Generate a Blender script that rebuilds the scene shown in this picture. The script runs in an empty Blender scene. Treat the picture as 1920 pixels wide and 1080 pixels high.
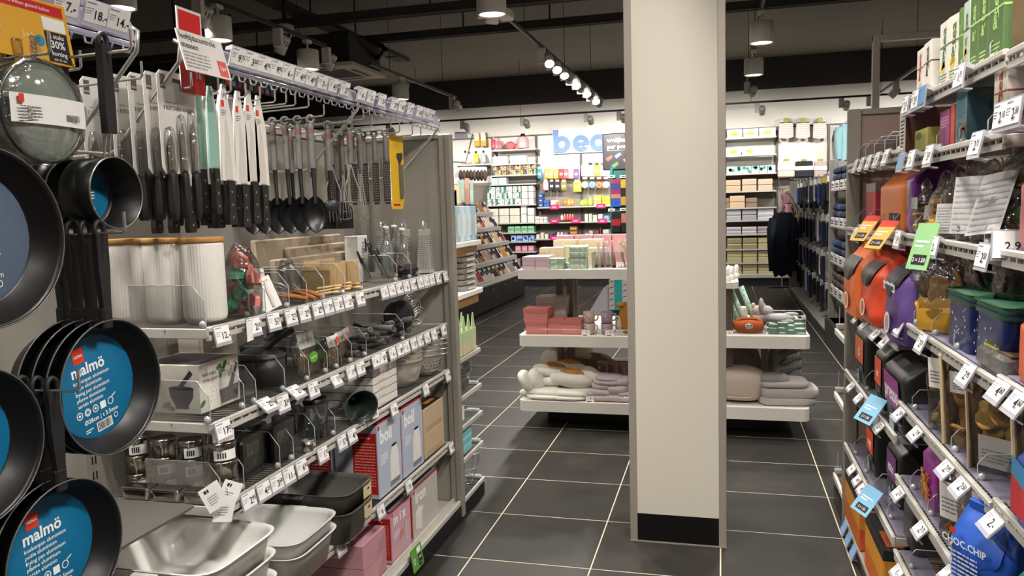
import bpy, bmesh, math, random
from mathutils import Vector, Matrix
SC = bpy.context.scene
COL = SC.collection
PI = math.pi
random.seed(7)
# ------------------------------------------------------------------ camera
CAMH = 1.7136
F = 1483.33
YAW, PITCH, ROLL = -0.26137, -0.09851, -0.02864
_f = Vector((math.sin(YAW)*math.cos(PITCH), math.cos(YAW)*math.cos(PITCH), math.sin(PITCH)))
_r = Vector((math.cos(YAW), -math.sin(YAW), 0)); _u = _r.cross(_f)
CR = math.cos(ROLL)*_r + math.sin(ROLL)*_u
CU = -math.sin(ROLL)*_r + math.cos(ROLL)*_u
CF = _f
cam = bpy.data.cameras.new('camera'); camo = bpy.data.objects.new('camera', cam); COL.objects.link(camo)
m = Matrix((CR, CU, -CF)).transposed().to_4x4(); m.translation = (0, 0, CAMH)
camo.matrix_world = m
cam.sensor_width = 36; cam.lens = 36*F/1920; cam.clip_start = .05; cam.clip_end = 100
SC.camera = camo
# ------------------------------------------------------------------ world, exposure
SC.view_settings.view_transform = 'Standard'; SC.view_settings.look = 'None'
SC.view_settings.gamma = 1; SC.view_settings.use_curve_mapping = False
SC.view_settings.exposure = 0.95
w = bpy.data.worlds.new('world'); SC.world = w; w.use_nodes = True
w.node_tree.nodes['Background'].inputs[0].default_value = (1, .95, .88, 1)
w.node_tree.nodes['Background'].inputs[1].default_value = .02
SC.cycles.use_denoising = True
SC.cycles.max_bounces = 6; SC.cycles.transparent_max_bounces = 24; SC.cycles.sample_clamp_indirect = 4
SC.cycles.caustics_reflective = False; SC.cycles.caustics_refractive = False
PENDANT_W, SPOT_W, WALL_W = 105, 85, 75      # lamp powers in watts
LAMP_COL = (1.0, .945, .885)
# ------------------------------------------------------------------ pixel -> place helpers (1920x1080 frame)
def ray(u, v): return CR*((u-960)/F) + CU*(-(v-540)/F) + CF
def onx(u, v, X): d = ray(u, v); t = X/d.x; return Vector((X, d.y*t, CAMH+d.z*t))
def ony(u, v, Y): d = ray(u, v); t = Y/d.y; return Vector((d.x*t, Y, CAMH+d.z*t))
def onz(u, v, Z): d = ray(u, v); t = (Z-CAMH)/d.z; return Vector((d.x*t, d.y*t, Z))
def pix(P):
    d = Vector(P)-Vector((0, 0, CAMH)); z = d.dot(CF)
    return (960+F*d.dot(CR)/z, 540-F*d.dot(CU)/z) if z > .05 else (-9999, -9999)
# ------------------------------------------------------------------ materials
def lin(c):
    if isinstance(c, str):
        c = c.lstrip('#'); c = [int(c[i:i+2], 16)/255 for i in (0, 2, 4)]
    return tuple((x/12.92 if x <= .04045 else ((x+.055)/1.055)**2.4) for x in c)
_M = {}
def M(col, rough=.5, metal=0, var=.06, scale=40, bump=0, spec=.5, coat=0, trans=0):
    key = (col, rough, metal, var, scale, bump, spec, coat, trans)
    if key in _M: return _M[key]
    m = bpy.data.materials.new('finish_%s' % str(col).strip('#')); m.use_nodes = True
    nt = m.node_tree; b = nt.nodes['Principled BSDF']; c = lin(col)
    b.inputs['Roughness'].default_value = rough; b.inputs['Metallic'].default_value = metal
    b.inputs['Specular IOR Level'].default_value = spec
    if coat: b.inputs['Coat Weight'].default_value = coat; b.inputs['Coat Roughness'].default_value = .1
    if trans: b.inputs['Transmission Weight'].default_value = trans
    tc = nt.nodes.new('ShaderNodeTexCoord'); n = nt.nodes.new('ShaderNodeTexNoise')
    n.inputs['Scale'].default_value = scale; n.inputs['Detail'].default_value = 3
    nt.links.new(tc.outputs['Object'], n.inputs['Vector'])
    mx = nt.nodes.new('ShaderNodeMix'); mx.data_type = 'RGBA'
    mx.inputs[6].default_value = tuple(x*(1-var) for x in c)+(1,)
    mx.inputs[7].default_value = tuple(min(1, x*(1+var)) for x in c)+(1,)
    nt.links.new(n.outputs['Fac'], mx.inputs[0]); nt.links.new(mx.outputs[2], b.inputs['Base Color'])
    if bump:
        bp = nt.nodes.new('ShaderNodeBump'); bp.inputs['Strength'].default_value = bump; bp.inputs['Distance'].default_value = .01
        nt.links.new(n.outputs['Fac'], bp.inputs['Height']); nt.links.new(bp.outputs[0], b.inputs['Normal'])
    m.diffuse_color = c+(1,)
    _M[key] = m; return m
def CLEAR(tint='f4f4f6', fac=.12, rough=.08, bump=0, scale=30, milk=0):
    key = ('clear', tint, fac, rough, bump, scale, milk)
    if key in _M: return _M[key]
    m = bpy.data.materials.new('clear_plastic_%s' % tint); m.use_nodes = True; nt = m.node_tree
    nt.nodes.remove(nt.nodes['Principled BSDF']); out = nt.nodes['Material Output']
    tr = nt.nodes.new('ShaderNodeBsdfTransparent'); tr.inputs[0].default_value = lin(tint)+(1,)
    gl = nt.nodes.new('ShaderNodeBsdfGlossy'); gl.inputs['Roughness'].default_value = rough
    lw = nt.nodes.new('ShaderNodeLayerWeight'); lw.inputs[0].default_value = .35
    ma = nt.nodes.new('ShaderNodeMath'); ma.operation = 'MULTIPLY_ADD'; ma.inputs[1].default_value = .6; ma.inputs[2].default_value = fac; ma.use_clamp = True
    nt.links.new(lw.outputs['Fresnel'], ma.inputs[0])
    mx = nt.nodes.new('ShaderNodeMixShader'); nt.links.new(ma.outputs[0], mx.inputs[0])
    nt.links.new(tr.outputs[0], mx.inputs[1]); nt.links.new(gl.outputs[0], mx.inputs[2])
    last = mx
    tc = nt.nodes.new('ShaderNodeTexCoord'); n = nt.nodes.new('ShaderNodeTexNoise')
    n.inputs['Scale'].default_value = scale; nt.links.new(tc.outputs['Object'], n.inputs['Vector'])
    if bump:
        bp = nt.nodes.new('ShaderNodeBump'); bp.inputs['Strength'].default_value = bump; bp.inputs['Distance'].default_value = .02
        nt.links.new(n.outputs['Fac'], bp.inputs['Height'])
        nt.links.new(bp.outputs[0], gl.inputs['Normal'])
    if milk:
        df = nt.nodes.new('ShaderNodeBsdfDiffuse'); df.inputs[0].default_value = lin(tint)+(1,)
        m2 = nt.nodes.new('ShaderNodeMixShader'); m2.inputs[0].default_value = milk
        nt.links.new(mx.outputs[0], m2.inputs[1]); nt.links.new(df.outputs[0], m2.inputs[2]); last = m2
    nt.links.new(last.outputs[0], out.inputs[0])
    _M[key] = m; return m
def EMIT(col, power):
    key = ('emit', col, power)
    if key in _M: return _M[key]
    m = bpy.data.materials.new('lamp_glow'); m.use_nodes = True; nt = m.node_tree
    b = nt.nodes['Principled BSDF']; b.inputs['Base Color'].default_value = (.8, .8, .8, 1)
    b.inputs['Emission Color'].default_value = lin(col)+(1,); b.inputs['Emission Strength'].default_value = power
    _M[key] = m; return m
# common finishes
CHROME = M('d6d4ce', .26, .8, .03); STEEL = M('b9b6b0', .28, 1, .05); WHITE = M('e9e6df', .45); PAPER = M('f0efec', .6, var=.03)
BLACK = M('121212', .5); DKGREY = M('2b2b2c', .5); GREYMET = M('a9a59c', .42, .35, .04); INK = M('1c1c20', .6); RED = M('c8201e', .5)
LILAC = CLEAR('ecebf3', .08, .15, milk=.35); ACRYL = CLEAR('f7f8f8', .015, .05); EDGE = CLEAR('e8ecec', .3, .2, milk=.38)
FILM = CLEAR('f2f2f0', .10, .12, bump=.7, scale=38); SHELFMET = M('cfccc4', .35, .25, .04)
# ------------------------------------------------------------------ mesh building
class MB:
    def __init__(s): s.v = []; s.f = []; s.sm = []
    def add(s, vs, fs, smooth=False):
        n = len(s.v); s.v += [tuple(p) for p in vs]
        s.f += [tuple(i+n for i in f) for f in fs]; s.sm += [smooth]*len(fs); return s
    def box(s, x0, y0, z0, x1, y1, z1, bev=0):
        if x0 > x1: x0, x1 = x1, x0
        if y0 > y1: y0, y1 = y1, y0
        if z0 > z1: z0, z1 = z1, z0
        if not bev:
            return s.add([(x0, y0, z0), (x1, y0, z0), (x1, y1, z0), (x0, y1, z0), (x0, y0, z1), (x1, y0, z1), (x1, y1, z1), (x0, y1, z1)],
                         [(0, 3, 2, 1), (4, 5, 6, 7), (0, 1, 5, 4), (1, 2, 6, 5), (2, 3, 7, 6), (3, 0, 4, 7)])
        b = min(bev, (x1-x0)*.49, (y1-y0)*.49, (z1-z0)*.49)
        vs = []; idx = {}
        for i in (0, 1):
            for j in (0, 1):
                for k in (0, 1):
                    c = ((x0, x1)[i], (y0, y1)[j], (z0, z1)[k]); d = (b*(1-2*i), b*(1-2*j), b*(1-2*k))
                    for a in range(3):
                        p = [c[q]+(d[q] if q != a else 0) for q in range(3)]
                        idx[(i, j, k, a)] = len(vs); vs.append(p)
        fs = []
        for i in (0, 1): fs.append([idx[(i, j, k, 0)] for j, k in ((0, 0), (1, 0), (1, 1), (0, 1))])
        for j in (0, 1): fs.append([idx[(i, j, k, 1)] for i, k in ((0, 0), (1, 0), (1, 1), (0, 1))])
        for k in (0, 1): fs.append([idx[(i, j, k, 2)] for i, j in ((0, 0), (1, 0), (1, 1), (0, 1))])
        for p in (0, 1):
            for q in (0, 1):
                fs.append([idx[(p, q, 0, 0)], idx[(p, q, 1, 0)], idx[(p, q, 1, 1)], idx[(p, q, 0, 1)]])
                fs.append([idx[(p, 0, q, 0)], idx[(p, 1, q, 0)], idx[(p, 1, q, 2)], idx[(p, 0, q, 2)]])
                fs.append([idx[(0, p, q, 1)], idx[(1, p, q, 1)], idx[(1, p, q, 2)], idx[(0, p, q, 2)]])
        for i in (0, 1):
            for j in (0, 1):
                for k in (0, 1): fs.append([idx[(i, j, k, a)] for a in range(3)])
        # orient outward
        c = Vector(((x0+x1)/2, (y0+y1)/2, (z0+z1)/2)); o = []
        for f in fs:
            P = [Vector(vs[i]) for i in f]; nrm = (P[1]-P[0]).cross(P[2]-P[0])
            o.append(f if nrm.dot(sum(P, Vector())/len(P)-c) > 0 else f[::-1])
        return s.add(vs, o)
    def cyl(s, p0, p1, r0, r1=None, n=12, cap=True):
        r1 = r0 if r1 is None else r1; p0 = Vector(p0); p1 = Vector(p1); d = (p1-p0).normalized()
        a = d.orthogonal().normalized(); b = d.cross(a); k = len(s.v)
        vs = [p0+(a*math.cos(2*PI*i/n)+b*math.sin(2*PI*i/n))*r0 for i in range(n)]+[p1+(a*math.cos(2*PI*i/n)+b*math.sin(2*PI*i/n))*r1 for i in range(n)]
        s.add(vs, [(i, (i+1) % n, n+(i+1) % n, n+i) for i in range(n)], True)
        if cap: s.add([vs[i] for i in range(n)], [tuple(range(n))[::-1]]); s.add([vs[n+i] for i in range(n)], [tuple(range(n))])
        return s
    def tube(s, pts, r, n=6, closed=False, cap=True):
        P = [Vector(p) for p in pts]; L = len(P); rr = r if isinstance(r, (list, tuple)) else [r]*L
        rings = []; a = None
        for i in range(L):
            if closed: t = P[(i+1) % L]-P[i-1]
            else: t = P[min(i+1, L-1)]-P[max(i-1, 0)]
            t = t.normalized() if t.length > 1e-9 else Vector((0, 0, 1))
            if a is None: a = t.orthogonal().normalized()
            else:
                a = a-t*a.dot(t); a = a.normalized() if a.length > 1e-6 else t.orthogonal().normalized()
            b = t.cross(a)
            rings.append([P[i]+(a*math.cos(2*PI*k/n)+b*math.sin(2*PI*k/n))*rr[i] for k in range(n)])
        vs = [p for R in rings for p in R]; fs = []
        for i in range(L if closed else L-1):
            j = (i+1) % L
            for k in range(n): fs.append((i*n+k, i*n+(k+1) % n, j*n+(k+1) % n, j*n+k))
        s.add(vs, fs, True)
        if cap and not closed: s.add(rings[0], [tuple(range(n))[::-1]]); s.add(rings[-1], [tuple(range(n))])
        return s
    def lathe(s, prof, o=(0, 0, 0), ax='z', n=28, cap0=False, cap1=False, rf=None):
        o = Vector(o); E = {'z': (Vector((1, 0, 0)), Vector((0, 1, 0)), Vector((0, 0, 1))), 'x': (Vector((0, 1, 0)), Vector((0, 0, 1)), Vector((1, 0, 0))), 'y': (Vector((0, 0, 1)), Vector((1, 0, 0)), Vector((0, 1, 0)))}[ax]
        vs = []
        for r, z in prof:
            for i in range(n):
                t = 2*PI*i/n; q = r*(rf(t, z) if rf else 1)
                vs.append(o+E[0]*q*math.cos(t)+E[1]*q*math.sin(t)+E[2]*z)
        fs = [(a*n+i, a*n+(i+1) % n, (a+1)*n+(i+1) % n, (a+1)*n+i) for a in range(len(prof)-1) for i in range(n)]
        s.add(vs, fs, True)
        if cap0: s.add(vs[:n], [tuple(range(n))[::-1]])
        if cap1: s.add(vs[-n:], [tuple(range(n))])
        return s
    def prism(s, poly, o, ex, ey, ez, t):
        """polygon in (ex,ey) plane at o, extruded t along ez"""
        o = Vector(o); ex = Vector(ex); ey = Vector(ey); ez = Vector(ez); n = len(poly)
        A = [o+ex*a+ey*b for a, b in poly]; B = [p+ez*t for p in A]
        s.add(A+B, [tuple(range(n))[::-1], tuple(range(n, 2*n))]+[(i, (i+1) % n, n+(i+1) % n, n+i) for i in range(n)])
        return s
    def quad(s, a, b, c, d): return s.add([a, b, c, d], [(0, 1, 2, 3)])
    def grid(s, fn, nu, nv, smooth=True, closeu=False):
        vs = [fn(i/(nu if closeu else nu-1), j/(nv-1)) for j in range(nv) for i in range(nu)]
        fs = [(j*nu+i, j*nu+(i+1) % nu, (j+1)*nu+(i+1) % nu, (j+1)*nu+i) for j in range(nv-1) for i in range(nu if closeu else nu-1)]
        return s.add(vs, fs, smooth)
    def blob(s, c, r, n=12, m=8, wob=0, seed=0, p=1):
        """ellipsoid / superellipsoid with wobble"""
        R = random.Random(seed); ph = [R.uniform(0, 6.28) for _ in range(6)]
        def sg(x, e): return math.copysign(abs(x)**e, x)
        def fn(u, v):
            a = 2*PI*u; b = PI*(v-.5)
            k = 1+wob*(math.sin(3*a+ph[0]+2*b)+math.sin(5*a+ph[1]-3*b)+math.sin(4*b+ph[2]+2*a))/2
            return (c[0]+r[0]*k*sg(math.cos(a), p)*sg(math.cos(b), p), c[1]+r[1]*k*sg(math.sin(a), p)*sg(math.cos(b), p), c[2]+r[2]*k*sg(math.sin(b), p))
        return s.grid(fn, n, m, True, True)
    def xf(s, mat, start=0):
        for i in range(start, len(s.v)): s.v[i] = tuple(mat @ Vector(s.v[i]))
        return s
    def mesh(s, name, mat):
        me = bpy.data.meshes.new(name); me.from_pydata(s.v, [], s.f); me.polygons.foreach_set('use_smooth', s.sm)
        me.materials.append(mat); me.update(); return me
    def build(s, name, mat, parent=None, loc=None, rot=None, smooth=None):
        if smooth is not None: s.sm = [smooth]*len(s.f)
        return link(name, s.mesh(name, mat), parent, loc, rot)
def link(name, me, parent=None, loc=None, rot=None, mtx=None):
    o = bpy.data.objects.new(name, me); COL.objects.link(o)
    if parent is not None: o.parent = parent
    if mtx is not None: o.matrix_basis = mtx
    else:
        if loc is not None: o.location = loc
        if rot is not None: o.rotation_euler = rot
    return o
def tag(o, label, cat, group=None, kind=None):
    o['label'] = label; o['category'] = cat
    if group: o['group'] = group
    if kind: o['kind'] = kind
    return o
def thing(name, label, cat, loc=(0, 0, 0), rot=(0, 0, 0), group=None):
    o = bpy.data.objects.new(name, None); COL.objects.link(o); o.empty_display_size = .05
    o.location = loc; o.rotation_euler = rot
    return tag(o, label, cat, group)
def struct(o, label=None, cat=None):
    o['kind'] = 'structure'
    if label: o['label'] = label
    if cat: o['category'] = cat
    return o
_KIDS = {}
def dup(root, loc=None, rot=None, label=None, group=None):
    """copy of a thing with copies of its parts and sub-parts"""
    r = root.copy(); COL.objects.link(r)
    if loc is not None: r.location = loc
    if rot is not None: r.rotation_euler = rot
    if label: r['label'] = label
    if group: r['group'] = group
    if root not in _KIDS:
        _KIDS[root] = [(c, [g for g in c.children]) for c in root.children]
    for ch, gs in _KIDS[root]:
        c = ch.copy(); COL.objects.link(c); c.parent = r
        for g in gs:
            d = g.copy(); COL.objects.link(d); d.parent = c
    return r
ORD = ['', 'first', 'second', 'third', 'fourth', 'fifth', 'sixth', 'seventh', 'eighth', 'ninth', 'tenth', 'eleventh', 'twelfth', 'thirteenth', 'fourteenth', 'fifteenth', 'sixteenth', 'seventeenth', 'eighteenth', 'nineteenth', 'twentieth', 'twenty-first', 'twenty-second', 'twenty-third', 'twenty-fourth', 'twenty-fifth', 'twenty-sixth', 'twenty-seventh', 'twenty-eighth', 'twenty-ninth', 'thirtieth']
def ordn(n): return ORD[n] if n < len(ORD) else 'number %d' % n
# ------------------------------------------------------------------ lettering (flat print)
_T = {}
def text_mesh(s, mat, bold=0, align='CENTER'):
    key = (s, mat.name, bold, align)
    if key in _T: return _T[key]
    c = bpy.data.curves.new('lettering', 'FONT'); c.body = s; c.size = 1; c.align_x = align; c.align_y = 'CENTER'
    c.resolution_u = 2; c.offset = bold; c.fill_mode = 'FRONT'; c.space_line = .9
    o = bpy.data.objects.new('lettering', c); COL.objects.link(o)
    dg = bpy.context.evaluated_depsgraph_get(); me = bpy.data.meshes.new_from_object(o.evaluated_get(dg))
    bpy.data.objects.remove(o); bpy.data.curves.remove(c)
    me.materials.clear(); me.materials.append(mat); _T[key] = me; return me
def txt(parent, s, pos, right, up, size, mat=None, bold=.015, align='CENTER', sx=1, name='lettering'):
    r = Vector(right).normalized(); u = Vector(up); u = (u-r*u.dot(r)).normalized(); n = r.cross(u)
    m = Matrix((r*size*sx, u*size, n*size)).transposed().to_4x4(); m.translation = pos
    return link(name, text_mesh(s, mat or INK, bold, align), parent, mtx=m)
class Print:
    """flat print on one face: origin o, right r, up u (unit), normal n; coordinates in metres; each colour its own thin mesh"""
    def __init__(s, parent, o, r, u, eps=.0004):
        s.p = parent; s.o = Vector(o); s.r = Vector(r).normalized(); s.u = Vector(u).normalized(); s.n = s.r.cross(s.u); s.e = eps; s.k = 1; s.b = {}
    def pt(s, x, y, k=None): return s.o+s.r*x+s.u*y+s.n*(s.e*(s.k if k is None else k))
    def poly(s, pts, mat):
        b = s.b.setdefault(mat.name, (MB(), mat))[0]; b.add([s.pt(x, y) for x, y in pts], [tuple(range(len(pts)))]); return s
    def rect(s, x0, y0, x1, y1, mat): return s.poly([(x0, y0), (x1, y0), (x1, y1), (x0, y1)], mat)
    def disc(s, x, y, a, mat, b=None, n=16, rot=0):
        b = b or a; c, q = math.cos(rot), math.sin(rot)
        return s.poly([(x+a*math.cos(2*PI*i/n)*c-b*math.sin(2*PI*i/n)*q, y+a*math.cos(2*PI*i/n)*q+b*math.sin(2*PI*i/n)*c) for i in range(n)], mat)
    def ring(s, x, y, r, t, mat, n=14):
        b = s.b.setdefault(mat.name, (MB(), mat))[0]
        for i in range(n):
            a0, a1 = 2*PI*i/n, 2*PI*(i+1)/n
            b.add([s.pt(x+r*math.cos(a0), y+r*math.sin(a0)), s.pt(x+r*math.cos(a1), y+r*math.sin(a1)), s.pt(x+(r-t)*math.cos(a1), y+(r-t)*math.sin(a1)), s.pt(x+(r-t)*math.cos(a0), y+(r-t)*math.sin(a0))], [(0, 1, 2, 3)])
        return s
    def lines(s, x0, y0, x1, y1, n, mat, seed=1, fill=.45):
        """n rows of tiny greeked text as short bars"""
        R = random.Random(seed); hh = (y1-y0)/n
        for i in range(n):
            x = x0; end = x0+(x1-x0)*(1 if i < n-1 else R.uniform(.4, .9))
            while x < end-.001:
                w = min(end-x, (x1-x0)*R.uniform(.08, .3)); y = y1-hh*(i+.75); s.rect(x, y, x+w, y+hh*fill, mat); x += w+(x1-x0)*.03
        return s
    def barcode(s, x0, y0, x1, y1, seed=1, back=True):
        if back: s.rect(x0, y0, x1, y1, PAPER); s.flush('barcode_patch')
        R = random.Random(seed); x = x0+(x1-x0)*.06
        while x < x1-(x1-x0)*.08:
            w = (x1-x0)*R.choice((.02, .035, .05)); s.rect(x, y0+(y1-y0)*.12, x+w, y1-(y1-y0)*.08, INK); x += w+(x1-x0)*R.choice((.02, .035))
        return s
    def up_layer(s): s.k += 1; return s
    def flush(s, name='print'):
        for b, mat in s.b.values():
            b.build(name, mat, s.p)
        s.b = {}; s.k += 1; return s
    def text(s, t, x, y, size, mat=None, bold=.015, align='CENTER', rot=0, sx=1):
        c, q = math.cos(rot), math.sin(rot)
        return txt(s.p, t, s.pt(x, y, s.k+.5), s.r*c+s.u*q, s.u*c-s.r*q, size, mat, bold, align, sx)
FACES = {'-y': ((0, 0, 0), (1, 0, 0)), '+x': ((1, 0, 0), (0, 1, 0)), '-x': ((0, 1, 0), (0, -1, 0)), '+y': ((1, 1, 0), (-1, 0, 0)), '+z': ((0, 0, 1), (1, 0, 0))}
def face(parent, f, dx, dy, dz, eps=.0004, ctr=True):
    """Print on a face of a box whose base is centred on the parent's origin"""
    o, r = FACES[f]; o = Vector((o[0]*dx, o[1]*dy, o[2]*dz))
    if ctr: o -= Vector((dx/2, dy/2, 0))
    return Print(parent, o, r, (0, 1, 0) if f == '+z' else (0, 0, 1), eps)
def carton(name, label, cat, loc, dims, col, rotz=0, group=None, rough=.45, bev=.0015, mat=None, lid=None, body='body'):
    """a closed box as a thing: body (and lid); origin at the centre of its base"""
    t = thing(name, label, cat, loc, (0, 0, rotz), group); dx, dy, dz = dims
    MB().box(-dx/2, -dy/2, 0, dx/2, dy/2, dz, bev).build(body, mat or M(col, rough), t)
    if lid:
        hgt, lc = lid; MB().box(-dx/2-.002, -dy/2-.002, dz-hgt, dx/2+.002, dy/2+.002, dz+.002, bev).build('lid', M(lc, rough), t)
    return t
# ================================================================== ROOM
X0, Y0, TW, TD = -1.21216, 3.58552, .6, .588
def slate():
    m = bpy.data.materials.new('dark_slate_tile'); m.use_nodes = True; nt = m.node_tree; b = nt.nodes['Principled BSDF']
    tc = nt.nodes.new('ShaderNodeTexCoord'); oi = nt.nodes.new('ShaderNodeObjectInfo')
    geo = nt.nodes.new('ShaderNodeNewGeometry')
    n1 = nt.nodes.new('ShaderNodeTexNoise'); n1.inputs['Scale'].default_value = 3.2; n1.inputs['Detail'].default_value = 8; n1.inputs['Roughness'].default_value = .62
    n2 = nt.nodes.new('ShaderNodeTexNoise'); n2.inputs['Scale'].default_value = 60; n2.inputs['Detail'].default_value = 4
    nt.links.new(geo.outputs['Position'], n1.inputs['Vector']); nt.links.new(geo.outputs['Position'], n2.inputs['Vector'])
    cr = nt.nodes.new('ShaderNodeValToRGB'); e = cr.color_ramp.elements
    e[0].position = .25; e[0].color = lin('242322')+(1,); e[1].position = .8; e[1].color = lin('413d37')+(1,)
    k = e.new(.55); k.color = lin('2f2d29')+(1,)
    ad = nt.nodes.new('ShaderNodeMath'); ad.operation = 'MULTIPLY_ADD'; ad.inputs[1].default_value = .16; nt.links.new(oi.outputs['Random'], ad.inputs[0])
    sb = nt.nodes.new('ShaderNodeMath'); sb.operation = 'SUBTRACT'; sb.inputs[1].default_value = .08; nt.links.new(n1.outputs['Fac'], sb.inputs[0]); nt.links.new(sb.outputs[0], ad.inputs[2])
    nt.links.new(ad.outputs[0], cr.inputs[0]); nt.links.new(cr.outputs[0], b.inputs['Base Color'])
    rr = nt.nodes.new('ShaderNodeMapRange'); rr.inputs['To Min'].default_value = .42; rr.inputs['To Max'].default_value = .62; b.inputs['Specular IOR Level'].default_value = .28
    nt.links.new(n1.outputs['Fac'], rr.inputs['Value']); nt.links.new(rr.outputs[0], b.inputs['Roughness'])
    bp = nt.nodes.new('ShaderNodeBump'); bp.inputs['Strength'].default_value = .12; bp.inputs['Distance'].default_value = .004
    nt.links.new(n2.outputs['Fac'], bp.inputs['Height']); nt.links.new(bp.outputs[0], b.inputs['Normal'])
    return m
SLATE = slate(); GROUT = M('d8cdb4', .8, var=.12, scale=30)
floor = struct(MB().box(-16, -4, -.1, 6, 17.7, -.0009).build('floor', GROUT), 'dark slate tiled shop floor with pale joints', 'floor')
cells = []
for i in range(-25, 13):
    for j in range(-13, 25):
        cx, cy = X0+(i+.5)*TW, Y0+(j+.5)*TD
        if not (-16 < cx-.3 and cx+.3 < 6 and -4 < cy-.3 and cy+.3 < 17.7): continue
        vis = any(0 <= pix((cx+a, cy+b, 0))[0] <= 1920 and 0 <= pix((cx+a, cy+b, 0))[1] <= 1080 for a in (-.3, 0, .3) for b in (-.29, 0, .29))
        hid = cx < -1.45 and cy < 4.4 or cx > .66 and cy < 4.5
        cells.append((0 if vis and not hid else 1, math.hypot(cx, cy), cx, cy))
cells.sort(); g = .0032
tme = MB().box(-TW/2+g, -TD/2+g, -.01, TW/2-g, TD/2-g, 0, .0007).mesh('tile', SLATE)
rest = MB()
for k, (h_, d_, cx, cy) in enumerate(cells):
    if k < 300 and h_ == 0: link('tile', tme, floor, (cx, cy, 0))
    else: rest.box(cx-TW/2+g, cy-TD/2+g, -.01, cx+TW/2-g, cy+TD/2-g, 0)
r_ = rest.build('tile_field', SLATE, floor); r_['kind'] = 'stuff'
WALLW = M('dedbd3', .7, var=.03, scale=4); CEIL = M('80796e', .9, var=.1, scale=2); CBLK = M('3a3735', .8, var=.1, scale=6)
YB = 17.62
wb = struct(MB().box(-16, YB, 0, 6, YB+.15, 4.06).build('wall_back', WALLW), 'white back wall above the beauty shelves', 'wall')
MB().box(-16, YB-.04, 4.06, 6, YB+.15, 4.7).build('upper_band', CBLK, wb)
struct(MB().box(-16.15, -4, 0, -16, YB, 4.7).build('wall_left', WALLW), 'white side wall of the shop far over', 'wall')
struct(MB().box(6, -4, 0, 6.15, YB, 4.7).build('wall_right', WALLW), 'white side wall beyond the sock racks', 'wall')
struct(MB().box(-16, -4.15, 0, 6, -4, 4.7).build('wall_front', WALLW), 'white shop wall behind the viewpoint', 'wall')
ce = struct(MB().box(-16, -4, 4.7, 6, YB, 4.85).build('ceiling', CEIL), 'dark painted concrete ceiling with exposed services', 'ceiling')
# clad column
COLX0, COLX1, COLY = -.461, .017, 3.945
cl = struct(thing('column', 'square off-white clad column with grey corner strips and black plinth', 'column', (0, 0, 0)))
MB().box(COLX0+.004, COLY+.004, .13, COLX1-.004, COLY+.47, 4.7).build('cladding', M('d6d0c2', .55, var=.02, scale=3), cl)
TR = M('a8a196', .4, .3, .03)
for x0, x1 in ((COLX0, COLX0+.037), (COLX1-.037, COLX1)):
    for y0, y1 in ((COLY, COLY+.037), (COLY+.437, COLY+.474)):
        MB().box(x0, y0, .004, x1, y1, 4.7, .002).build('corner_strip', TR, cl)
MB().box(COLX0+.037, COLY+.002, .006, COLX1-.037, COLY+.01, .148).build('plinth', M('060606', .35), cl)
MB().box(COLX0+.002, COLY+.012, .006, COLX0+.01, COLY+.46, .148).build('plinth', M('060606', .35), cl)
MB().box(COLX0, COLY-.004, 0, COLX1, COLY+.478, .006).build('base_strip', TR, cl)
# ------------------------------------------------------------------ lamps
LWH = M('dddad3', .45, var=.02); GLOW = EMIT('fff1dc', 14); GLOWH = EMIT('fff4e6', 30)
def light(parent, kind, loc, watt, size=1.6, blend=.6, aim=None, rad=.06):
    l = bpy.data.lights.new('lamp_light', kind); l.energy = watt; l.color = LAMP_COL; l.shadow_soft_size = rad
    if kind == 'SPOT': l.spot_size = size; l.spot_blend = blend
    o = bpy.data.objects.new('lamp_light', l); COL.objects.link(o); o.parent = parent; o.location = loc
    if aim is not None: o.rotation_euler = Vector(aim).to_track_quat('-Z', 'Y').to_euler()
    return o
def pendant(x, y, z=3.2, label='', watt=None):
    t = thing('pendant_lamp', label, 'lamp', (x, y, z), group='white cylinder pendant lamps')
    R = .11
    MB().lathe([(R-.012, .018), (R-.004, 0), (R, .004), (R, .19), (R-.006, .197), (.03, .2), (0.001, .2)], n=28).build('housing', LWH, t)
    MB().lathe([(.001, .02), (R-.012, .02)], n=24).build('diffuser', GLOW, t)
    gr = MB()
    for k in range(-4, 5):
        a = math.sqrt(max(0, (R-.014)**2-(k*.021)**2)); gr.box(-a, k*.021-.0015, .008, a, k*.021+.0015, .018)
    gr.build('louvre', M('e5e2dc', .4), t)
    MB().cyl((0, 0, .2), (0, 0, .28), .012, n=10).box(-.03, -.05, .265, .03, .05, .299, .004).build('mount', LWH, t)
    light(t, 'SPOT', (0, 0, -.02), watt or PENDANT_W, 2.35, .8, (0, 0, -1), .1)
    return t
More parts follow.
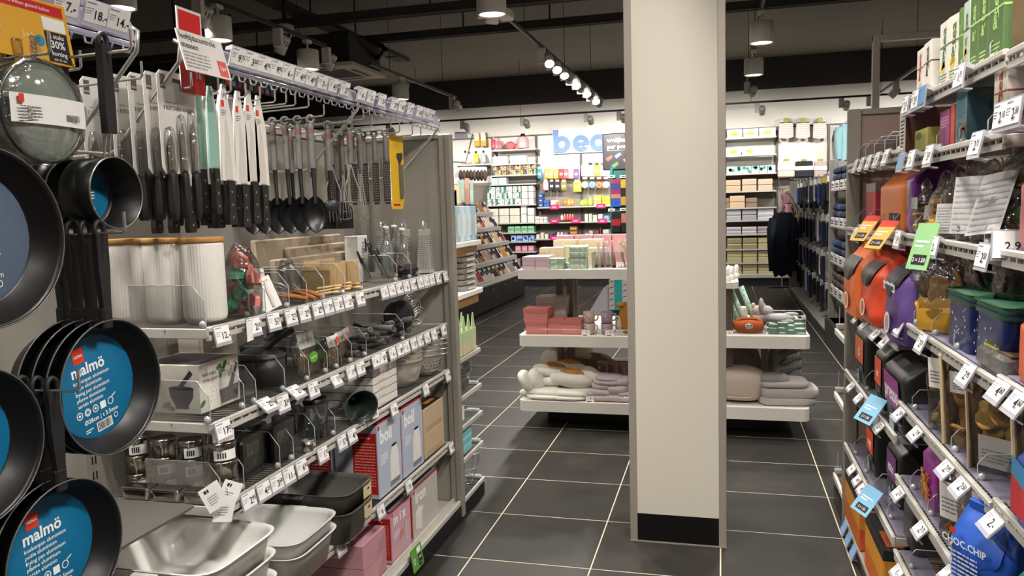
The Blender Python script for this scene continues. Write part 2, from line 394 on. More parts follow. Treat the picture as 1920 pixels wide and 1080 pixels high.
def spot(x, y, z, aim, label, lit=True, watt=None, cone=1.15):
    """track spot: adapter box and a tilted slotted head"""
    t = thing('track_spot', label, 'lamp', (x, y, z), group='white track spotlights')
    MB().box(-.045, -.028, -.17, .045, .028, 0, .004).build('gear_box', LWH, t)
    d = Vector(aim).normalized(); q = d.to_track_quat('-Z', 'Y').to_matrix().to_4x4(); side = Vector((0, .075, -.13))
    if abs(d.x) < .3: side = Vector((.085, 0, -.13))
    mt = Matrix.Translation(side) @ q
    h = MB().lathe([(.05, -.085), (.058, -.09), (.058, .05), (.05, .075), (.001, .078)], n=20).xf(mt).build('head', LWH, t)
    fn = MB()
    for k in range(14):
        a = 2*PI*k/14; c, s_ = math.cos(a), math.sin(a)
        b = MB().box(.0575, -.004, .0, .0605, .004, .05); b.xf(Matrix.Rotation(a, 4, 'Z')); fn.add(b.v, b.f)
    fn.xf(mt).build('cooling_slot', DKGREY, h)
    MB().lathe([(.001, -.082), (.05, -.082)], n=18).xf(mt).build('lens', GLOWH if lit else EMIT('fff1dc', 4), t)
    MB().cyl((0, 0, -.12), side, .012, n=8).build('joint', LWH, t)
    if lit: light(t, 'SPOT', tuple(side+d*.1), watt or SPOT_W, cone, .8, d, .05)
    return t
def track(p0, p1, label, z=3.5):
    t = thing('light_track', label, 'track', (0, 0, 0))
    a, b = Vector((*p0, z)), Vector((*p1, z)); d = (b-a).normalized(); s = d.cross(Vector((0, 0, 1)))*.018
    v = [a-s, a+s, b+s, b-s]; up = Vector((0, 0, .034))
    MB().add([*v, *[p+up for p in v]], [(0, 3, 2, 1), (4, 5, 6, 7), (0, 1, 5, 4), (1, 2, 6, 5), (2, 3, 7, 6), (3, 0, 4, 7)]).build('rail', M('1b1a19', .5), t)
    s2 = s*.35
    MB().add([a-s2-up*.05, a+s2-up*.05, b+s2-up*.05, b-s2-up*.05], [(0, 1, 2, 3)]).build('groove', M('8e8a82', .4), t)
    n = max(2, int((b-a).length/2.2)+1)
    for i in range(n):
        q = a+(b-a)*((i+.3)/(n-.4)); MB().cyl(q+up, (q.x, q.y, 4.7), .004, n=5).build('hanger', BLACK, t)
    return t
track((-4.1, 1.0), (-4.1, 7.9), 'black ceiling track over the cookware aisle, near section')
track((-4.1, 9.0), (-4.1, 12.2), 'black ceiling track with one lit spot, farther section')
track((-1.95, 1.0), (-1.95, 13.0), 'black ceiling track carrying the row of ten lit spots')
track((.36, 2.0), (.36, 12.6), 'black ceiling track with two pendants right of the column')
track((-15.6, 15.6), (5.6, 15.6), 'long black track running parallel to the back wall', 3.55)
track((2.6, 9.0), (2.6, 15.5), 'black ceiling track above the sock racks')
for x, rows, nm in ((-4.1, (1.2, 3.0, 4.86, 6.0, 7.5, 9.92), 'over the far left aisle'), (-1.7, (-.6, 1.6, 4.0, 6.0), 'over the cookware aisle'), (.36, (-.2, 1.5, 2.75, 5.6, 7.98, 9.91), 'right of the column'), (2.62, (2.0, 4.5, 7.0, 10.6), 'above the sock racks')):
    for k, y in enumerate(rows):
        pendant(x, y, 3.2, 'white cylinder pendant %s, %s from the near end' % (nm, ordn(k+1)), PENDANT_W*(.5 if y == 2.75 else 1))
# side track spots (unlit side towards us)
for k, (px, py) in enumerate([(735, 12), (298, 2), (452, 60), (545, 95)]):
    q = onz(px, py, 3.5); spot(-4.1 if k else -1.95, q.y, 3.499, (-.55, .1, -.8) if k else (-.2, .3, -.9), 'white slotted track spot beside %s' % ['the dome camera', 'the nearest far-left pendant', 'the second far-left pendant', 'the ceiling cassette unit'][k], True)
q = onz(708, 148, 3.5); spot(-4.1, q.y, 3.499, (-.35, -.45, -.7), 'lit white track spot next to the last far-left pendant', True)
# row of ten lit spots
for k in range(10):
    y = 8.85+k*.42; sgn = -1 if k % 3 else 1
    d = (-.2, .9, -.36) if k % 2 else (.25, -.62, -.75)
    if k in (0, 1): d = (.2, -.68, -.7)
    spot(-1.95, y, 3.499, d, 'lit white track spot, %s of the bright row beside the column' % ordn(k+1), True, SPOT_W*(1.0 if k % 2 else .8))
for k, (x, y, d) in enumerate(((.36, 12.5, (-.15, .9, -.33)), (2.6, 9.6, (-.62, .35, -.7)), (2.6, 11.6, (-.62, .3, -.7)), (2.6, 13.6, (-.62, .3, -.7)), (-4.1, 12.0, (-.03, .88, -.4)))):  # sock-track and make-up counter spots are added to brighten dark goods
    spot(x, y, 3.499, d, 'white track spot lighting %s' % ['the gift wall', 'the underwear rack, an added light', 'the near socks, an added light', 'the far socks, an added light', 'the make-up counter, an added light'][k], True, SPOT_W*1.5)
for k, (x, y, d) in enumerate(((.36, 1.0, (-.68, .22, -.7)), (.36, 2.2, (-.66, .3, -.69)), (.36, 3.0, (-.64, .34, -.69)), (-1.95, 1.3, (.7, .3, -.65)), (-1.95, 2.4, (.72, .25, -.65)), (-1.95, .4, (.2, .86, -.47)), (.36, .2, (-.3, .86, -.42)))):  # cookie and coffee spots are unseen, added to brighten the grocery gondola
    spot(x, y, 3.499, d, 'white track spot overhead aimed at the %s' % ['pans', 'knives', 'spoons', 'cookies, an added light', 'coffee packs', 'column', 'kitchen gondola end'][k], True, SPOT_W*(.42, .42, .42, .5, .5, .06, .42)[k], 1.25)
# spots washing the back wall
for k, px in enumerate([640, 725, 865, 978, 1098, 1160, 1260, 1420, 1578, 1630, 1720, 1800]):
    q = ony(px, 170, 15.6)
    if k == 9: spot(q.x, 15.6, 3.549, (-.1, -.6, -.75), 'glaring track spot facing us above the sock racks', True, SPOT_W*.6)
    else: spot(q.x, 15.6, 3.549, (.02, .82, -.57), 'white track spot aimed at the back wall, %s from the left end' % ordn(k+1), True, WALL_W, 2.1)
# ------------------------------------------------------------------ ceiling services
bm = thing('ceiling_beam', 'long black steel rail across the ceiling, nearest of three', 'beam')
def beam(u0, v0, u1, v1, z, wd, ht, label, xe=5.9):
    a, b = onz(u0, v0, z), onz(u1, v1, z); y = (a.y+b.y)/2
    t = thing('ceiling_beam', label, 'beam', (0, y, z))
    MB().box(-15.9, -wd/2, 0, xe, wd/2, ht).build('rail', CBLK, t)
    MB().box(-15.9, -wd/2-.01, -.006, xe, -wd/2+.02, 0).box(-15.9, wd/2-.02, -.006, xe, wd/2+.01, 0).build('flange', CBLK, t)
    hg = 0
    for x in (-7, -5, -3.4, -2.2, -1, .9, 3):
        if x < xe: MB().cyl((x, 0, ht), (x, 0, 4.7-z), .012, n=6).build('hanger', BLACK, t)
    return t
bpy.data.objects.remove(bm)
beam(620, 84, 1160, 44, 4.1, .11, .1, 'black steel rail across the ceiling above the column, middle of three')
beam(850, 18, 1160, -6, 4.1, .13, .1, 'black steel rail across the ceiling nearest the top edge')
beam(120, 150, 500, 118, 4.1, .14, .12, 'black steel rail across the ceiling behind the cassette unit', onz(560, 114, 4.1).x)
# cable tray running along the aisle
t = thing('cable_tray', 'dark cable tray running lengthwise above the cassette unit', 'cable tray', (-5.1, 0, 4.2))
MB().box(-.11, 1, 0, .11, 12.5, .015).box(-.115, 1, 0, -.1, 12.5, .06).box(.1, 1, 0, .115, 12.5, .06).build('tray', M('3a3733', .7), t)
for k in range(24): MB().box(-.1, 1.2+k*.47, -.012, .1, 1.24+k*.47, 0).build('rung', CBLK, t)
# cassette air conditioner
c0 = onz(625, 140, 3.55)
t = thing('ceiling_cassette', 'ceiling cassette air conditioner with beige grille panel', 'air conditioner', (c0.x, c0.y, 3.55))
S = .47
MB().box(-S, -S, .05, S, S, .42, .01).build('housing', M('242220', .7), t)
pnl = MB()
for a, b, c, d in ((-S-.06, -S-.06, S+.06, -.3), (-S-.06, .3, S+.06, S+.06), (-S-.06, -.3, -.3, .3), (.3, -.3, S+.06, .3)): pnl.box(a, b, 0, c, d, .05, .006)
pnl.build('face_panel', M('d8cdb6', .5), t)
MB().box(-.3, -.3, .012, .3, .3, .03).build('intake_grille', M('161514', .6), t)
for a in range(4):
    b = MB().box(-.24, -.42, -.003, .24, -.37, .001); b.xf(Matrix.Rotation(a*PI/2, 4, 'Z')); b.build('air_slot', M('2e2a26', .6), t)
hs = [onz(660, 125, 3.75)-t.location, onz(690, 120, 3.75)-t.location, onz(712, 105, 3.8)-t.location, onz(722, 92, 3.85)-t.location, onz(715, 85, 4.0)-t.location, onz(700, 85, 4.1)-t.location]
MB().tube(hs, .035, 8).build('hose', M('201e1d', .6), t)
# dome camera
d0 = onz(535, 62, 3.6)
t = thing('dome_camera', 'white dome security camera hanging on a black pole', 'camera', tuple(d0))
MB().lathe([(.001, -.075), (.03, -.068), (.055, -.045), (.066, -.01), (.068, .0)], n=20).build('smoked_dome', M('23211f', .12, coat=.6), t)
MB().lathe([(.07, -.012), (.083, 0), (.088, .03), (.085, .075), (.06, .085), (.001, .088)], n=24).build('housing', LWH, t)
MB().lathe([(.012, -.062), (.02, -.06)], n=12).build('camera_eye', M('8d8a86', .2, .6), t)
MB().cyl((0, 0, .085), (0, 0, 1.1), .025, n=10).build('pole', BLACK, t)
# exit-style green beacon by the bright track
g0 = onz(948, 36, 3.45)
t = thing('emergency_light', 'small ceiling emergency light with green lamp', 'lamp', tuple(g0))
MB().box(-.06, -.09, 0, .06, .09, .08, .01).build('housing', LWH, t)
MB().blob((-.02, -.092, .04), (.02, .01, .02), 10, 6).build('green_lamp', EMIT('39d6a0', 2), t)
# white square portal frame above the right shelving
a, b = ony(1643, 66, 7.2), ony(1643, 205, 7.2)
t = thing('sign_portal', 'white square-tube portal frame standing above the grocery gondola', 'frame', (a.x, 7.2, 0))
MB().box(-.028, -.028, 0, .028, .028, a.z, .004).build('upright', WHITE, t)
MB().box(1.4, -.035, 0, 1.47, .035, a.z, .004).build('upright', WHITE, t)
MB().box(-.028, -.0275, a.z-.056, 1.47, .0275, a.z+.0005, .004).build('crossbar', WHITE, t)
# ================================================================== shared shop fittings
BACKP = M('8e8a81', .6, var=.04, scale=5); POSTG = M('9a958b', .45, .25, .03); WIRE = M('b4b1aa', .3, .8, .03)
def wire_shelf(root, sg, y0, y1, z, xf, xb, div=(), dh=.12, dd=.2, rail=SHELFMET):
    """one wire shelf of a gondola: the part is its front rail; sub-parts are grid, side rails, clear dividers. sg=+1 faces +x"""
    s = MB().box(xf-sg*.014, y0, z-.012, xf, y1, z+.004, .003).box(xf-sg*.012, y0, z-.036, xf-sg*.004, y1, z-.022)
    n = max(2, int((y1-y0)/.045))
    for k in range(n+1):
        y = y0+(y1-y0)*k/n; s.box(xf-sg*.011, y-.004, z-.024, xf-sg*.005, y+.004, z-.01)
    sh = s.build('shelf', rail, root)
    g = MB(); n = int((y1-y0)/.02)
    for k in range(1, n):
        y = y0+(y1-y0)*k/n; g.cyl((xf-sg*.01, y, z-.004), (xb, y, z-.004), .0022, n=4, cap=False)
    for f in (.35, .7): x = xf+(xb-xf)*f; g.cyl((x, y0, z-.009), (x, y1, z-.009), .003, n=4, cap=False)
    g.build('wire_grid', WIRE, sh)
    for y in (y0+.002, y1-.014): MB().box(xb, y, z-.032, xf-sg*.012, y+.012, z-.002, .002).build('side_rail', M('c3c0b8', .4, .2), sh)
    for y in div: divider(sh, sg, y, z, xf, dh, dd)
    return sh
def divider(par, sg, y, z, xf, h=.12, d=.2):
    a = xf-sg*.02; t = .0016
    pl = [(a, z), (a, z+h*.62), (a-sg*h*.3, z+h), (a-sg*d, z+h), (a-sg*d, z)]
    o = MB().prism([(p[0], p[1]) for p in pl], (0, y-t/2, 0), (1, 0, 0), (0, 0, 1), (0, 1, 0), t).build('divider', ACRYL, par)
    MB().tube([(p[0], y, p[1]) for p in pl[:4]], .0016, 4).build('divider_edge', EDGE, par)
    MB().blob((a-sg*.01, y, z+.01), (.012, .01, .012), 8, 5).build('divider_clip', EDGE, par)
def divider_at(par, sg, y, z, xf, h=.12, d=.2): divider(par, sg, y, z, xf, h, d)
_TAGM = {}
_TL = {}
def price_tag(x, y, z, price, rail, sg=1, tilt=.25, w=.068, hgt=.046, rz=0, col=None):
    """price card in its clear holder, facing +x (sg=1) or -x (sg=-1)"""
    key = (w, hgt)
    if key not in _TAGM:
        h1 = MB().box(-.004, -w/2-.003, -.012, 0, w/2+.003, hgt+.004).prism([(-.004, hgt+.004), (-.022, hgt-.006), (-.022, hgt-.016), (-.004, hgt-.01)], (0, -w/2-.003, 0), (1, 0, 0), (0, 0, 1), (0, 1, 0), w+.006)
        h1.box(-.03, -w*.3, -.012, -.004, w*.3, -.008)
        c1 = MB().box(0, -w/2, -.002, .0012, w/2, hgt)
        l1 = MB()
        for (a, b, c, d) in ((-w*.46, hgt*.86, -.002, hgt*.93), (-w*.46, hgt*.62, -w*.12, hgt*.66), (-w*.46, hgt*.5, -w*.18, hgt*.54), (-w*.46, hgt*.38, -w*.22, hgt*.42)):
            l1.add([(.0016, a, b), (.0016, c, b), (.0016, c, d), (.0016, a, d)], [(0, 1, 2, 3)])
        _TAGM[key] = (h1.mesh('holder', LILAC), c1.mesh('card', PAPER), l1.mesh('small_print', M('8a8a96', .7)))
    h1, c1, l1 = _TAGM[key]
    k = _TL[rail] = _TL.get(rail, 0)+1
    lb = 'price tag reading %s, %s from the near end of %s' % (price.replace('|', '.').replace('.-', ''), ordn(k), rail) if price else 'white price tag, %s from the near end of %s' % (ordn(k), rail)
    t = thing('price_tag', lb, 'price tag', (x, y, z), (0, tilt*-1, (0 if sg > 0 else PI)+rz), 'price tags on the shelf edges')
    link('holder', h1, t)
    if col:
        MB().box(0, -w/2, -.002, .0012, w/2, hgt).build('card', M(col, .6), t)
    else: link('card', c1, t)
    link('small_print', l1, t)
    if price:
        a, _, b = price.partition('|')
        if b == '-': txt(t, a+'.-', (.0022, w*.18, hgt*.36), (0, 1, 0), (0, 0, 1), hgt*.62, INK, .012)
        else:
            txt(t, a+'.', (.0022, w*.14, hgt*.36), (0, 1, 0), (0, 0, 1), hgt*.66, INK, .012)
            txt(t, b, (.0022, w*.34, hgt*.46), (0, 1, 0), (0, 0, 1), hgt*.42, INK, .012)
    return t
def hook(root, y, z, xf, xb, drop=0, r=.0032, tip=.035):
    return MB().tube([(xb, y, z-.02), (xb+(xf-xb)*.5, y, z-.016), (xf-.006*(1 if xf > xb else -1), y, z-.008), (xf, y, z-.002), (xf, y, z+tip)], r, 6).build('hook', CHROME, root)
# ================================================================== LEFT GONDOLA (kitchenware)
XF, XB = -1.44, -1.88
GL = thing('kitchen_gondola', 'grey kitchenware gondola with wire shelves and hooks left of the aisle', 'shelving', (0, 0, 0))
MB().box(XB-.03, .3, .1, XB, 4.03, 2.12).build('back_panel', BACKP, GL)
for y in (1.955, 2.95):
    u = MB().box(XB, y-.016, .1, XB+.012, y+.016, 2.12).build('upright', POSTG, GL)
    s = MB()
    for k in range(38): s.box(XB+.0121, y-.009, .3+k*.048, XB+.0128, y-.004, .325+k*.048).box(XB+.0121, y+.004, .3+k*.048, XB+.0128, y+.009, .325+k*.048)
    s.build('slots', BLACK, u)
MB().box(-2.36, 4.036, .05, -1.458, 4.056, 2.1).build('end_panel', M('98948a', .55, var=.03, scale=4), GL)
MB().box(-1.462, 4.022, .02, -1.392, 4.068, 2.125, .006).build('end_post', POSTG, GL)
MB().box(-1.43, 4.02, .03, -1.424, 4.0225, 2.11).build('post_groove', M('6f6b64', .5), GL)
MB().box(-2.4, 4.022, 2.1, -1.46, 4.068, 2.128, .004).build('top_rail', POSTG, GL)
MB().box(-2.3, .3, 0, -1.402, 4.068, .088).build('plinth', M('0d0d0e', .4), GL)
MB().box(XB, .3, .092, -1.41, 4.02, .112, .003).build('base_shelf', M('b8b4aa', .4, .2), GL)
MB().box(-1.422, .3, .09, -1.402, 4.02, .12, .004).box(-1.45, .3, .112, -1.44, 4.02, .13).build('base_lip', SHELFMET, GL)
Z1, Z2, Z3, Z4, ZB = 1.395, 1.112, .858, .455, .115
D1 = [onx(a, b, XF).y for a, b in ((397, 608), (478, 585), (508, 578), (552, 570), (585, 562), (617, 552), (655, 545), (688, 535), (752, 520), (778, 515))]
D2 = [onx(a, b, XF).y for a, b in ((405, 775), (468, 740), (490, 730), (543, 705), (588, 690), (622, 675), (642, 668), (668, 660), (695, 650), (765, 630))]
D3 = [onx(a, b, XF).y for a, b in ((425, 930), (468, 905), (535, 870), (560, 850), (600, 830), (637, 805))]
for y0, y1 in ((1.972, 2.975), (2.985, 4.012)):
    for z, D in ((Z1, D1), (Z2, D2), (Z3, D3), (Z4, [])): wire_shelf(GL, 1, y0, y1, z, XF, XB, [y for y in D if y0 < y <= y1], .125, .26)
# hook crossbars, price strips and bent support arms
for y0, y1 in ((.3, 1.95), (1.97, 2.94), (2.96, 4.0)):
    MB().box(XB, y0, 2.07, XB+.012, y1, 2.1, .002).build('crossbar', GREYMET, GL)
STZ = 2.165
for y0, y1 in ((.5, 1.75), (1.94, 3.03), (3.06, 4.0)):
    st = MB().prism([(0, .05), (.004, .05), (.016, .002), (.012, 0)], (XF-.012, y0, STZ), (1, 0, 0), (0, 0, 1), (0, 1, 0), y1-y0)
    st.box(XF-.022, y0, STZ-.012, XF-.002, y1, STZ-.002, .002)
    st.build('price_strip', LILAC, GL)
    hooks = MB()
    n = int((y1-y0)/.06)
    for k in range(n): y = y0+(k+.5)*(y1-y0)/n; hooks.tube([(XF-.012, y, STZ-.01), (XF-.008, y, STZ-.03), (XF+.008, y, STZ-.034), (XF+.014, y, STZ-.022)], .003, 5)
    hooks.build('strip_clips', EDGE, GL)
for y in (1.765, 1.93, 3.045, 4.0):
    MB().tube([(XB, y, 1.9), (XB+.18, y, 1.905), (XB+.2, y, 1.915), (XF-.01, y, STZ-.02), (XF-.002, y, STZ+.03), (XF-.02, y, STZ+.04)], .0065, 6).build('support_arm', CHROME, GL)
MB().tube([(XB+.18, 1.765, 1.905), (XB+.18, 1.93, 1.905)], .005, 6).build('cross_rod', CHROME, GL)
TIPS = [(150, 100), (265, 120), (358, 140), (408, 148), (432, 150), (460, 160), (487, 166), (515, 171), (536, 175), (553, 178), (578, 182), (607, 199), (660, 211), (681, 207), (697, 221), (732, 227), (749, 233), (773, 239), (789, 241)]
for a, b in TIPS:
    q = onx(a, b, -1.47); hook(GL, q.y, q.z-.028, -1.47, XB)
def tags(rail, z, items, x=XF+.012, sg=1):
    for it in items:
        px, py, price = it[:3]; q = onx(px, py, x)
        price_tag(x, q.y, z-.045, price, rail, sg, *(it[3:] or (.2,)))
tags('the upper kitchen shelf', Z1, [(418, 600, '12|-'), (478, 590, '2|50'), (515, 578, '5|25'), (547, 572, '2|25'), (572, 567, '2|95'), (597, 561, '2|95'), (617, 555, '3|75'), (636, 551, '2|25'), (654, 546, '2|25'), (677, 542, '0|95'), (722, 528, '3|-'), (736, 524, '4|-'), (750, 521, '4|50'), (763, 518, '6|-'), (776, 515, '17|50'), (789, 512, '5|-'), (800, 510, '3|-'), (811, 508, '7|-'), (823, 506, '4|75'), (837, 503, '7|75')])
tags('the second kitchen shelf', Z2, [(420, 775, '17|50'), (532, 722, '3|50'), (589, 700, '5|25'), (633, 682, '1|50', .5), (659, 672, '1|25'), (677, 668, '5|75'), (706, 655, '4|-'), (719, 650, '8|75'), (737, 642, '6|-'), (751, 638, '8|50'), (763, 633, '5|-'), (777, 628, '3|75'), (789, 624, '3|75'), (802, 618, '6|-'), (815, 614, '6|-'), (833, 606, '4|25')])
tags('the tipped-up second-shelf pair', Z2+.03, [(508, 732, '2|95', .9), (562, 708, '2|25', .9)], XF+.03)
tags('the third kitchen shelf', Z3, [(468, 910, '2|95'), (496, 895, '4|25'), (520, 880, '3|50'), (543, 865, '11|-'), (567, 853, '6|50'), (607, 832, '1|75'), (643, 812, '5|75'), (662, 800, '4|50'), (741, 762, '10|-'), (800, 722, '7|-'), (841, 692, '7|50')])
tags('the fourth kitchen shelf', Z4, [(641, 1000, '10|-'), (716, 945, '8|-'), (768, 898, '25|-'), (848, 828, '10|50')])
tags('the bottom kitchen shelf', ZB+.03, [(800, 1002, '30|-', .9), (820, 975, '7|-', .9)], -1.43)
tags('the kitchen hook strip', STZ+.056, [(125, 67, '7|-', -.3), (180, 78, '18|-', -.3), (222, 90, '14|-', -.3), (444, 120, '9|75', -.3), (469, 128, '3|50', -.3), (493, 136, '4|95', -.3), (516, 143, '9|95', -.3), (538, 150, '6|-', -.3), (561, 157, '4|50', -.3), (581, 163, '4|95', -.3), (603, 170, '3|-', -.3), (623, 176, '4|25', -.3), (645, 183, '2|75', -.3), (677, 192, '4|-', -.3), (694, 198, '5|-', -.3), (715, 206, '3|25', -.3), (738, 212, '2|50', -.3), (752, 216, '4|75', -.3), (768, 220, '5|75', -.3), (785, 226, '6|25', -.3), (797, 229, '8|-', -.3), (808, 232, '3|95', -.3)], XF+.024)
# ------------------------------------------------------------------ frying pans, saucepans, lids
COAT = M('151516', .38, .1, .08, 300); COATR = M('6a6a69', .4, .4); TEAL = M('0c6c98', .45, var=.03); LOGO = M('dd3a22', .5, var=.03)
PWHT = M('f1f2f0', .6, var=.02)
def pan_meshes(R, hl):
    b = MB().lathe([(.001, -.052), (R*.76, -.052), (R*.8, -.05), (R*.97, -.006), (R, 0), (R-.003, .0015), (R*.955, -.006), (R*.79, -.045), (R*.77, -.047), (.001, -.047)], ax='x', n=40)
    r = MB().tube([(.001, (R-.001)*math.cos(a*PI/24), (R-.001)*math.sin(a*PI/24)) for a in range(48)], .0018, 5, True)
    w0, w1 = .011, .016; z0 = R*.94; z1 = R+hl
    h = MB().prism([(-w0, 0), (w0, 0), (w0*1.05, .05), (w1, hl*.55), (w1, hl*.9), (-w1, hl*.9), (-w1, hl*.55), (-w0*1.05, .05)], (-.012, 0, z0), (0, 1, 0), (0, 0, 1), (1, 0, 0), .013)
    h.tube([(-.0055, .0135*math.cos(a*PI/8), z0+hl*.93+.02*math.sin(a*PI/8)) for a in range(16)], .0055, 6, True)
    k = MB().box(-.018, -.014, R*.86, .002, .014, R+.028, .004)
    return b.mesh('bowl', COAT), r.mesh('rim', COATR), h.mesh('handle', M('1b1b1c', .55)), k.mesh('rivet_plate', M('333334', .4, .5))
def frying_pan(loc, R, hl, label, lab=None, group='frying pans hanging on hooks', rot=.1, dia='Ø28cm | t 3,5mm', lcol=None, ms=None):
    t = thing('frying_pan', label, 'frying pan', loc, group=group)
    for me in (ms or pan_meshes(R, hl)): link(me.name.split('.')[0], me, t)
    if lab:
        L = R*.77
        d = MB().lathe([(.001, -.0462), (L*.98, -.0462), (L, -.0468)], ax='x', n=36).build('paper_disc', lcol or TEAL, t)
        c, s = math.cos(rot), math.sin(rot)
        p = Print(d, (-.046, 0, 0), (0, c, s), (0, -s, c), .0003)
        k = L/.11
        p.rect(-.046*k, .062*k, -.016*k, .094*k, LOGO); p.flush('logo_square'); p.text('HEMA', -.031*k, .077*k, .009*k, PWHT, .01)
        p.text('malmö', -.058*k, .046*k, .034*k, PWHT, .025, 'LEFT')
        for i, s_ in enumerate(['koekenpan aluminium', 'poêle aluminium', 'frying pan aluminium', 'pfanne aluminium', 'sartén aluminio']):
            p.text(s_, -.058*k, (.024-i*.0125)*k, .0115*k, PWHT, .008, 'LEFT')
        for i in range(5):
            x = (-.058+i*.022)*k; y = -.045*k
            if i in (0, 1, 2): p.ring(x, y, .0085*k, .0022*k, PWHT); p.disc(x, y, .003*k, PWHT) if i != 1 else p.ring(x, y, .005*k, .0015*k, PWHT)
            elif i == 3:
                p.rect(x-.008*k, y-.008*k, x+.008*k, y+.008*k, PWHT)
            else: p.ring(x, y, .0085*k, .002*k, PWHT); p.poly([(x+.006*k, y+.006*k), (x+.018*k, y+.012*k), (x+.018*k, y+.014*k), (x+.005*k, y+.009*k)], PWHT)
        p.flush('icons'); p.text(dia, -.002*k, -.066*k, .0135*k, PWHT, .012)
        p.barcode(-.02*k, -.098*k, .024*k, -.077*k, 5); p.flush('barcode')
        p.lines(-.052*k, -.09*k, -.03*k, -.08*k, 2, PWHT); p.ring(.036*k, -.08*k, .006*k, .0015*k, PWHT); p.flush('small_print')
    return t
SLATEB = M('56657a', .45, var=.03)
P28 = pan_meshes(.146, .215); P30 = pan_meshes(.165, .215)
def pan_stack(Y, Zc, n, front, label, dia, ms, R, lcol=None, rot=.1):
    hook(GL, Y, Zc+R+.195, front+.06, XB)
    for k in range(n):
        frying_pan((front-k*.036, Y, Zc), R, .215, '%s, %s' % (label, 'frontmost of its stack' if k == 0 else '%s behind the front one' % ordn(k)), lab=(k == 0), ms=ms, dia=dia, lcol=lcol, rot=rot)
pan_stack(1.405, 1.357, 4, -1.275, 'black frying pan on the teal-labelled middle hook', 'Ø28cm | t 3,5mm', P28, .146, rot=.16)
pan_stack(1.25, 1.052, 4, -1.275, 'black frying pan on the teal-labelled bottom hook', 'Ø24cm | t 3,5mm', P28, .146, rot=.07)
pan_stack(1.14, 1.69, 3, -1.275, 'large black frying pan at the slate-blue-labelled edge', 'Ø30cm | t 3,5mm', P30, .165, SLATEB)
pan_stack(1.085, 1.315, 3, -1.29, 'black frying pan cut by the left edge, low', 'Ø28cm | t 3,5mm', P28, .146)
q = onx(70, 873, -1.36)
t = thing('hang_card', 'small pinkish card peeking above the bottom frying pan', 'card', (-1.42, 1.29, 1.19)); MB().box(-.0005, -.022, 0, .0005, .022, .05).build('card', M('b07a72', .5), t)
def saucepan(loc, label, R=.079, dep=.085, lab=True):
    t = thing('saucepan', label, 'saucepan', loc, group='saucepans hanging by their handles')
    MB().lathe([(.001, -dep), (R*.94, -dep), (R*.99, -dep+.006), (R, 0), (R-.0025, 0), (R*.955, -dep+.008), (R*.9, -dep+.004), (.001, -dep+.004)], ax='x', n=36).build('bowl', COAT, t)
    MB().tube([(0, (R-.001)*math.cos(a*PI/20), (R-.001)*math.sin(a*PI/20)) for a in range(40)], .0022, 6, True).build('rim', M('a8a8a4', .25, .9), t)
    if lab:
        d = MB().lathe([(.001, -dep+.0055), (R*.8, -dep+.0055)], ax='x', n=28).build('paper_disc', TEAL, t)
        p = Print(d, (-dep+.006, 0, 0), (0, 1, .1), (0, -.1, 1), .0003); p.rect(-.04, .03, -.02, .052, LOGO).flush('logo_square')
        p.text('malmö', -.042, .018, .02, PWHT, .025, 'LEFT'); p.lines(-.042, -.02, .02, .006, 4, PWHT, 3); p.ring(-.03, -.035, .007, .002, PWHT); p.ring(-.01, -.035, .007, .002, PWHT); p.ring(.01, -.035, .007, .002, PWHT); p.flush('small_print')
    MB().tube([(-.02, -.008, R-.004), (-.012, -.006, R+.04), (-.008, -.005, R+.06)], .0025, 6).tube([(-.02, .008, R-.004), (-.012, .006, R+.04), (-.008, .005, R+.06)], .0025, 6).build('handle_wires', CHROME, t)
    h = MB().prism([(-.013, 0), (.013, 0), (.015, .06), (.013, .15), (.014, .19), (-.014, .19), (-.013, .15), (-.015, .06)], (-.016, 0, R+.05), (0, 1, 0), (0, 0, 1), (1, 0, 0), .018)
    h.tube([(-.007, .0125*math.cos(a*PI/8), R+.245+.018*math.sin(a*PI/8)) for a in range(16)], .0055, 6, True); h.build('handle', M('1b1b1c', .6), t)
    return t
hook(GL, 1.47, 2.085, -1.22, XB); 
saucepan((-1.285, 1.47, 1.775), 'black saucepan with teal label inside, open side to the aisle')
saucepan((-1.40, 1.47, 1.775), 'black saucepan hanging behind the front saucepan', lab=False)
saucepan((-1.515, 1.47, 1.775), 'black saucepan hanging deepest on the saucepan hook', lab=False)
hook(GL, 1.335, 2.06, -1.30, XB)
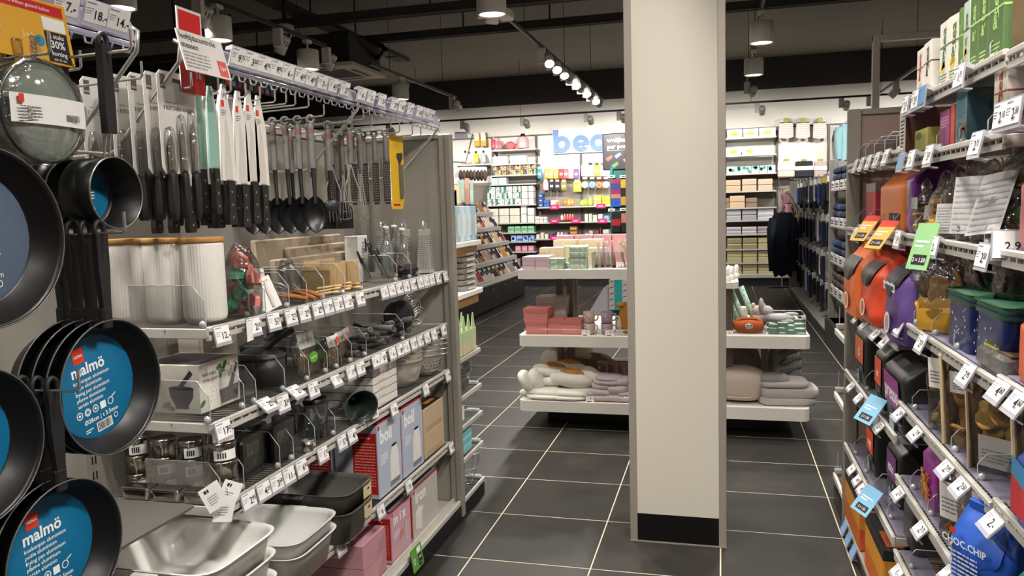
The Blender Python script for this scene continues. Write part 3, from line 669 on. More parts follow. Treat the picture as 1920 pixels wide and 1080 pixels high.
def glass_lid(loc, label, front=False):
    t = thing('pan_lid', label, 'pan lid', loc, group='wrapped glass pan lids'); R = .1
    MB().lathe([(R, 0), (R*.9, .006), (R*.5, .018), (.001, .022)], ax='x', n=32).build('glass', CLEAR('b9c2b8', .16, .08, milk=.38 if front else .1), t)
    MB().tube([(0, R*math.cos(a*PI/20), R*math.sin(a*PI/20)) for a in range(40)], .0045, 6, True).build('rim', M('8f8f8d', .3, .8), t)
    R_ = random.Random(int(loc[0]*1000))
    w = MB().lathe([(R*1.04, -.012), (R*1.07, .0), (R*1.02, .012), (R*.86, .016)], ax='x', n=48, rf=lambda a, z: 1+.025*math.sin(11*a+z*90)+.02*math.sin(23*a))
    w.build('plastic_wrap', FILM, t)
    MB().lathe([(.012, .0), (.014, -.02), (.02, -.03), (.001, -.034)], ax='x', n=16).build('knob', BLACK, t)
    MB().box(-.01, -.012, R*.98, 0, .012, R+.05, .003).build('hang_tab', FILM, t)
    if front:
        p_ = MB()
        p_.grid(lambda u, v: (.027-.03*abs(u-.5)**1.5, (u-.5)*.185, -.028+.056*v), 9, 2).build('paper_band', PAPER, t)
        p = Print(t, (.0245, -.085, -.028), (0, 1, 0), (0, 0, 1)); p.rect(.006, .038, .018, .054, LOGO).flush('logo_square')
        p.lines(.006, .004, .06, .034, 5, M('77787a', .7), 4); p.barcode(.115, .008, .155, .026, 4, False); p.flush('small_print')
    return t
for k in range(4): glass_lid((-1.33-k*.045, 1.335, 1.938), 'clear-wrapped glass pan lid with paper band, %s' % ('frontmost of four' if k == 0 else '%s behind the front lid' % ordn(k)), k == 0)
# ------------------------------------------------------------------ hook signs
def board_sign(label, cat, loc, w, h, col, tilt=0, rz=0, name='shelf_sign'):
    t = thing(name, label, cat, loc, (0, -tilt, rz)); MB().box(-.0015, -w/2, -h/2, .0015, w/2, h/2).build('board', M(col, .35, var=.03), t); return t
q = onx(45, 50, -1.39)
t = board_sign('yellow promotion sign offering thirty percent off above the pans', 'sign', tuple(q), .235, .135, 'e3a92c', .15)
p = Print(t, (.0016, -.117, -.067), (0, 1, 0), (0, 0, 1)); p.rect(.03, .105, .225, .128, RED); p.poly([(0, .1), (.025, .1), (.04, .117), (.025, .135), (0, .135)], RED)
p.rect(.165, .004, .225, .07, INK); p.rect(.165, .072, .225, .1, PWHT); p.flush('panels'); p.text('extra weken gezond koken', .13, .116, .011, PWHT, .005)
p.text('2 stuks', .195, .06, .014, PWHT); p.text('30%', .195, .042, .023, PWHT, .02); p.text('korting', .195, .023, .014, PWHT); p.text('t/m 31 okt', .195, .01, .008, PWHT, .005)
p.text('3+1', .12, .05, .02, M('f4dc9a', .6)); p.disc(.15, .045, .012, M('2f8fc4', .5)).flush('sticker')
q = onx(383, 104, -1.40)
t = board_sign('white age check notice for knives with pink sixteen plus square', 'sign', tuple(q), .2, .115, 'e6e3de', .25)
p = Print(t, (.0016, -.1, -.0575), (0, 1, 0), (0, 0, 1)); p.text('leeftijdscontrole', .006, .098, .024, INK, .01, 'LEFT'); p.text('messen', .006, .073, .024, INK, .01, 'LEFT')
p.lines(.006, .008, .115, .058, 5, M('9a9896', .7), 6); p.rect(.15, .005, .192, .052, M('d9655f', .5)).flush('print'); p.text('16+', .171, .029, .021, PWHT, .01)
q = onx(366, 100, -1.50)
t = board_sign('red and white hook sign standing behind the age check notice', 'sign', (q.x, q.y-.02, q.z), .11, .24, 'dedad5', .0)
p = Print(t, (.0016, -.055, -.12), (0, 1, 0), (0, 0, 1)); p.rect(.006, .17, .104, .232, RED); p.rect(.0, .0, .11, .1, RED); p.flush('print'); p.text('16', .08, .055, .03, PWHT)
q = onx(470, 165, -1.52)
t = thing('label_strip', 'narrow strip printed with red and blue squares behind the hooks', 'strip', tuple(q)); MB().box(-.001, -.15, -.012, .001, .15, .012).build('strip', INK, t)
p = Print(t, (.0012, -.15, -.012), (0, 1, 0), (0, 0, 1))
for k in range(9): p.rect(.01+k*.032, .004, .03+k*.032, .02, (LOGO, M('8fb4c4', .5), M('8a1f1a', .5))[k % 3]).flush('colour_square')
# ------------------------------------------------------------------ hanging knives and tools
HND = M('1d1c1b', .5, var=.1); RIV = M('b9b4a8', .3, .9); GREYH = M('6f6d69', .55); NYLON = M('1a1a1b', .35); SLEEVE = M('e2dfd8', .6, var=.04); MINT = M('8fb5a8', .5)
CARDW = M('dcd9d4', .55, var=.02)
def knife_pack(loc, label, hero=False):
    t = thing('knife_pack', label, 'knife set', loc, group='carded sets of three kitchen knives'); W = .165
    c = MB().prism([(-W/2+.012, -.265), (W/2-.012, -.265), (W/2, -.25), (W/2, .005), (W/2-.014, .02), (-W/2+.014, .02), (-W/2, .005), (-W/2, -.25)], (-.001, 0, 0), (0, 1, 0), (0, 0, 1), (1, 0, 0), .0015).build('card', CARDW, t)
    p = Print(t, (.0006, -W/2, -.265), (0, 1, 0), (0, 0, 1)); p.rect(.012, .235, .034, .275, M('55524f', .5)); p.lines(.03, .196, .14, .203, 1, M('99958f', .6)); p.flush('print')
    if hero: p.text('HOME', .13, .247, .017, M('77736e', .6), 0); p.text('HEMA', .023, .243, .008, PWHT, 0)
    p.text('3 KITCHEN KNIVES', .085, .183, .0155, M('4a4744', .6), .01)
    for k, (y, L, wd) in enumerate(((-.052, .115, .028), (0, .15, .022), (.05, .165, .024))):
        zt = -.265+L
        MB().prism([(-wd/2, 0), (wd/2, 0), (wd/2, L*.7), (0, L), (-wd/2, L*.75)], (.009, y, -.27), (0, 1, 0), (0, 0, 1), (1, 0, 0), .0012).build('blade', STEEL, t)
        MB().blob((.008, y, -.265+L*.52), (.012, wd*.75, L*.62), 12, 8, p=.7).build('blister', FILM, t)
        MB().blob((.008, y, -.265-.06), (.011, .0135, .072), 12, 10, p=.6).build('handle', HND, t)
    MB().box(.0005, -.016, -.008, .0016, .016, .003, .001).build('hang_slot', DKGREY, t)
    return t
kp = [(-1.505, 1.985), (-1.55, 1.985), (-1.60, 1.985), (-1.66, 1.985), (-1.76, 1.985)]
for k, (x, y) in enumerate(kp):
    q = (x, y, 2.108); knife_pack(q, 'carded set of three kitchen knives, %s' % ('frontmost on the hook' if k == 0 else '%s behind the front set' % ordn(k)), True)
def knife(loc, label, name, L, wd, guard, gm, group, logo=False):
    """knife hanging blade up in a sleeve, handle below with rivets"""
    t = thing(name, label, 'knife', loc, group=group)
    MB().prism([(-wd/2, -L), (wd/2, -L), (wd/2*.9, -L*.35), (.01, -.012), (.01, .012), (-.01, .012), (-wd/2*.8, -L*.2)], (-.003, 0, 0), (0, 1, 0), (0, 0, 1), (1, 0, 0), .006).build('sleeve', gm, t)
    p = Print(t, (.0032, -wd/2, -L), (0, 1, 0), (0, 0, 1))
    if logo: p.rect(wd*.22, L*.8, wd*.42, L*.87, LOGO); p.lines(wd*.2, L*.7, wd*.55, L*.77, 3, M('8f8b86', .6), 2); p.poly([(wd*.2, L*.02), (wd*.75, L*.02), (wd*.66, L*.5), (wd*.45, L*.7)], M('cfcbc3', .5)); p.flush('print')
    hw = wd*.26
    MB().prism([(-hw*.8, 0), (hw, 0), (hw, -.03), (hw*.85, -.07), (hw*1.15, -.125), (hw*.9, -.138), (-hw*.9, -.138), (-hw*1.1, -.12), (-hw*.75, -.06)], (-.009, 0, -L), (0, 1, 0), (0, 0, 1), (1, 0, 0), .018).build('handle', HND, t)
    for k in (.035, .075, .115): MB().cyl((.0085, 0, -L-k), (.0098, 0, -L-k), .0036, n=8).build('rivet', RIV, t)
    MB().box(-.0035, -hw*.8, -L-.012, .0035, hw, -L+.004).build('bolster', STEEL, t)
    return t
for k in range(4): knife((-1.5-k*.045, 2.13, 2.1), 'knife in mint green sheath, %s' % ('frontmost' if k == 0 else '%s behind the front one' % ordn(k)), 'sheathed_knife', .235, .05, True, MINT, 'knives in mint sheaths')
kk = 0
for y, xs in ((2.20, (-1.5, -1.545, -1.59, -1.64, -1.7)), (2.275, (-1.5, -1.56, -1.62)), (2.335, (-1.5, -1.57, -1.64)), (2.39, (-1.5, -1.58))):
    for x in xs:
        kk += 1; knife((x, y, 2.105+.01*(kk % 2)), 'black-handled knife in white paper sleeve, %s counted from the mint knives' % ordn(kk), 'sleeved_knife', .285, .075, True, SLEEVE, 'knives in white paper sleeves', True)
for k in range(3): knife((-1.56-k*.06, 2.08, 2.06), 'broad black-handled knife low behind the knife sets, %s' % ordn(k+1), 'broad_knife', .25, .06, True, SLEEVE, 'broad knives behind the carded sets')
def tool(name, label, loc, head, group='kitchen tools with grey handles on hooks', hl=.19, cat='utensil', tape=True):
    """grey soft handle hanging from its loop, with a head builder below"""
    t = thing(name, label, cat, loc, (0, 0, -.85), group)
    MB().tube([(0, .013*math.cos(a*PI/8), -.004+.013*math.sin(a*PI/8)) for a in range(16)], .0065, 7, True).tube([(0, 0, -.018), (0, 0, -.03), (0, 0, -hl*.6), (0, 0, -hl)], [.009, .0115, .0125, .012], 9).build('handle', GREYH, t)
    if tape: MB().tube([(0, 0, -.036), (0, 0, -.058)], .0128, 9).build('red_print_band', M('7a5654', .5), t)
    head(t, -hl); return t
def spoon_head(t, z):
    MB().tube([(0, 0, z), (.004, 0, z-.05), (.012, 0, z-.1), (.012, 0, z-.135)], [.009, .0075, .007, .009], 8).build('shaft', NYLON, t)
    MB().grid(lambda u, v: (.012-.028*math.sin(PI*v)*math.cos(PI*(u-.5))*.9, .046*math.sin(PI*min(1, v*.97+.03))**.6*math.sin(PI*(u-.5)), z-.11-.14*v), 9, 10).grid(lambda u, v: (.0095-.028*math.sin(PI*v)*math.cos(PI*(u-.5))*.9, .047*math.sin(PI*min(1, v*.97+.03))**.6*math.sin(PI*(u-.5)), z-.109-.143*v), 9, 10).build('bowl', NYLON, t)
def whisk_head(t, z, n=6, r=.032, L=.2, mat=None):
    MB().cyl((0, 0, z+.01), (0, 0, z-.02), .0095, .008, n=10).build('collar', STEEL, t)
    for k in range(n):
        a = PI*k/n; c, s = math.cos(a), math.sin(a); P = []
        for i in range(13):
            u = i/12; w_ = r*math.sin(PI*u)**.8*(1 if u > .3 or u < .7 else 1); zz = z-.02-L*(1-abs(2*u-1)**1.8); sx = math.cos(PI*u)
            rr = r*math.sin(PI*min(1, abs(2*u-1)*1.0))**.7 if 0 < u < 1 else .004
            rr = max(.004, r*math.sin(PI*(1-abs(2*u-1))**.55*.5+0)*(.35+.65*(1-abs(2*u-1)**2))) if abs(2*u-1) > .02 else .0
            P.append((c*rr*(1 if u < .5 else -1), s*rr*(1 if u < .5 else -1), zz))
        MB().tube(P, .0012, 5).build('wire_loop', CHROME, t)
def masher_head(t, z):
    MB().tube([(0, 0, z), (0, -.012, z-.05), (0, -.035, z-.12), (0, -.035, z-.16)], .0035, 6).tube([(0, 0, z), (0, .012, z-.05), (0, .035, z-.12), (0, .035, z-.16)], .0035, 6).build('forked_rod', CHROME, t)
    g = MB().box(-.03, -.045, z-.165, .03, .045, z-.16, .001)
    g.build('mashing_plate', STEEL, t); h = MB()
    for a in range(-2, 3):
        for b in range(-3, 4): h.box(a*.011-.003, b*.012-.003, z-.1655, a*.011+.003, b*.012+.003, z-.1595)
    h.build('mashing_holes', DKGREY, t)
def grater_head(t, z):
    MB().box(-.002, -.0165, z-.185, .002, .0165, z-.005, .0008).build('blade', M('4a4644', .35, .7), t)
    h = MB()
    for a in range(14):
        for b in (-1, 0, 1): h.box(.002, b*.0095-.003, z-.02-a*.0115, .0034, b*.0095+.003, z-.0245-a*.0115)
    h.build('teeth', M('9a8f8c', .3, .8), t)
    MB().tube([(0, -.018, z-.0), (0, -.018, z-.19), (0, .018, z-.19), (0, .018, z-.0)], .0022, 5).build('edge_wire', CHROME, t); MB().box(-.004, -.012, z-.198, .004, .012, z-.188, .002).build('foot', BLACK, t)
def ladle_head(t, z):
    MB().tube([(0, 0, z), (0, 0, z-.09), (.01, 0, z-.13)], [.009, .0075, .008], 8).build('shaft', NYLON, t)
    MB().lathe([(.001, -.04), (.03, -.034), (.045, -.012), (.048, 0), (.046, 0), (.043, -.012), (.028, -.031), (.001, -.037)], n=20).xf(Matrix.Translation((.05, 0, z-.13)) @ Matrix.Rotation(.25, 4, 'Y')).build('bowl', M('2d3a3a', .4), t)
def fork_head(t, z):
    MB().tube([(0, 0, z), (.004, 0, z-.08), (.01, 0, z-.12)], [.009, .0075, .008], 8).build('shaft', NYLON, t)
    b = MB().blob((.008, 0, z-.16), (.012, .034, .045), 12, 8)
    for k in range(-2, 3): b.cyl((.01, k*.013, z-.15), (.028, k*.015, z-.215), .004, .003, n=6)
    b.build('fork_bowl', NYLON, t)
def spatula_head(t, z):
    MB().tube([(0, 0, z), (.004, 0, z-.08), (.004, 0, z-.12)], [.009, .0075, .008], 8).build('shaft', NYLON, t)
    MB().prism([(-.02, 0), (.02, 0), (.04, -.03), (.042, -.12), (-.042, -.12), (-.04, -.03)], (.002, 0, z-.11), (0, 1, 0), (0, 0, 1), (1, 0, 0), .003).build('blade', NYLON, t)
HY = lambda a, b: onx(a, b, -1.47).y
ysp = HY(607, 199)
for k in range(6): tool('serving_spoon', 'black serving spoon with grey handle, %s from the front of six' % ordn(k+1), (-1.53-k*.055, ysp, 2.085), spoon_head, 'row of six black serving spoons')
y2 = HY(660, 211)
tool('slotted_fork', 'black pasta fork with grey handle next to the serving spoons', (-1.585, y2, 2.088), fork_head)
tool('whisk', 'small wire whisk with grey handle behind the pasta fork', (-1.67, y2, 2.085), whisk_head, cat='whisk')
tool('spatula', 'black turner with grey handle deep on the pasta fork hook', (-1.76, y2, 2.085), spatula_head)
y3 = HY(681, 207)
tool('potato_masher', 'chrome potato masher with grey handle between the whisks', (-1.54, y3, 2.09), masher_head, hl=.16)
tool('potato_masher', 'second chrome potato masher hanging behind the first', (-1.63, y3, 2.09), masher_head, hl=.16)
y4 = HY(697, 221)
tool('whisk', 'large balloon whisk with grey handle in front of the graters', (-1.535, y4, 2.075), whisk_head, cat='whisk', hl=.165)
tool('whisk', 'balloon whisk second on its hook behind the large one', (-1.62, y4, 2.075), whisk_head, cat='whisk', hl=.165)
tool('ladle', 'dark green soup ladle hanging low beside the graters', (-1.70, HY(715, 225), 2.06), ladle_head)
for k in range(3): tool('basting_brush', 'ribbed dark handled brush on the back of the hooks, %s' % ordn(k+1), (-1.66-k*.07, y4+.07, 2.07), spatula_head, tape=False)
y5 = HY(732, 227)
for k in range(6): tool('hand_grater', 'slim hand grater with grey handle, %s from the front of six' % ordn(k+1), (-1.50-k*.055, y5, 2.085), grater_head, 'row of six slim hand graters', hl=.13, tape=False)
t = thing('cheese_slicer', 'cheese slicer on a bright yellow card at the end of the hooks', 'cheese slicer', (-1.57, HY(757, 236)+.13, 2.085))
MB().prism([(-.085, .015), (-.085, -.34), (-.075, -.352), (.055, -.352), (.088, -.28), (.088, .015)], (0, 0, 0), (0, 1, 0), (0, 0, 1), (1, 0, 0), .0015).build('card', M('eec12a', .45, var=.03), t)
MB().prism([(-.012, 0), (.012, 0), (.013, -.06), (.016, -.14), (.006, -.17), (-.008, -.165), (-.012, -.1)], (.002, .03, -.13), (0, 1, 0), (0, 0, 1), (1, 0, 0), .016).build('handle', GREYH, t)
MB().prism([(-.03, 0), (.035, .006), (.04, -.02), (.012, -.045), (.006, -.06), (-.006, -.06), (-.01, -.045), (-.034, -.02)], (.002, .03, -.075), (0, 1, 0), (0, 0, 1), (1, 0, 0), .003).build('slicer_blade', M('5d5b58', .3, .7), t)
MB().box(.002, -.06, -.335, .003, .02, -.325).build('red_print', RED, t)
# ================================================================== goods on the left gondola
def pillow(w, h, d, top=.04, gather=1.0, wob=.03, n=20, m=14, seed=0, sho=.62, pp=.55, ex=1.6):
    """standing bag, face to +x: width w along y, height h, depth d along x; pinched at the top"""
    R = random.Random(seed); ph = [R.uniform(0, 6.28) for _ in range(8)]
    def sg(x, e): return math.copysign(abs(x)**e, x)
    def fn(u, v):
        a = 2*PI*u; k = max(0, (v-sho)/(1-sho)); prof = (1-k**ex)*(1-top)+top; wd = 1-(1-gather)*k**1.3
        lo = .92+.08*min(1, v/.12)
        c = 1+wob*(math.sin(5*a+ph[0]+9*v)+math.sin(9*a+ph[1]-14*v)+math.sin(13*v+ph[2]+3*a))/1.5
        return (d/2*prof*lo*c*sg(math.cos(a), pp), w/2*wd*lo*(1+wob*.5*math.sin(11*v+ph[3]))*sg(math.sin(a), pp), h*v+.004*math.sin(4*a+ph[4])*(v > .9))
    b = MB().grid(fn, n, m, True, True)
    b.add([fn(i/n, 0) for i in range(n)], [tuple(range(n))[::-1]])
    return b
def rdish(w, d, h, t=.006, flare=.86, n=40, p=.35):
    """rounded rectangular open dish"""
    def sg(x, e): return math.copysign(abs(x)**e, x)
    prof = [(0, .001, 0), (flare, flare, 0), (.97, .97, h*.9), (1.0, 1.0, h*.97), (1.04, 1.04, h), (1.03, 1.03, h+.002), (.975, .975, h*.985), (.94, .94, h*.88), (flare*.96, flare*.96, t), (0, 0, t)]
    b = MB()
    def fn(u, v):
        i = min(int(v*(len(prof)-1)+.5), len(prof)-1); s = prof[i]; a = 2*PI*u
        return (w/2*s[0]*sg(math.cos(a), p), d/2*s[0]*sg(math.sin(a), p), s[2])
    return b.grid(fn, n, len(prof), True, True)
# ---- upper shelf
CER = M('e4e0d8', .35, var=.02); BAM = M('b98a4e', .5, var=.18, scale=25)
for k, x in enumerate((-1.535, -1.668, -1.80)):
    t = thing('storage_canister', 'ribbed white porcelain canister with bamboo lid, %s' % ('at the shelf front' if k == 0 else '%s in from the shelf front' % ordn(k)), 'canister', (x, 2.09, Z1+.004), group='ribbed white canisters')
    MB().lathe([(.001, 0), (.052, 0), (.06, .008), (.063, .02), (.063, .235), (.061, .243), (.001, .243)], n=176, rf=lambda a, z: 1+(.012*math.cos(44*a) if .012 < z < .238 else 0)).build('jar', CER, t)
    MB().lathe([(.001, .243), (.064, .243), (.0655, .246), (.0655, .256), (.064, .259), (.001, .259)], n=36).build('lid', BAM, t)
PINK = M('d98078', .5); GRN = M('3f9d78', .5); SALM = M('e2857f', .5)
t = thing('cutter_net', 'net bag of pink and green cookie cutters beside the white canisters', 'cookie cutters', (-1.50, 2.235, Z1+.004))
R = random.Random(3)
for k in range(14):
    c = Vector((R.uniform(-.03, .03), R.uniform(-.035, .035), .02+.0125*k)); h_ = R.uniform(.02, .034)
    b = MB().prism([(-.02, -.015), (.02, -.015), (.022, .012), (0, .028), (-.022, .012)], (0, 0, 0), (1, 0, 0), (0, 1, 0), (0, 0, 1), .02)
    b.xf(Matrix.Translation(c) @ Matrix.Rotation(R.uniform(0, 6), 4, 'Z') @ Matrix.Rotation(R.uniform(.8, 2.2), 4, 'X')); b.build('cutter', (SALM, GRN, SALM, PINK, GRN)[k % 5], t)
pillow(.11, .23, .1, .2, .5, .06, seed=4).build('net', FILM, t)
t = thing('hang_tag', 'blank white hang tag dangling from the upper shelf edge', 'tag', (-1.425, 2.15, 1.33), (0, 0, .15))
MB().box(-.0006, -.022, 0, .0006, .022, .062).build('card', PAPER, t); MB().tube([(0, 0, .06), (-.006, 0, .075), (-.012, 0, .067)], .0008, 4).build('string', INK, t)
def card_pack(loc, label, w, h, rot, item, col='e9e7e2', cat='pack'):
    t = thing('carded_tool', label, cat, loc, rot); MB().box(-.0008, -w/2, 0, .0008, w/2, h, .0003).build('card', M(col, .5), t)
    p = Print(t, (.001, -w/2, 0), (0, 1, 0), (0, 0, 1)); p.lines(w*.1, h*.75, w*.8, h*.92, 2, M('8d8d90', .6), 2); p.flush('print'); item(t); return t
def peeler(t): MB().tube([(.006, 0, .01), (.008, .0, .07), (.006, .01, .1)], [.006, .007, .004], 8).build('tool', M('dcdad6', .4), t)
card_pack((-1.50, 2.34, Z1+.003), 'white card with peeler leaning between clear dividers', .09, .13, (.15, -.25, .1), peeler)
card_pack((-1.49, 2.40, Z1+.003), 'white card with peeler, second, nearer the wooden tools', .09, .115, (.2, -.3, -.15), peeler)
card_pack((-1.55, 2.44, Z1+.003), 'white card behind the two peeler cards', .08, .14, (-.1, -.2, .1), peeler)
BROWN = M('a86a38', .5, var=.15); PALEW = M('c8a878', .55, var=.15, scale=30)
for k in range(5):
    t = thing('pastry_tool', 'chrome pastry tool with orange-brown wooden handle, %s of five' % ordn(k+1), 'utensil', (-1.48-.03*(k % 2), 2.55+.028*k, Z1+.012), (0, .15+.08*(k % 3), .25-.1*k), 'pastry tools with wooden handles')
    MB().tube([(.03, 0, .012), (-.02, 0, .014), (-.06, 0, .012)], [.008, .0095, .007], 8).build('handle', BROWN, t)
    MB().tube([(-.06, 0, .012), (-.12, -.018, .014), (-.17, 0, .02), (-.12, .018, .02), (-.06, 0, .012)], .0025, 5).build('wire_head', CHROME, t)
for k in range(4):
    t = thing('steel_tool', 'crinkled film pack of small steel kitchen tools, %s of four' % ordn(k+1), 'pack', (-1.60-.05*(k % 2), 2.42+.13*k, Z1+.004), (0, -.1, .2*k), 'film packs of steel tools')
    pillow(.11, .15, .05, .1, .9, .08, seed=20+k).build('film', FILM, t)
    for j in range(3): MB().tube([(.005, -.03+.03*j, .015), (.0, -.028+.03*j, .13)], .006, 7).build('tool', STEEL, t)
t = thing('wooden_holder', 'pale slatted wooden tool holder behind the dividers', 'wooden box', (-1.60, 3.03, Z1+.002))
for k in range(9): MB().box(.055, -.135+k*.03, 0, .065, -.108+k*.03, .12, .001).build('slat', PALEW, t)
MB().box(-.05, -.135, 0, .055, .135, .012).box(-.06, -.135, 0, -.05, .135, .13).box(-.05, -.135, .012, .055, -.125, .11).box(-.05, .125, .012, .055, .135, .11).build('box', PALEW, t)
for k in range(8):
    t = thing('wooden_spoon', 'short pale wooden spoon lying in front of the slatted holder, %s of eight' % ordn(k+1), 'spoon', (-1.495-.012*(k % 3), 2.79+.034*k, Z1+.006+.009*(k % 3)), (0, -.12-.05*(k % 2), .3-.09*k), 'pale wooden spoons')
    MB().tube([(.02, 0, .008), (-.05, 0, .008)], .006, 7).build('handle', PALEW, t); MB().blob((.032, 0, .008), (.022, .014, .006), 10, 6).build('bowl', PALEW, t)
KRAFT = M('a3937f', .7, var=.06)
for k, (x, y0, y1, h_) in enumerate(((-1.80, 2.78, 3.52, .225), (-1.735, 2.80, 3.46, .145), (-1.77, 2.98, 3.50, .185))):
    t = thing('cutting_board', 'kraft-sleeved board standing at the back, %s' % ('tallest' if k == 0 else 'lowest in front' if k == 1 else 'middle one'), 'cutting board', (x, (y0+y1)/2, Z1+.002), (0, -.04, 0), 'boards in kraft sleeves')
    L = y1-y0; MB().box(-.012, -L/2, 0, .012, L/2, h_, .006).build('sleeve', KRAFT, t)
    p = Print(t, (.0122, -L/2, 0), (0, 1, 0), (0, 0, 1)); p.lines(L*.55, h_*.5, L*.9, h_*.9, 4, M('8a7c6a', .7), k); p.barcode(L*.9, h_*.55, L*.95, h_*.8, 2, False); p.flush('print')
t = carton('plastic_bin', 'white plastic pack with black print beside the kraft boards', 'pack', (-1.67, 3.42, Z1+.002), (.07, .1, .215), 'e5e4e0'); p = face(t, '+x', .07, .1, .215); p.rect(.07, .14, .09, .2, INK); p.lines(.04, .07, .06, .19, 8, M('777777', .6)); p.flush('print')
for k in range(4):
    t = thing('kitchen_scissors', 'black kitchen scissors handles upward, %s of four' % ordn(k+1), 'scissors', (-1.52-.045*k, 3.44+.02*(k % 2), Z1+.01+.03*(k % 2)), (.12, -.35, .3), 'black kitchen scissors')
    for s_ in (-1, 1):
        MB().tube([(0, s_*.024+.02*math.cos(a*PI/8), .125+.032*math.sin(a*PI/8)) for a in range(16)], .0055, 6, True).build('handle', NYLON, t)
        MB().prism([(-.006, 0), (.006, 0), (.008, .1), (-.008, .1)], (s_*.0015, s_*.004, 0), (0, 1, 0), (0, 0, 1), (1, 0, 0), .0015).build('blade', STEEL, t)
GLASS = CLEAR('e9eeee', .16, .04, milk=.1)
def oil_bottle(loc, label, k):
    t = thing('oil_bottle', label, 'bottle', loc, group='clear glass oil bottles')
    pr = [(.001, 0), (.03, 0), (.034, .006), (.034, .07), (.02, .09), (.033, .115), (.03, .14), (.013, .16), (.012, .2), (.015, .205)] if k % 2 else [(.001, 0), (.03, 0), (.034, .006), (.034, .14), (.02, .17), (.013, .19), (.012, .215), (.015, .22)]
    MB().lathe(pr, n=24).build('glass', GLASS, t); z = pr[-1][1]
    MB().lathe([(.011, z-.02), (.011, z+.012), (.016, z+.014), (.016, z+.03), (.001, z+.032)], n=14).build('stopper', M('d8d6d2', .4), t)
    MB().tube([(0, 0, z+.03), (0, 0, z+.055), (.01, 0, z+.075)], .0045, 7).build('spout', CHROME, t)
for k, (a, b) in enumerate(((727, 517), (757, 511), (741, 508), (775, 505))):
    q = onz(a, b, Z1+.005); oil_bottle((max(-1.72, min(-1.5, q.x)), q.y, Z1+.004), 'clear glass oil bottle with pour spout, %s of four' % ordn(k+1), k)
t = thing('dish_brush', 'black brush with a red dot lying before the glass bottles', 'brush', (-1.50, 3.62, Z1+.004), (0, 0, -.5))
MB().blob((0, 0, .035), (.03, .07, .03), 14, 8).build('body', M('17171a', .4), t); MB().blob((.01, -.05, .062), (.008, .01, .006), 8, 5).build('red_dot', RED, t); MB().box(-.02, -.05, 0, .02, .05, .012).build('bristles', DKGREY, t)
def box_grater(loc, label, rz=0):
    t = thing('box_grater', label, 'grater', loc, (0, 0, rz), 'stainless box graters'); H = .225
    f = MB(); a, b, c, d = .05, .035, .034, .024
    lo = [(-b, -a, 0), (b, -a, 0), (b, a, 0), (-b, a, 0)]; up = [(-d, -c, H), (d, -c, H), (d, c, H), (-d, c, H)]
    f.add(lo+up, [(0, 1, 5, 4), (1, 2, 6, 5), (2, 3, 7, 6), (3, 0, 4, 7), (4, 5, 6, 7)]).build('body', M('cfccc6', .38, .3), t)
    g = MB()
    for j in range(18):
        v = .1+.8*j/18
        for i in range(-3, 4):
            y = i*.0105+(.005 if j % 2 else 0); x = b+(d-b)*v
            g.blob((x, y, H*v), (.0022, .0035, .0035), 6, 4)
            yy = -(a+(c-a)*v); g.blob((i*.008, yy, H*v), (.003, .0022, .0035), 6, 4)
    g.build('teeth', M('8a8884', .3, .9), t)
    MB().tube([(0, -.03, H), (0, -.033, H+.03), (0, -.025, H+.04), (0, .025, H+.04), (0, .033, H+.03), (0, .03, H)], .006, 8).build('handle', CHROME, t)
box_grater((-1.51, 3.90, Z1+.004), 'stainless box grater at the front beside the end panel', .15)
box_grater((-1.63, 3.91, Z1+.004), 'stainless box grater second in from the shelf front', .1)
box_grater((-1.75, 3.91, Z1+.004), 'stainless box grater deepest of three', .1)
# ---- second shelf
t = carton('mortar_box', 'white carton printed with a stone mortar and pestle', 'box', (-1.658, 2.155, Z2+.003), (.222, .205, .152), 'e6e1d6')
STONE = M('4a434e', .6, var=.2); LEAF = M('4c7a3c', .6); SEED = M('c9a56a', .6)
p = face(t, '-y', .222, .205, .152)
p.poly([(.11, .08), (.2, .08), (.196, .05), (.18, .028), (.178, .015), (.13, .015), (.13, .028), (.115, .05)], STONE); p.disc(.155, .08, .045, STONE, .007); p.flush('mortar_picture')
p.poly([(.14, .08), (.158, .08), (.2, .125), (.19, .137)], M('3b3a44', .6)); p.flush('pestle_picture'); p.disc(.1, .025, .016, LEAF, .009, rot=.4); p.disc(.115, .016, .014, LEAF, .008, rot=-.3); p.lines(.01, .06, .07, .11, 5, M('55504a', .6), 2); p.flush('print')
p = face(t, '+x', .222, .205, .152); p.text("let's make", .015, .118, .017, INK, 0, 'LEFT'); p.text('some pesto!', .015, .1, .017, INK, 0, 'LEFT')
for x, y, r in ((.1, .13, .4), (.118, .12, -.5), (.108, .108, 1.4), (.13, .132, .9), (.01, .03, .6)): p.disc(x, y, .015, LEAF, .008, rot=r)
for k in range(12): p.disc(.05+.012*(k % 5)+.004*(k % 3), .03+.014*(k//3), .0016, INK)
for k, (x, y) in enumerate(((.15, .13), (.165, .11), (.15, .095), (.18, .13), (.17, .09))): p.disc(x, y, .008, SEED, .0045, rot=k)
p.poly([(.1, .01), (.19, .01), (.2, .06), (.095, .055)], STONE); p.poly([(.14, .055), (.165, .055), (.2, .12), (.19, .13)], STONE); p.flush('picture')
MB().box(-.1, -.09, .1521, .1, .09, .1526).build('dark_top_print', M('3b3638', .5), t)
t = carton('bowl_box', 'pale carton with brown bowl picture at the back of the second shelf', 'box', (-1.79, 2.44, Z2+.003), (.1, .2, .2), 'cfc8ba'); p = face(t, '-y', .1, .2, .2); p.disc(.05, .08, .04, M('4d403c', .6), .045); p.flush('picture')
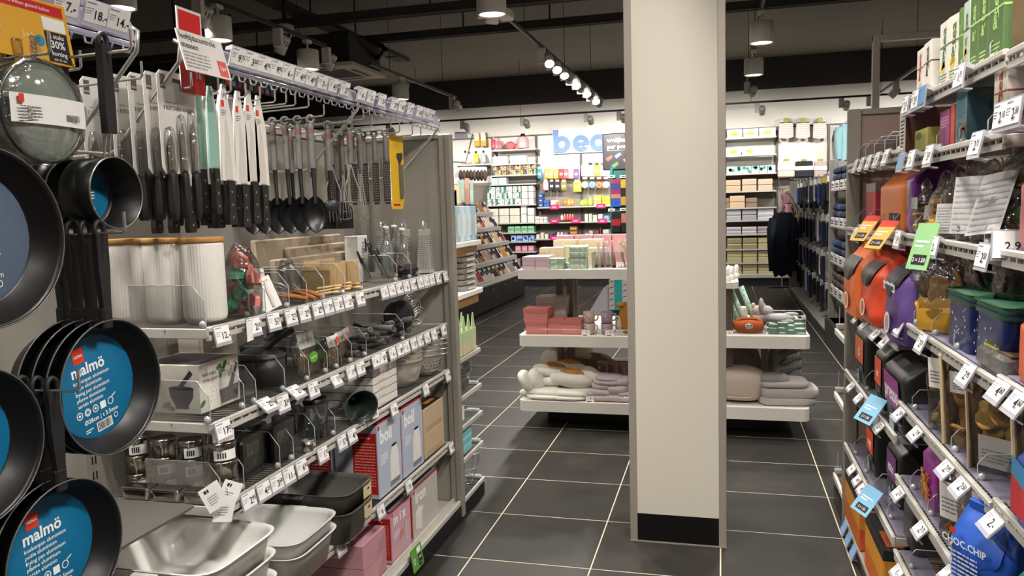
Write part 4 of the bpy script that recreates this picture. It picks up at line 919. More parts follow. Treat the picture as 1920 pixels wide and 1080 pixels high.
def lidded_pot(loc, label, R=.085, H=.1):
    t = thing('cast_pot', label, 'pot', loc, group='dark kitchen pots in clear bins')
    MB().lathe([(.001, 0), (R*.8, 0), (R, H*.3), (R, H), (R*.97, H), (R*.97, H*.3), (.001, .01)], n=28).build('bowl', M('222325', .45), t)
    MB().lathe([(R*1.03, H), (R*1.03, H+.008), (R*.6, H+.03), (.001, H+.035)], n=28).build('lid', M('2b2c2e', .4), t)
    MB().tube([(.03, -.02, H+.03), (.07, .02, H+.07), (.1, .06, H+.09)], .012, 8).build('handle', M('202022', .5), t)
lidded_pot((-1.60, 2.47, Z2+.003), 'dark lidded press with raised handle next to the mortar carton')
lidded_pot((-1.71, 2.66, Z2+.003), 'dark lidded press deeper behind the green-label bag')
def clear_bag(loc, label, w, h, d, top, lab, cont, seed, rot=(0, 0, 0), cat='bag'):
    t = thing('clear_bag', label, cat, loc, rot); pillow(w, h, d, .06, .95, .05, seed=seed).build('film', FILM, t)
    if top: MB().prism([(-w*.46, h*.62), (w*.46, h*.62), (w*.46, h*.99), (-w*.46, h*.99)], (d*.3, 0, 0), (0, 1, 0), (0, 0, 1), (1, 0, 0), .0008).build('header_card', M(top, .5), t)
    cont(t); return t
def skewers(t):
    for k in range(14): MB().cyl((-.02+.004*(k % 5), -.05+.0075*k, .008+.006*(k % 3)), (.0+.004*(k % 4), -.045+.0075*k, .075), .0018, n=5).build('skewer', PALEW, t)
t = clear_bag((-1.52, 2.665, Z2+.003), 'clear bag of bamboo skewers with green oval sticker', .13, .16, .06, 'e4e4e0', None, skewers, 5, (0, -.2, 0))
p = Print(t, (.034, 0, .05), (0, 1, 0), (0, 0, 1)); p.disc(0, .01, .034, M('4f9a2c', .5), .02, rot=.15); p.flush('green_sticker'); p.text('bamboe', 0, .01, .012, PWHT, 0, rot=.15)
for k in range(3):
    t = clear_bag((-1.50-.02*k, 2.83+.1*k, Z2+.003), 'clear bag of small tools with red-logo card, %s of three' % ordn(k+1), .1, .12, .05, 'e4e2de', None, skewers, 9+k, (0, -.2, .1*k))
    p = Print(t, (.026, -.04, .075), (0, 1, 0), (0, 0, 1)); p.rect(.05, .01, .068, .035, LOGO); p.lines(.005, .005, .04, .035, 5, M('8f8b86', .6)); p.flush('print')
R = random.Random(11)
for k in range(16):
    y = 2.98+.042*k; t = thing('soft_grip_tool', 'grey soft-grip kitchen tool lying in a bin, %s from the near end' % ordn(k+1), 'utensil', (-1.50-.03*(k % 2), y, Z2+.02+.03*(k % 3)), (0, R.uniform(-.35, .0), R.uniform(-.9, -.2)), 'grey soft-grip tools in bins')
    c_ = M(('5d5b58', '3a3a3b', '76736e')[k % 3], .55)
    MB().tube([(.05, 0, 0), (.045, 0, 0), (-.03, 0, 0), (-.07, 0, 0)], [.011, .0145, .0135, .008], 10).build('handle', c_, t); MB().cyl((.0495, 0, 0), (.0512, 0, 0), .008, n=10).build('end_ring', DKGREY, t)
    MB().tube([(-.07, 0, 0), (-.12, 0, .0), (-.17, 0, .01)], [.004, .003, .012], 6).build('head', STEEL if k % 2 else NYLON, t)
q = onx(748, 592, -1.53)
t = thing('splatter_disc', 'black perforated disc standing in a bin below the bottles', 'strainer', tuple(q), (0, 0, -.9))
MB().lathe([(.001, -.006), (.075, -.006), (.078, 0), (.075, .004), (.001, .006)], ax='x', n=32).build('disc', M('1f1f21', .45), t)
for r_, n_ in ((.012, 6), (.026, 12), (.04, 18), (.054, 24)):
    for k in range(n_):
        a = 2*PI*k/n_; MB().cyl((.0045, r_*math.cos(a), r_*math.sin(a)), (.0068, r_*math.cos(a), r_*math.sin(a)), .0035, n=6).build('hole', M('050505', .6), t)
MB().tube([(0, 0, -.07), (-.02, .02, -.1)], .009, 7).build('handle', NYLON, t)
for k in range(3):
    t = thing('wire_skimmer', 'chrome wire skimmer beside the black perforated disc, %s of three' % ordn(k+1), 'skimmer', (-1.5-.04*k, 3.72+.05*k, Z2+.06+.03*k), (0, .3, -.4), 'chrome wire skimmers')
    for r_ in (.05, .035, .02): MB().tube([(0, r_*math.cos(a*PI/10), r_*math.sin(a*PI/10)+.02) for a in range(20)], .002, 5, True).build('ring', CHROME, t)
    MB().tube([(0, .05, .02), (-.05, .09, 0), (-.12, .12, -.01)], .004, 6).build('handle', CHROME, t)
# ---- third shelf
def steel_jar(loc, label, R=.042, H=.056, band=True):
    t = thing('steel_jar', label, 'steel jar', loc, group='stacked steel storage jars')
    MB().lathe([(.001, 0), (R, 0), (R, H*.72), (R*1.03, H*.74), (R*1.03, H-.003), (R, H), (.001, H)], n=30).build('jar', M('a59c92', .2, 1, .06), t)
    if band:
        MB().grid(lambda u, v: (R*1.012*math.cos(-1.5+1.6*u), R*1.012*math.sin(-1.5+1.6*u), H*.08+H*.56*v), 12, 2).build('paper_band', PAPER, t)
        for k in range(4): a = -1.2+.16*k; MB().box(-.0005, -.002, 0, .0005, .002, H*.3).build('print', INK, t, (R*1.02*math.cos(a), R*1.02*math.sin(a), H*.2), (0, 0, a))
    MB().cyl((R*.5, -R*.9, H*.6), (R*.52, -R*.93, H*.95), .003, n=5).build('clasp', CHROME, t)
for c, (x, y, n_, R_) in enumerate(((-1.49, 2.06, 4, .044), (-1.60, 2.06, 3, .036), (-1.70, 2.06, 3, .036), (-1.80, 2.06, 3, .036))):
    for k in range(n_): steel_jar((x, y, Z3+.004+k*.058), 'steel storage jar with white label, %s from the bottom, %s' % (ordn(k+1), ['front stack', 'second stack', 'third stack', 'deepest stack'][c]), R_, .056, (k+c) % 3 != 1)
for k in range(3):
    t = thing('steel_lunchbox', 'flat steel lunch box lying low at the shelf end, %s' % ordn(k+1), 'lunch box', (-1.53-.11*k, 1.999, Z3+.004), group='flat steel lunch boxes'); rdish(.1, .05, .03, .002, .94).build('box', M('8f8a84', .2, 1), t); MB().box(-.048, -.024, .03, .048, .024, .036, .003).build('lid', M('9a958f', .22, 1), t)
for k, (a, b, rz, rx) in enumerate(((402, 930, -.6, .4), (428, 952, -.5, -.3), (440, 925, -.6, -.5))):
    q = onx(a, b, -1.40)
    t = thing('hang_tag', 'white swing tag with black mark hanging off the third shelf, %s' % ['nearest the jars', 'lowest', 'tucked behind'][k], 'tag', (-1.405-.006*k, q.y, q.z), (rx, 0, rz)); MB().box(-.0006, -.03, -.042, .0006, .03, .035).build('card', PAPER, t)
    p = Print(t, (.0008, -.024, -.035), (0, 1, 0), (0, 0, 1)); p.rect(.006, .052, .013, .062, INK); p.rect(.015, .052, .02, .062, INK); p.lines(.006, .01, .035, .04, 4, M('9a9a9a', .6)); p.flush('print')
    MB().tube([(0, 0, .034), (-.01, .0, .05), (-.03, 0, .055)], .0008, 4).build('string', INK, t)
def timer(loc, label, rz=0):
    t = thing('digital_scale', label, 'kitchen scale', loc, (0, 0, rz), 'black digital displays in clear boxes')
    MB().box(-.06, -.06, 0, .012, .06, .125, .008).build('body', M('17181a', .3), t); MB().box(.0121, -.036, .07, .0135, .036, .11).build('screen', M('59615c', .25), t)
    for k in range(3): MB().cyl((.012, -.03+.03*k, .04), (.016, -.03+.03*k, .04), .0085, n=12).build('button', M('2c2d2f', .4), t)
    for y in (-.018, .005, .02): MB().box(.0136, y-.006, .078, .0138, y+.004, .102).build('digit', M('2b302c', .4), t)
    MB().box(-.07, -.067, -.001, .02, .067, .14).build('clear_case', ACRYL, t)
timer((-1.50, 2.40, Z3+.004), 'black digital kitchen timer in clear case at the shelf edge')
timer((-1.60, 2.40, Z3+.004), 'black digital kitchen timer standing behind the front timer')
timer((-1.52, 2.25, Z3+.004), 'black digital kitchen timer nearer the steel jars')
t = thing('steel_cup', 'small steel measuring cup on the third shelf edge', 'cup', (-1.46, 2.52, Z3+.004)); MB().lathe([(.001, 0), (.02, 0), (.022, .04), (.021, .04), (.019, .003), (.001, .003)], n=20).build('cup', STEEL, t); MB().lathe([(.022, .036), (.0235, .038), (.0235, .042), (.022, .042)], n=20).build('rim', CHROME, t)
for k, (x, y) in enumerate(((-1.53, 2.70), (-1.66, 2.72))):
    t = thing('measuring_jug', 'clear measuring jug with dark contents rim, %s' % ('front one' if k == 0 else 'rear one'), 'jug', (x, y, Z3+.004), group='clear measuring jugs'); MB().lathe([(.001, 0), (.045, 0), (.056, .13), (.06, .135)], n=26).build('jug', CLEAR('d5d9da', .14, .1, milk=.08), t)
    MB().tube([(0, .056, .12), (0, .095, .11), (0, .09, .05), (0, .05, .03)], .005, 7).build('handle', EDGE, t); MB().lathe([(.03, .11), (.052, .15), (.05, .15), (.028, .11)], n=20).build('black_sieve', NYLON, t)
t = thing('funnel', 'dark green funnel lying on its side above the kettle boxes', 'funnel', (-1.50, 2.995, Z3+.072), (0, .12, -.8))
MB().lathe([(.07, .075), (.072, .08), (.068, .078), (.02, .0), (.012, -.02), (.009, -.075), (.011, -.075), (.014, -.02), (.024, .0), (.07, .075)], ax='x', n=28).build('cone', M('24302c', .4), t); MB().tube([(.078, .07*math.cos(a*PI/14), .07*math.sin(a*PI/14)) for a in range(28)], .0035, 6, True).build('rim', M('49544f', .4), t)
MB().tube([(.078, .014*math.cos(a*PI/8), -.08+.014*math.sin(a*PI/8)) for a in range(16)], .0035, 6, True).build('hang_ring', M('9aa39e', .4), t)
t = thing('hang_tag', 'white barcode tag beneath the green funnel', 'tag', (-1.43, 3.04, Z3-.01), (0, -.1, 0)); MB().box(-.0006, -.03, 0, .0006, .03, .06).build('card', PAPER, t); p = Print(t, (.0008, -.03, 0), (0, 1, 0), (0, 0, 1)); p.barcode(.008, .03, .05, .052, 3, False); p.flush('barcode'); p.text('3.95', .03, .014, .018, INK)
t = thing('tea_strainer', 'round steel mesh strainer leaning over the third shelf edge', 'strainer', (-1.455, 2.93, Z3+.012), (.3, -.35, 0)); MB().lathe([(.001, .0), (.048, .006), (.052, .01), (.05, .012), (.001, .002)], n=30).build('dish', M('7d7a75', .3, .9), t)
for r_ in (.012, .022, .032, .042): MB().tube([(r_*math.cos(a*PI/12), r_*math.sin(a*PI/12), .005+.006*r_/.05) for a in range(24)], .0014, 4, True).build('mesh_ring', M('2b2a29', .5), t)
for k in range(5):
    t = carton('cake_box', 'flat white carton with dark berry top, %s of five from the bottom' % ordn(k+1), 'box', (-1.60, 3.24, Z3+.003+k*.036), (.26, .26, .0345), 'd9d5cd', group='stack of flat white cartons')
    MB().box(-.13, -.13, .0346, .13, .13, .035).build('black_top', M('1d1a1b', .4), t)
    if k == 4:
        p = face(t, '+z', .26, .26, .0352); R2 = random.Random(2)
        for j in range(16): p.disc(R2.uniform(.13, .24), R2.uniform(.06, .2), .012, M('a3161a', .4), n=10)
        p.flush('berries')
    p = face(t, '+x', .26, .26, .0345); p.poly([(.05, .0), (.13, 0), (.12, .012), (.06, .012)], M('bdb8ae', .5)); p.flush('tuck_flap')
for k in range(4): t = carton('dark_box', 'dark flat carton at the back of the third shelf, %s from the bottom' % ordn(k+1), 'box', (-1.74, 2.86, Z3+.003+k*.04), (.18, .2, .038), '2c2a31', group='dark flat cartons')
BOWLM = M('d6d1c7', .34, .55, .05)
for k in range(4):
    t = thing('mixing_bowl', 'stainless mixing bowl in the nested stack, %s from the bottom' % ordn(k+1), 'bowl', (-1.565, 3.60, Z3+.004+k*.02), group='nested steel mixing bowls'); R_ = .122
    MB().lathe([(.001, 0), (R_*.55, 0), (R_*.85, .03), (R_*.98, .09), (R_, .125), (R_*1.04, .127), (R_*1.04, .129), (R_*.985, .127), (R_*.96, .09), (R_*.83, .032), (R_*.54, .003), (.001, .003)], n=40).build('bowl', BOWLM, t)
for k in range(4):
    t = thing('colander', 'stainless colander with wire handles in the stack, %s from the bottom' % ordn(k+1), 'colander', (-1.53, 3.86, Z3+.004+k*.026), group='nested steel colanders'); R_ = .1
    MB().lathe([(.001, 0), (R_*.5, 0), (R_*.75, .025), (R_*.95, .08), (R_, .11), (R_*1.05, .112), (R_*1.05, .116), (R_*.98, .113), (R_*.93, .08), (R_*.73, .028), (R_*.49, .003), (.001, .003)], n=40).build('bowl', BOWLM, t)
    h_ = MB()
    if k == 0:
        for j, (r_, z_) in enumerate(((R_*.7, .021), (R_*.8, .04), (R_*.88, .06), (R_*.94, .078))):
            for i in range(26):
                a = 2*PI*(i+.5*(j % 2))/26; c, s_ = math.cos(a), math.sin(a); h_.cyl((r_*c, r_*s_, z_), (r_*1.03*c, r_*1.03*s_, z_-.002), .0028, n=6)
        o = h_.build('holes', M('0c0b0b', .6), t); o['kind'] = 'stuff'
    for s_ in (-1, 1): MB().tube([(s_*R_*.99, -.035, .113), (s_*(R_+.035), -.028, .118), (s_*(R_+.042), 0, .119), (s_*(R_+.035), .028, .118), (s_*R_*.99, .035, .113)], .0035, 6).build('wire_handle', CHROME, t)
# ---- fourth shelf
DW = M('f0eee9', .38, var=.02, coat=.12); DG = M('dededa', .4, var=.02, coat=.12); DD = M('5a5953', .35, var=.05)
def dish(loc, label, w, d, h, mat, rz=0, group=None, tagc=False):
    t = thing('baking_dish', label, 'baking dish', loc, (0, 0, rz), group); rdish(w, d, h).build('dish', mat, t)
    for s_ in (-1, 1): MB().box(-.04, s_*d*.505, h-.012, .04, s_*(d*.52+.018), h-.003, .003).build('grip', mat, t)
    return t
for k in range(3): dish((-1.57, 1.985, Z4+.004+k*.075), 'white rectangular baking dish in the nearest stack, %s from the bottom' % ordn(k+1), .40, .37, .12, DW, 0, 'nearest stack of white baking dishes')
for k in range(2): dish((-1.555, 2.405, Z4+.004+k*.05), 'pale grey-white baking dish, %s of the second stack' % ['lower', 'upper'][k], .37, .335, .115, DG, .02, 'second stack of pale dishes')
for k in range(2):
    t = dish((-1.575, 2.735, Z4+.004+k*.075), 'dark grey-green oven dish with kraft label, %s of two' % ['lower', 'upper'][k], .42, .26, .125, DD, 0, 'dark oven dishes with kraft labels')
    MB().box(.205, .03, .06, .2065, .1, .125).build('kraft_label', M('cdbb95', .6), t); p = Print(t, (.2068, .03, .06), (0, 1, 0), (0, 0, 1)); p.rect(.03, .03, .05, .034, INK); p.rect(.04, .026, .045, .04, INK); p.flush('print')
q = onx(690, 935, -1.37)
BLU = M('93a0b8', .45, var=.03); BRED = M('b3201c', .45, var=.03)
def appliance(loc, dims, label, word, col, wsize, pic, group=None, redside=True):
    dx, dy, dz = dims; t = carton('appliance_box', label, 'box', loc, dims, col, group=group)
    p = face(t, '+x', *dims); p.rect(0, dz*.968, dy, dz, BRED); p.rect(dy*.02, dz*.885, dy*.085, dz*.945, BRED); p.flush('red_edge')
    p.text(word, dy*.09, dz*.78, wsize, PWHT, .03, 'LEFT'); pic(p, dy, dz)
    p.lines(dy*.1, dz*.42, dy*.38, dz*.56, 4, PWHT, 3); p.flush('print')
    p = face(t, '-y', *dims); p.rect(0, dz*.968, dx, dz, BRED); p.rect(dx*.42, dz*.06, dx*.97, dz*.86, BRED); p.flush('red_panel')
    p.text('good things', dx*.7, dz*.8, dz*.035, PWHT, .01); p.lines(dx*.46, dz*.12, dx*.93, dz*.74, 16, M('d98a80', .6), 5, .4); p.flush('print')
    p = face(t, '+z', *dims); p.rect(dx*.72, 0, dx, dy, M('6d6a70', .5)); p.rect(dx*.985, 0, dx, dy, BRED); p.rect(dx*.1, dy*.1, dx*.66, dy*.9, M('4f5058', .5)); p.flush('top_print')
    return t
def kettle(p, dy, dz):
    p.poly([(dy*.46, dz*.05), (dy*.9, dz*.05), (dy*.9, dz*.12), (dy*.46, dz*.12)], M('7a7d80', .4)); p.poly([(dy*.47, dz*.12), (dy*.88, dz*.12), (dy*.86, dz*.45), (dy*.78, dz*.58), (dy*.58, dz*.58), (dy*.5, dz*.45)], M('e6e4df', .4)); p.disc(dy*.68, dz*.58, dy*.12, M('3b3b3d', .4), dz*.02)
    p.flush('kettle_picture')
appliance((-1.565, 3.235, Z4+.004), (.21, .255, .345), 'pale blue kettle carton printed boil, nearer one', 'boil', 'b1bacb', .088, kettle, 'kettle cartons')
appliance((-1.565, 3.51, Z4+.004), (.21, .255, .345), 'pale blue kettle carton printed boil, behind the nearer one', 'boil', 'b1bacb', .088, kettle, 'kettle cartons')
appliance((-1.78, 3.235, Z4+.004), (.19, .255, .345), 'pale blue kettle carton deep behind the nearer one', 'boil', 'b1bacb', .088, kettle, 'kettle cartons')
for k in range(2):
    t = carton('wood_box', 'tan cardboard carton on the fourth shelf, %s' % ['lower', 'upper with dark top'][k], 'box', (-1.565, 3.815, Z4+.004+k*.13), (.2, .29, .128), 'c2ab8b', group='tan cartons'); p = face(t, '+x', .2, .29, .128); p.poly([(.02, .005), (.27, .005), (.26, .03), (.03, .03)], M('ad977a', .5)); p.flush('flap_print')
    if k: MB().box(-.095, -.14, .1281, .095, .14, .1288).build('dark_top', M('241c17', .4), t); MB().box(.0, -.02, .1289, .07, .1, .1293).build('toast_print', M('b0783a', .5), t)
# ---- bottom shelf
def mixer(p, dy, dz):
    p.poly([(dy*.72, dz*.18), (dy*.78, dz*.18), (dy*.8, dz*.55), (dy*.72, dz*.6)], M('c9c7c4', .3)); p.rect(dy*.84, dz*.15, dy*.87, dz*.55, M('c9c7c4', .3)); p.poly([(dy*.4, dz*.3), (dy*.62, dz*.35), (dy*.6, dz*.5), (dy*.42, dz*.48)], M('c58a74', .4)); p.flush('mixer_picture')
def ironp(p, dy, dz):
    p.poly([(dy*.08, dz*.2), (dy*.32, dz*.12), (dy*.34, dz*.5), (dy*.22, dz*.62), (dy*.08, dz*.5)], M('e0dcd6', .4)); p.flush('iron_picture')
appliance((-1.56, 3.32, ZB+.003), (.205, .225, .245), 'dusty pink hand mixer carton printed mix', 'm i x', 'c99daa', .07, mixer)
appliance((-1.555, 3.625, ZB+.003), (.205, .34, .26), 'grey steam iron carton printed iron', 'iron', 'bab4ac', .085, ironp)
for k in range(2): t = carton('gift_box', 'plain dusty pink carton on the bottom shelf, %s' % ['lower with orange edge', 'upper'][k], 'box', (-1.60, 3.03, ZB+.003+k*.105), (.28, .23, .103), 'c3909a', group='plain pink cartons'); p = face(t, '+x', .28, .23, .103); p.poly([(.13, 0), (.23, 0), (.23, .103), (.16, .06)], M('b58390', .45)); p.rect(0, .096, .23, .1, M('d4653c', .45) if k == 0 else M('b58390', .45)); p.flush('print')
q = onx(782, 1045, -1.38)
t = board_sign('green sale card offering twenty-five percent off, clipped to the bottom shelf', 'sign', tuple(q), .125, .105, '5f9a3c', .15)
p = Print(t, (.0016, -.0625, -.0525), (0, 1, 0), (0, 0, 1)); p.rect(.07, .008, .112, .062, INK); p.rect(.066, .068, .108, .095, PWHT); p.flush('panels'); p.text('25%', .091, .045, .018, PWHT, .01); p.text('korting', .091, .022, .009, PWHT, 0); p.text('3\\d\n3d', .025, .045, .02, PWHT)
q = onx(690, 925, -1.385)
t = board_sign('small bright blue shelf flag beneath the pale dishes', 'sign', (-1.405, onx(592, 1038, -1.405).y, onx(592, 1038, -1.405).z), .085, .022, '3f86c9', 1.0)
# ---- loose things at the near bay bottom
t = thing('steel_bowl', 'large steel bowl peeking from behind the bottom frying pan', 'bowl', (-1.62, 1.42, .93)); MB().lathe([(.001, -.05), (.08, -.04), (.13, -.005), (.14, .03), (.137, .03), (.125, 0), (.001, -.045)], ax='x', n=36).build('bowl', BOWLM, t)
MB().box(XB, .3, .868, -1.5, 1.93, .88, .003).build('pan_bay_shelf', M('57544f', .5), GL)
# ================================================================== end cap of the left gondola
EC = thing('end_cap_shelving', 'narrow wire-shelf end cap on the far end of the kitchenware gondola', 'shelving', (0, 0, 0))
MB().box(-2.34, 4.072, .1, -1.42, 4.09, 2.1).build('back_panel', BACKP, EC)
MB().box(-2.3, 4.07, 0, -1.402, 4.46, .075).build('plinth', M('0d0d0e', .4), EC)
for k, z in enumerate((.895, .68, .512, .325, .1)):
    s = MB().box(-1.416, 4.092, z-.022, -1.402, 4.475, z+.004, .003).box(-2.34, 4.462, z-.022, -1.416, 4.475, z+.004, .003)
    sh = s.build('shelf', SHELFMET, EC); g_ = MB()
    for j in range(18): g_.cyl((-2.33, 4.1+j*.02, z-.006), (-1.416, 4.1+j*.02, z-.006), .0022, n=4, cap=False)
    g_.build('wire_grid', WIRE, sh)
    MB().box(-1.50, 4.44, z, -1.42, 4.476, z+.016, .004).build('label_holder', EDGE, sh)
PG = M('b8cf9a', .5)
for k in range(4):
    t = thing('gift_carton', 'pale green carrier carton with pointed handles, %s from the front' % ordn(k+1), 'carton', (-1.455, 4.14+.085*k, .9), group='pale green carrier cartons')
    MB().box(-.04, -.036, 0, .04, .036, .13, .002).build('body', M('cfc7a4', .5), t)
    MB().box(-.041, -.0365, .07, .041, .0365, .131).build('green_wrap', PG, t)
    MB().prism([(-.036, .13), (.036, .13), (.006, .22), (-.006, .22)], (-.036, 0, 0), (0, 1, 0), (0, 0, 1), (1, 0, 0), .004).build('gable', PG, t); MB().prism([(-.036, .13), (.036, .13), (.006, .22), (-.006, .22)], (.032, 0, 0), (0, 1, 0), (0, 0, 1), (1, 0, 0), .004).build('gable', PG, t)
for k in range(3):
    t = thing('food_tray', 'clear grey food tray in the nested pile on the end cap, %s' % ordn(k+1), 'tray', (-1.52, 4.26, .69+.02*k), group='nested clear trays on the end cap'); rdish(.2, .24, .1, .003, .8, 32).build('tray', CLEAR('a9a7a4', .14, .1, milk=.3), t)
for k in range(3): t = carton('white_pack', 'small dark and white pack on the middle end-cap shelf, %s' % ordn(k+1), 'pack', (-1.47-.05*k, 4.2+.1*k, .52), (.06, .08, .1), ('e2dfd8', '2e2c2c', 'cfcac2')[k], group='packs on the middle end-cap shelf')
for k in range(6): t = carton('aqua_box', 'aqua paper pack in the pile on the low end-cap shelf, %s from the bottom' % ordn(k+1), 'pack', (-1.49, 4.22, .333+k*.024), (.13, .19, .021), '8fd0d4' if k % 2 else '74b8be', group='pile of aqua packs')
t = thing('wire_basket', 'wire basket hanging at the low end-cap shelf', 'basket', (-1.47, 4.33, .11))
for k in range(9): a = 2*PI*k/9; MB().tube([(.03*math.cos(a), .03*math.sin(a), .002), (.07*math.cos(a), .07*math.sin(a), .1), (.085*math.cos(a), .085*math.sin(a), .19)], .002, 5).build('wire', CHROME, t)
for r_, z in ((.03, .003), (.07, .1), (.085, .19)): MB().tube([(r_*math.cos(a*PI/14), r_*math.sin(a*PI/14), z) for a in range(28)], .0025, 5, True).build('ring', CHROME, t)
# ================================================================== RIGHT GONDOLA (groceries)
RX, RB = .60, 1.06
GR = thing('grocery_gondola', 'grey grocery gondola with tea, coffee and cookies', 'shelving', (0, 0, 0))
RBP = M('8d7468', .6, var=.05, scale=4)
MB().box(RB, .6, .1, RB+.03, 4.28, 2.14).build('back_panel', RBP, GR)
MB().box(.664, 4.292, .05, 1.5, 4.31, 2.13).build('end_panel', M('a98f86', .5, var=.04, scale=3), GR)
MB().box(.604, 4.28, .02, .668, 4.326, 2.16, .006).build('end_post', POSTG, GR)
MB().box(.668, 4.28, 2.13, 1.5, 4.326, 2.16, .004).build('top_rail', POSTG, GR)
for y in (3.05, 2.0):
    u = MB().box(RB-.012, y-.016, .1, RB, y+.016, 2.14).build('upright', POSTG, GR); s = MB()
    for k in range(38): s.box(RB-.0128, y-.009, .3+k*.048, RB-.0121, y-.004, .325+k*.048).box(RB-.0128, y+.004, .3+k*.048, RB-.0121, y+.009, .325+k*.048)
    s.build('slots', BLACK, u)
MB().box(.612, .6, 0, 1.5, 4.325, .06).build('plinth', M('0d0d0e', .4), GR)
MB().box(.61, .6, .06, RB, 4.27, .085, .003).build('base_shelf', M('b8b4aa', .4, .2), GR)
RZ1 = [1.885, 1.578, 1.205, .858, .475]; RZ2 = [2.033, 1.853, 1.592, 1.292, 1.0, .722, .44]; RZ3 = [1.90, 1.592, 1.308, 1.02, .722]
def rdiv(y0, y1, n): return [y0+(y1-y0)*(k+.5)/n for k in range(n)]
for z in RZ1: wire_shelf(GR, -1, 3.06, 4.265, z, RX, RB-.02, rdiv(3.1, 4.2, 4) if z != 1.885 else rdiv(3.1, 4.2, 5), .09, .2)
for z in RZ2: wire_shelf(GR, -1, 2.01, 3.04, z, RX, RB-.02, rdiv(2.05, 3.0, 4), .07, .2)
for z in RZ3: wire_shelf(GR, -1, .9, 1.99, z, RX, RB-.02, rdiv(1.5, 1.95, 2), .07, .2)
for y0, y1, Z in ((3.06, 4.265, RZ1), (2.01, 3.04, RZ2), (.9, 1.99, RZ3)):
    for z in Z: MB().box(RX+.02, y0+.01, z+.0005, RX+.1, y1-.01, z+.003).build('clear_front_strip', CLEAR('d6d2e6', .1, .12, milk=.25), GR)
def rtags(rail, z, items, x=RX-.012):
    for it in sorted(items, key=lambda i: -i[0]):
        px, py, price = it[:3]; q = onx(px, py, x); tl = it[3] if len(it) > 3 else .75
        price_tag(x-.012, q.y, z-.038, price, rail, -1, tl, .08, .05, 0, it[4] if len(it) > 4 else None)
rtags('the top tea shelf', RZ2[0], [(1703, 175, '2|25', .1), (1722, 160, '2|25', .1), (1735, 150, '', .1, '5f8fc4'), (1806, 105, '1|75', .1)])
rtags('the second tea shelf', RZ2[1], [(1692, 300, '', .2, '7fa4c8'), (1712, 290, '2|-', .2), (1745, 275, '3|25', .2), (1835, 250, '2|75', .2)])
rtags('the empty top coffee shelf', RZ1[0], [(1605, 303, '3|-', .3), (1617, 298, '3|50', .3), (1630, 293, '4|-', .3), (1645, 288, '2|50', .3), (1662, 282, '3|75', .3)])
rtags('the cookie bag shelf', RZ2[2], [(1686, 445, '1|50', .2), (1755, 465, '2|-', .2), (1848, 480, '2|50', .2)])
rtags('the upper coffee shelf', RZ1[1], [(1603, 430, '4|-', .4), (1645, 435, '5|50', .4)])
rtags('the middle coffee shelf', RZ1[2], [(1606, 583, '4|75'), (1620, 588, '5|25'), (1641, 602, '5|50'), (1658, 620, '6|-')])
rtags('the fourth cookie shelf', RZ2[3], [(1686, 600, '1|75', .4), (1728, 625, '2|25', .4), (1812, 670, '2|95', .5)])
rtags('the lower coffee shelf', RZ1[3], [(1595, 720, '6|50'), (1610, 735, '5|75'), (1648, 785, '5|25')])
rtags('the fifth cookie shelf', RZ2[4], [(1685, 770, '2|50'), (1716, 805, '2|95'), (1772, 868, '2|95'), (1800, 900, '2|50'), (1858, 950, '2|-')])
rtags('the lowest coffee shelf', RZ1[4], [(1597, 868, '4|-'), (1607, 890, '4|50'), (1615, 915, '4|95')])
rtags('the sixth cookie shelf', RZ2[5], [(1684, 915, '2|25'), (1725, 985, '2|75'), (1778, 1060, '1|95')])
rtags('the bottom cookie shelf', RZ2[6], [(1682, 1058, '1|-')])
rtags('the nearest biscuit shelf', RZ3[2], [(1872, 705, '4|60', .6), (1905, 745, '4|60', .6)])
rtags('the nearest upper shelf', RZ3[0], [(1885, 200, '2|10', .1), (1910, 190, '2|30', .1)])
rtags('the coffee gondola base', .07, [(1583, 1030, '', .4, '7fb0e0'), (1591, 1052, '', .4, '7fb0e0'), (1600, 1075, '', .4, '7fb0e0')], .60)
t = thing('price_holder', 'wide triple price holder sticking out of the nearest shelf', 'price tag', (.70, 1.955, 1.575), (0, -.1, PI+1.25))
MB().box(0, -.12, 0, .003, .12, .06).build('card', PAPER, t); MB().box(-.004, -.124, -.006, 0, .124, .064).build('holder', LILAC, t)
for k, s_ in enumerate(('2.95', '1.25', '1.75')): txt(t, s_, (.0036, -.075+.08*k, .026), (0, 1, 0), (0, 0, 1), .026, INK, .01)
# promo cards clipped to rails
def promo(px, py, z, col, lab, head=None, w=.11, h=.125, tilt=.65, rz=.35, x=RX-.035):
    q = onx(px, py, x); t = thing('promo_card', lab, 'promo card', (x, q.y, q.z), (0, -tilt, PI+rz)); MB().box(-.001, -w/2, -h/2, .001, w/2, h/2).build('card', M(col, .4, var=.03), t)
    p = Print(t, (.0012, -w/2, -h/2), (0, 1, 0), (0, 0, 1))
    if head: p.rect(0, h*.78, w, h, M(head, .4))
    p.rect(w*.2, h*.1, w*.86, h*.32, INK); p.flush('panels'); p.text('2 = 1.50', w*.53, h*.2, h*.13, PWHT, .01); p.lines(w*.15, h*.45, w*.8, h*.65, 2, M('ffffff', .5)); p.flush('print')
promo(1623, 428, 1.6, 'd9ab55', 'yellow promotion card on the upper coffee shelf, farther one', 'c8433c'); promo(1653, 440, 1.6, 'd9ab55', 'yellow promotion card on the upper coffee shelf, nearer one', 'c8433c')
promo(1730, 462, 1.6, '8fbf82', 'green promotion card hanging below the cookie bags', None, .1, .14, .3); promo(1632, 768, .87, '7fb8d8', 'light blue promotion card on the lower coffee shelf', None, .12, .12)
promo(1625, 938, .48, '7fb8d8', 'light blue promotion card above the orange cartons', None, .12, .12)
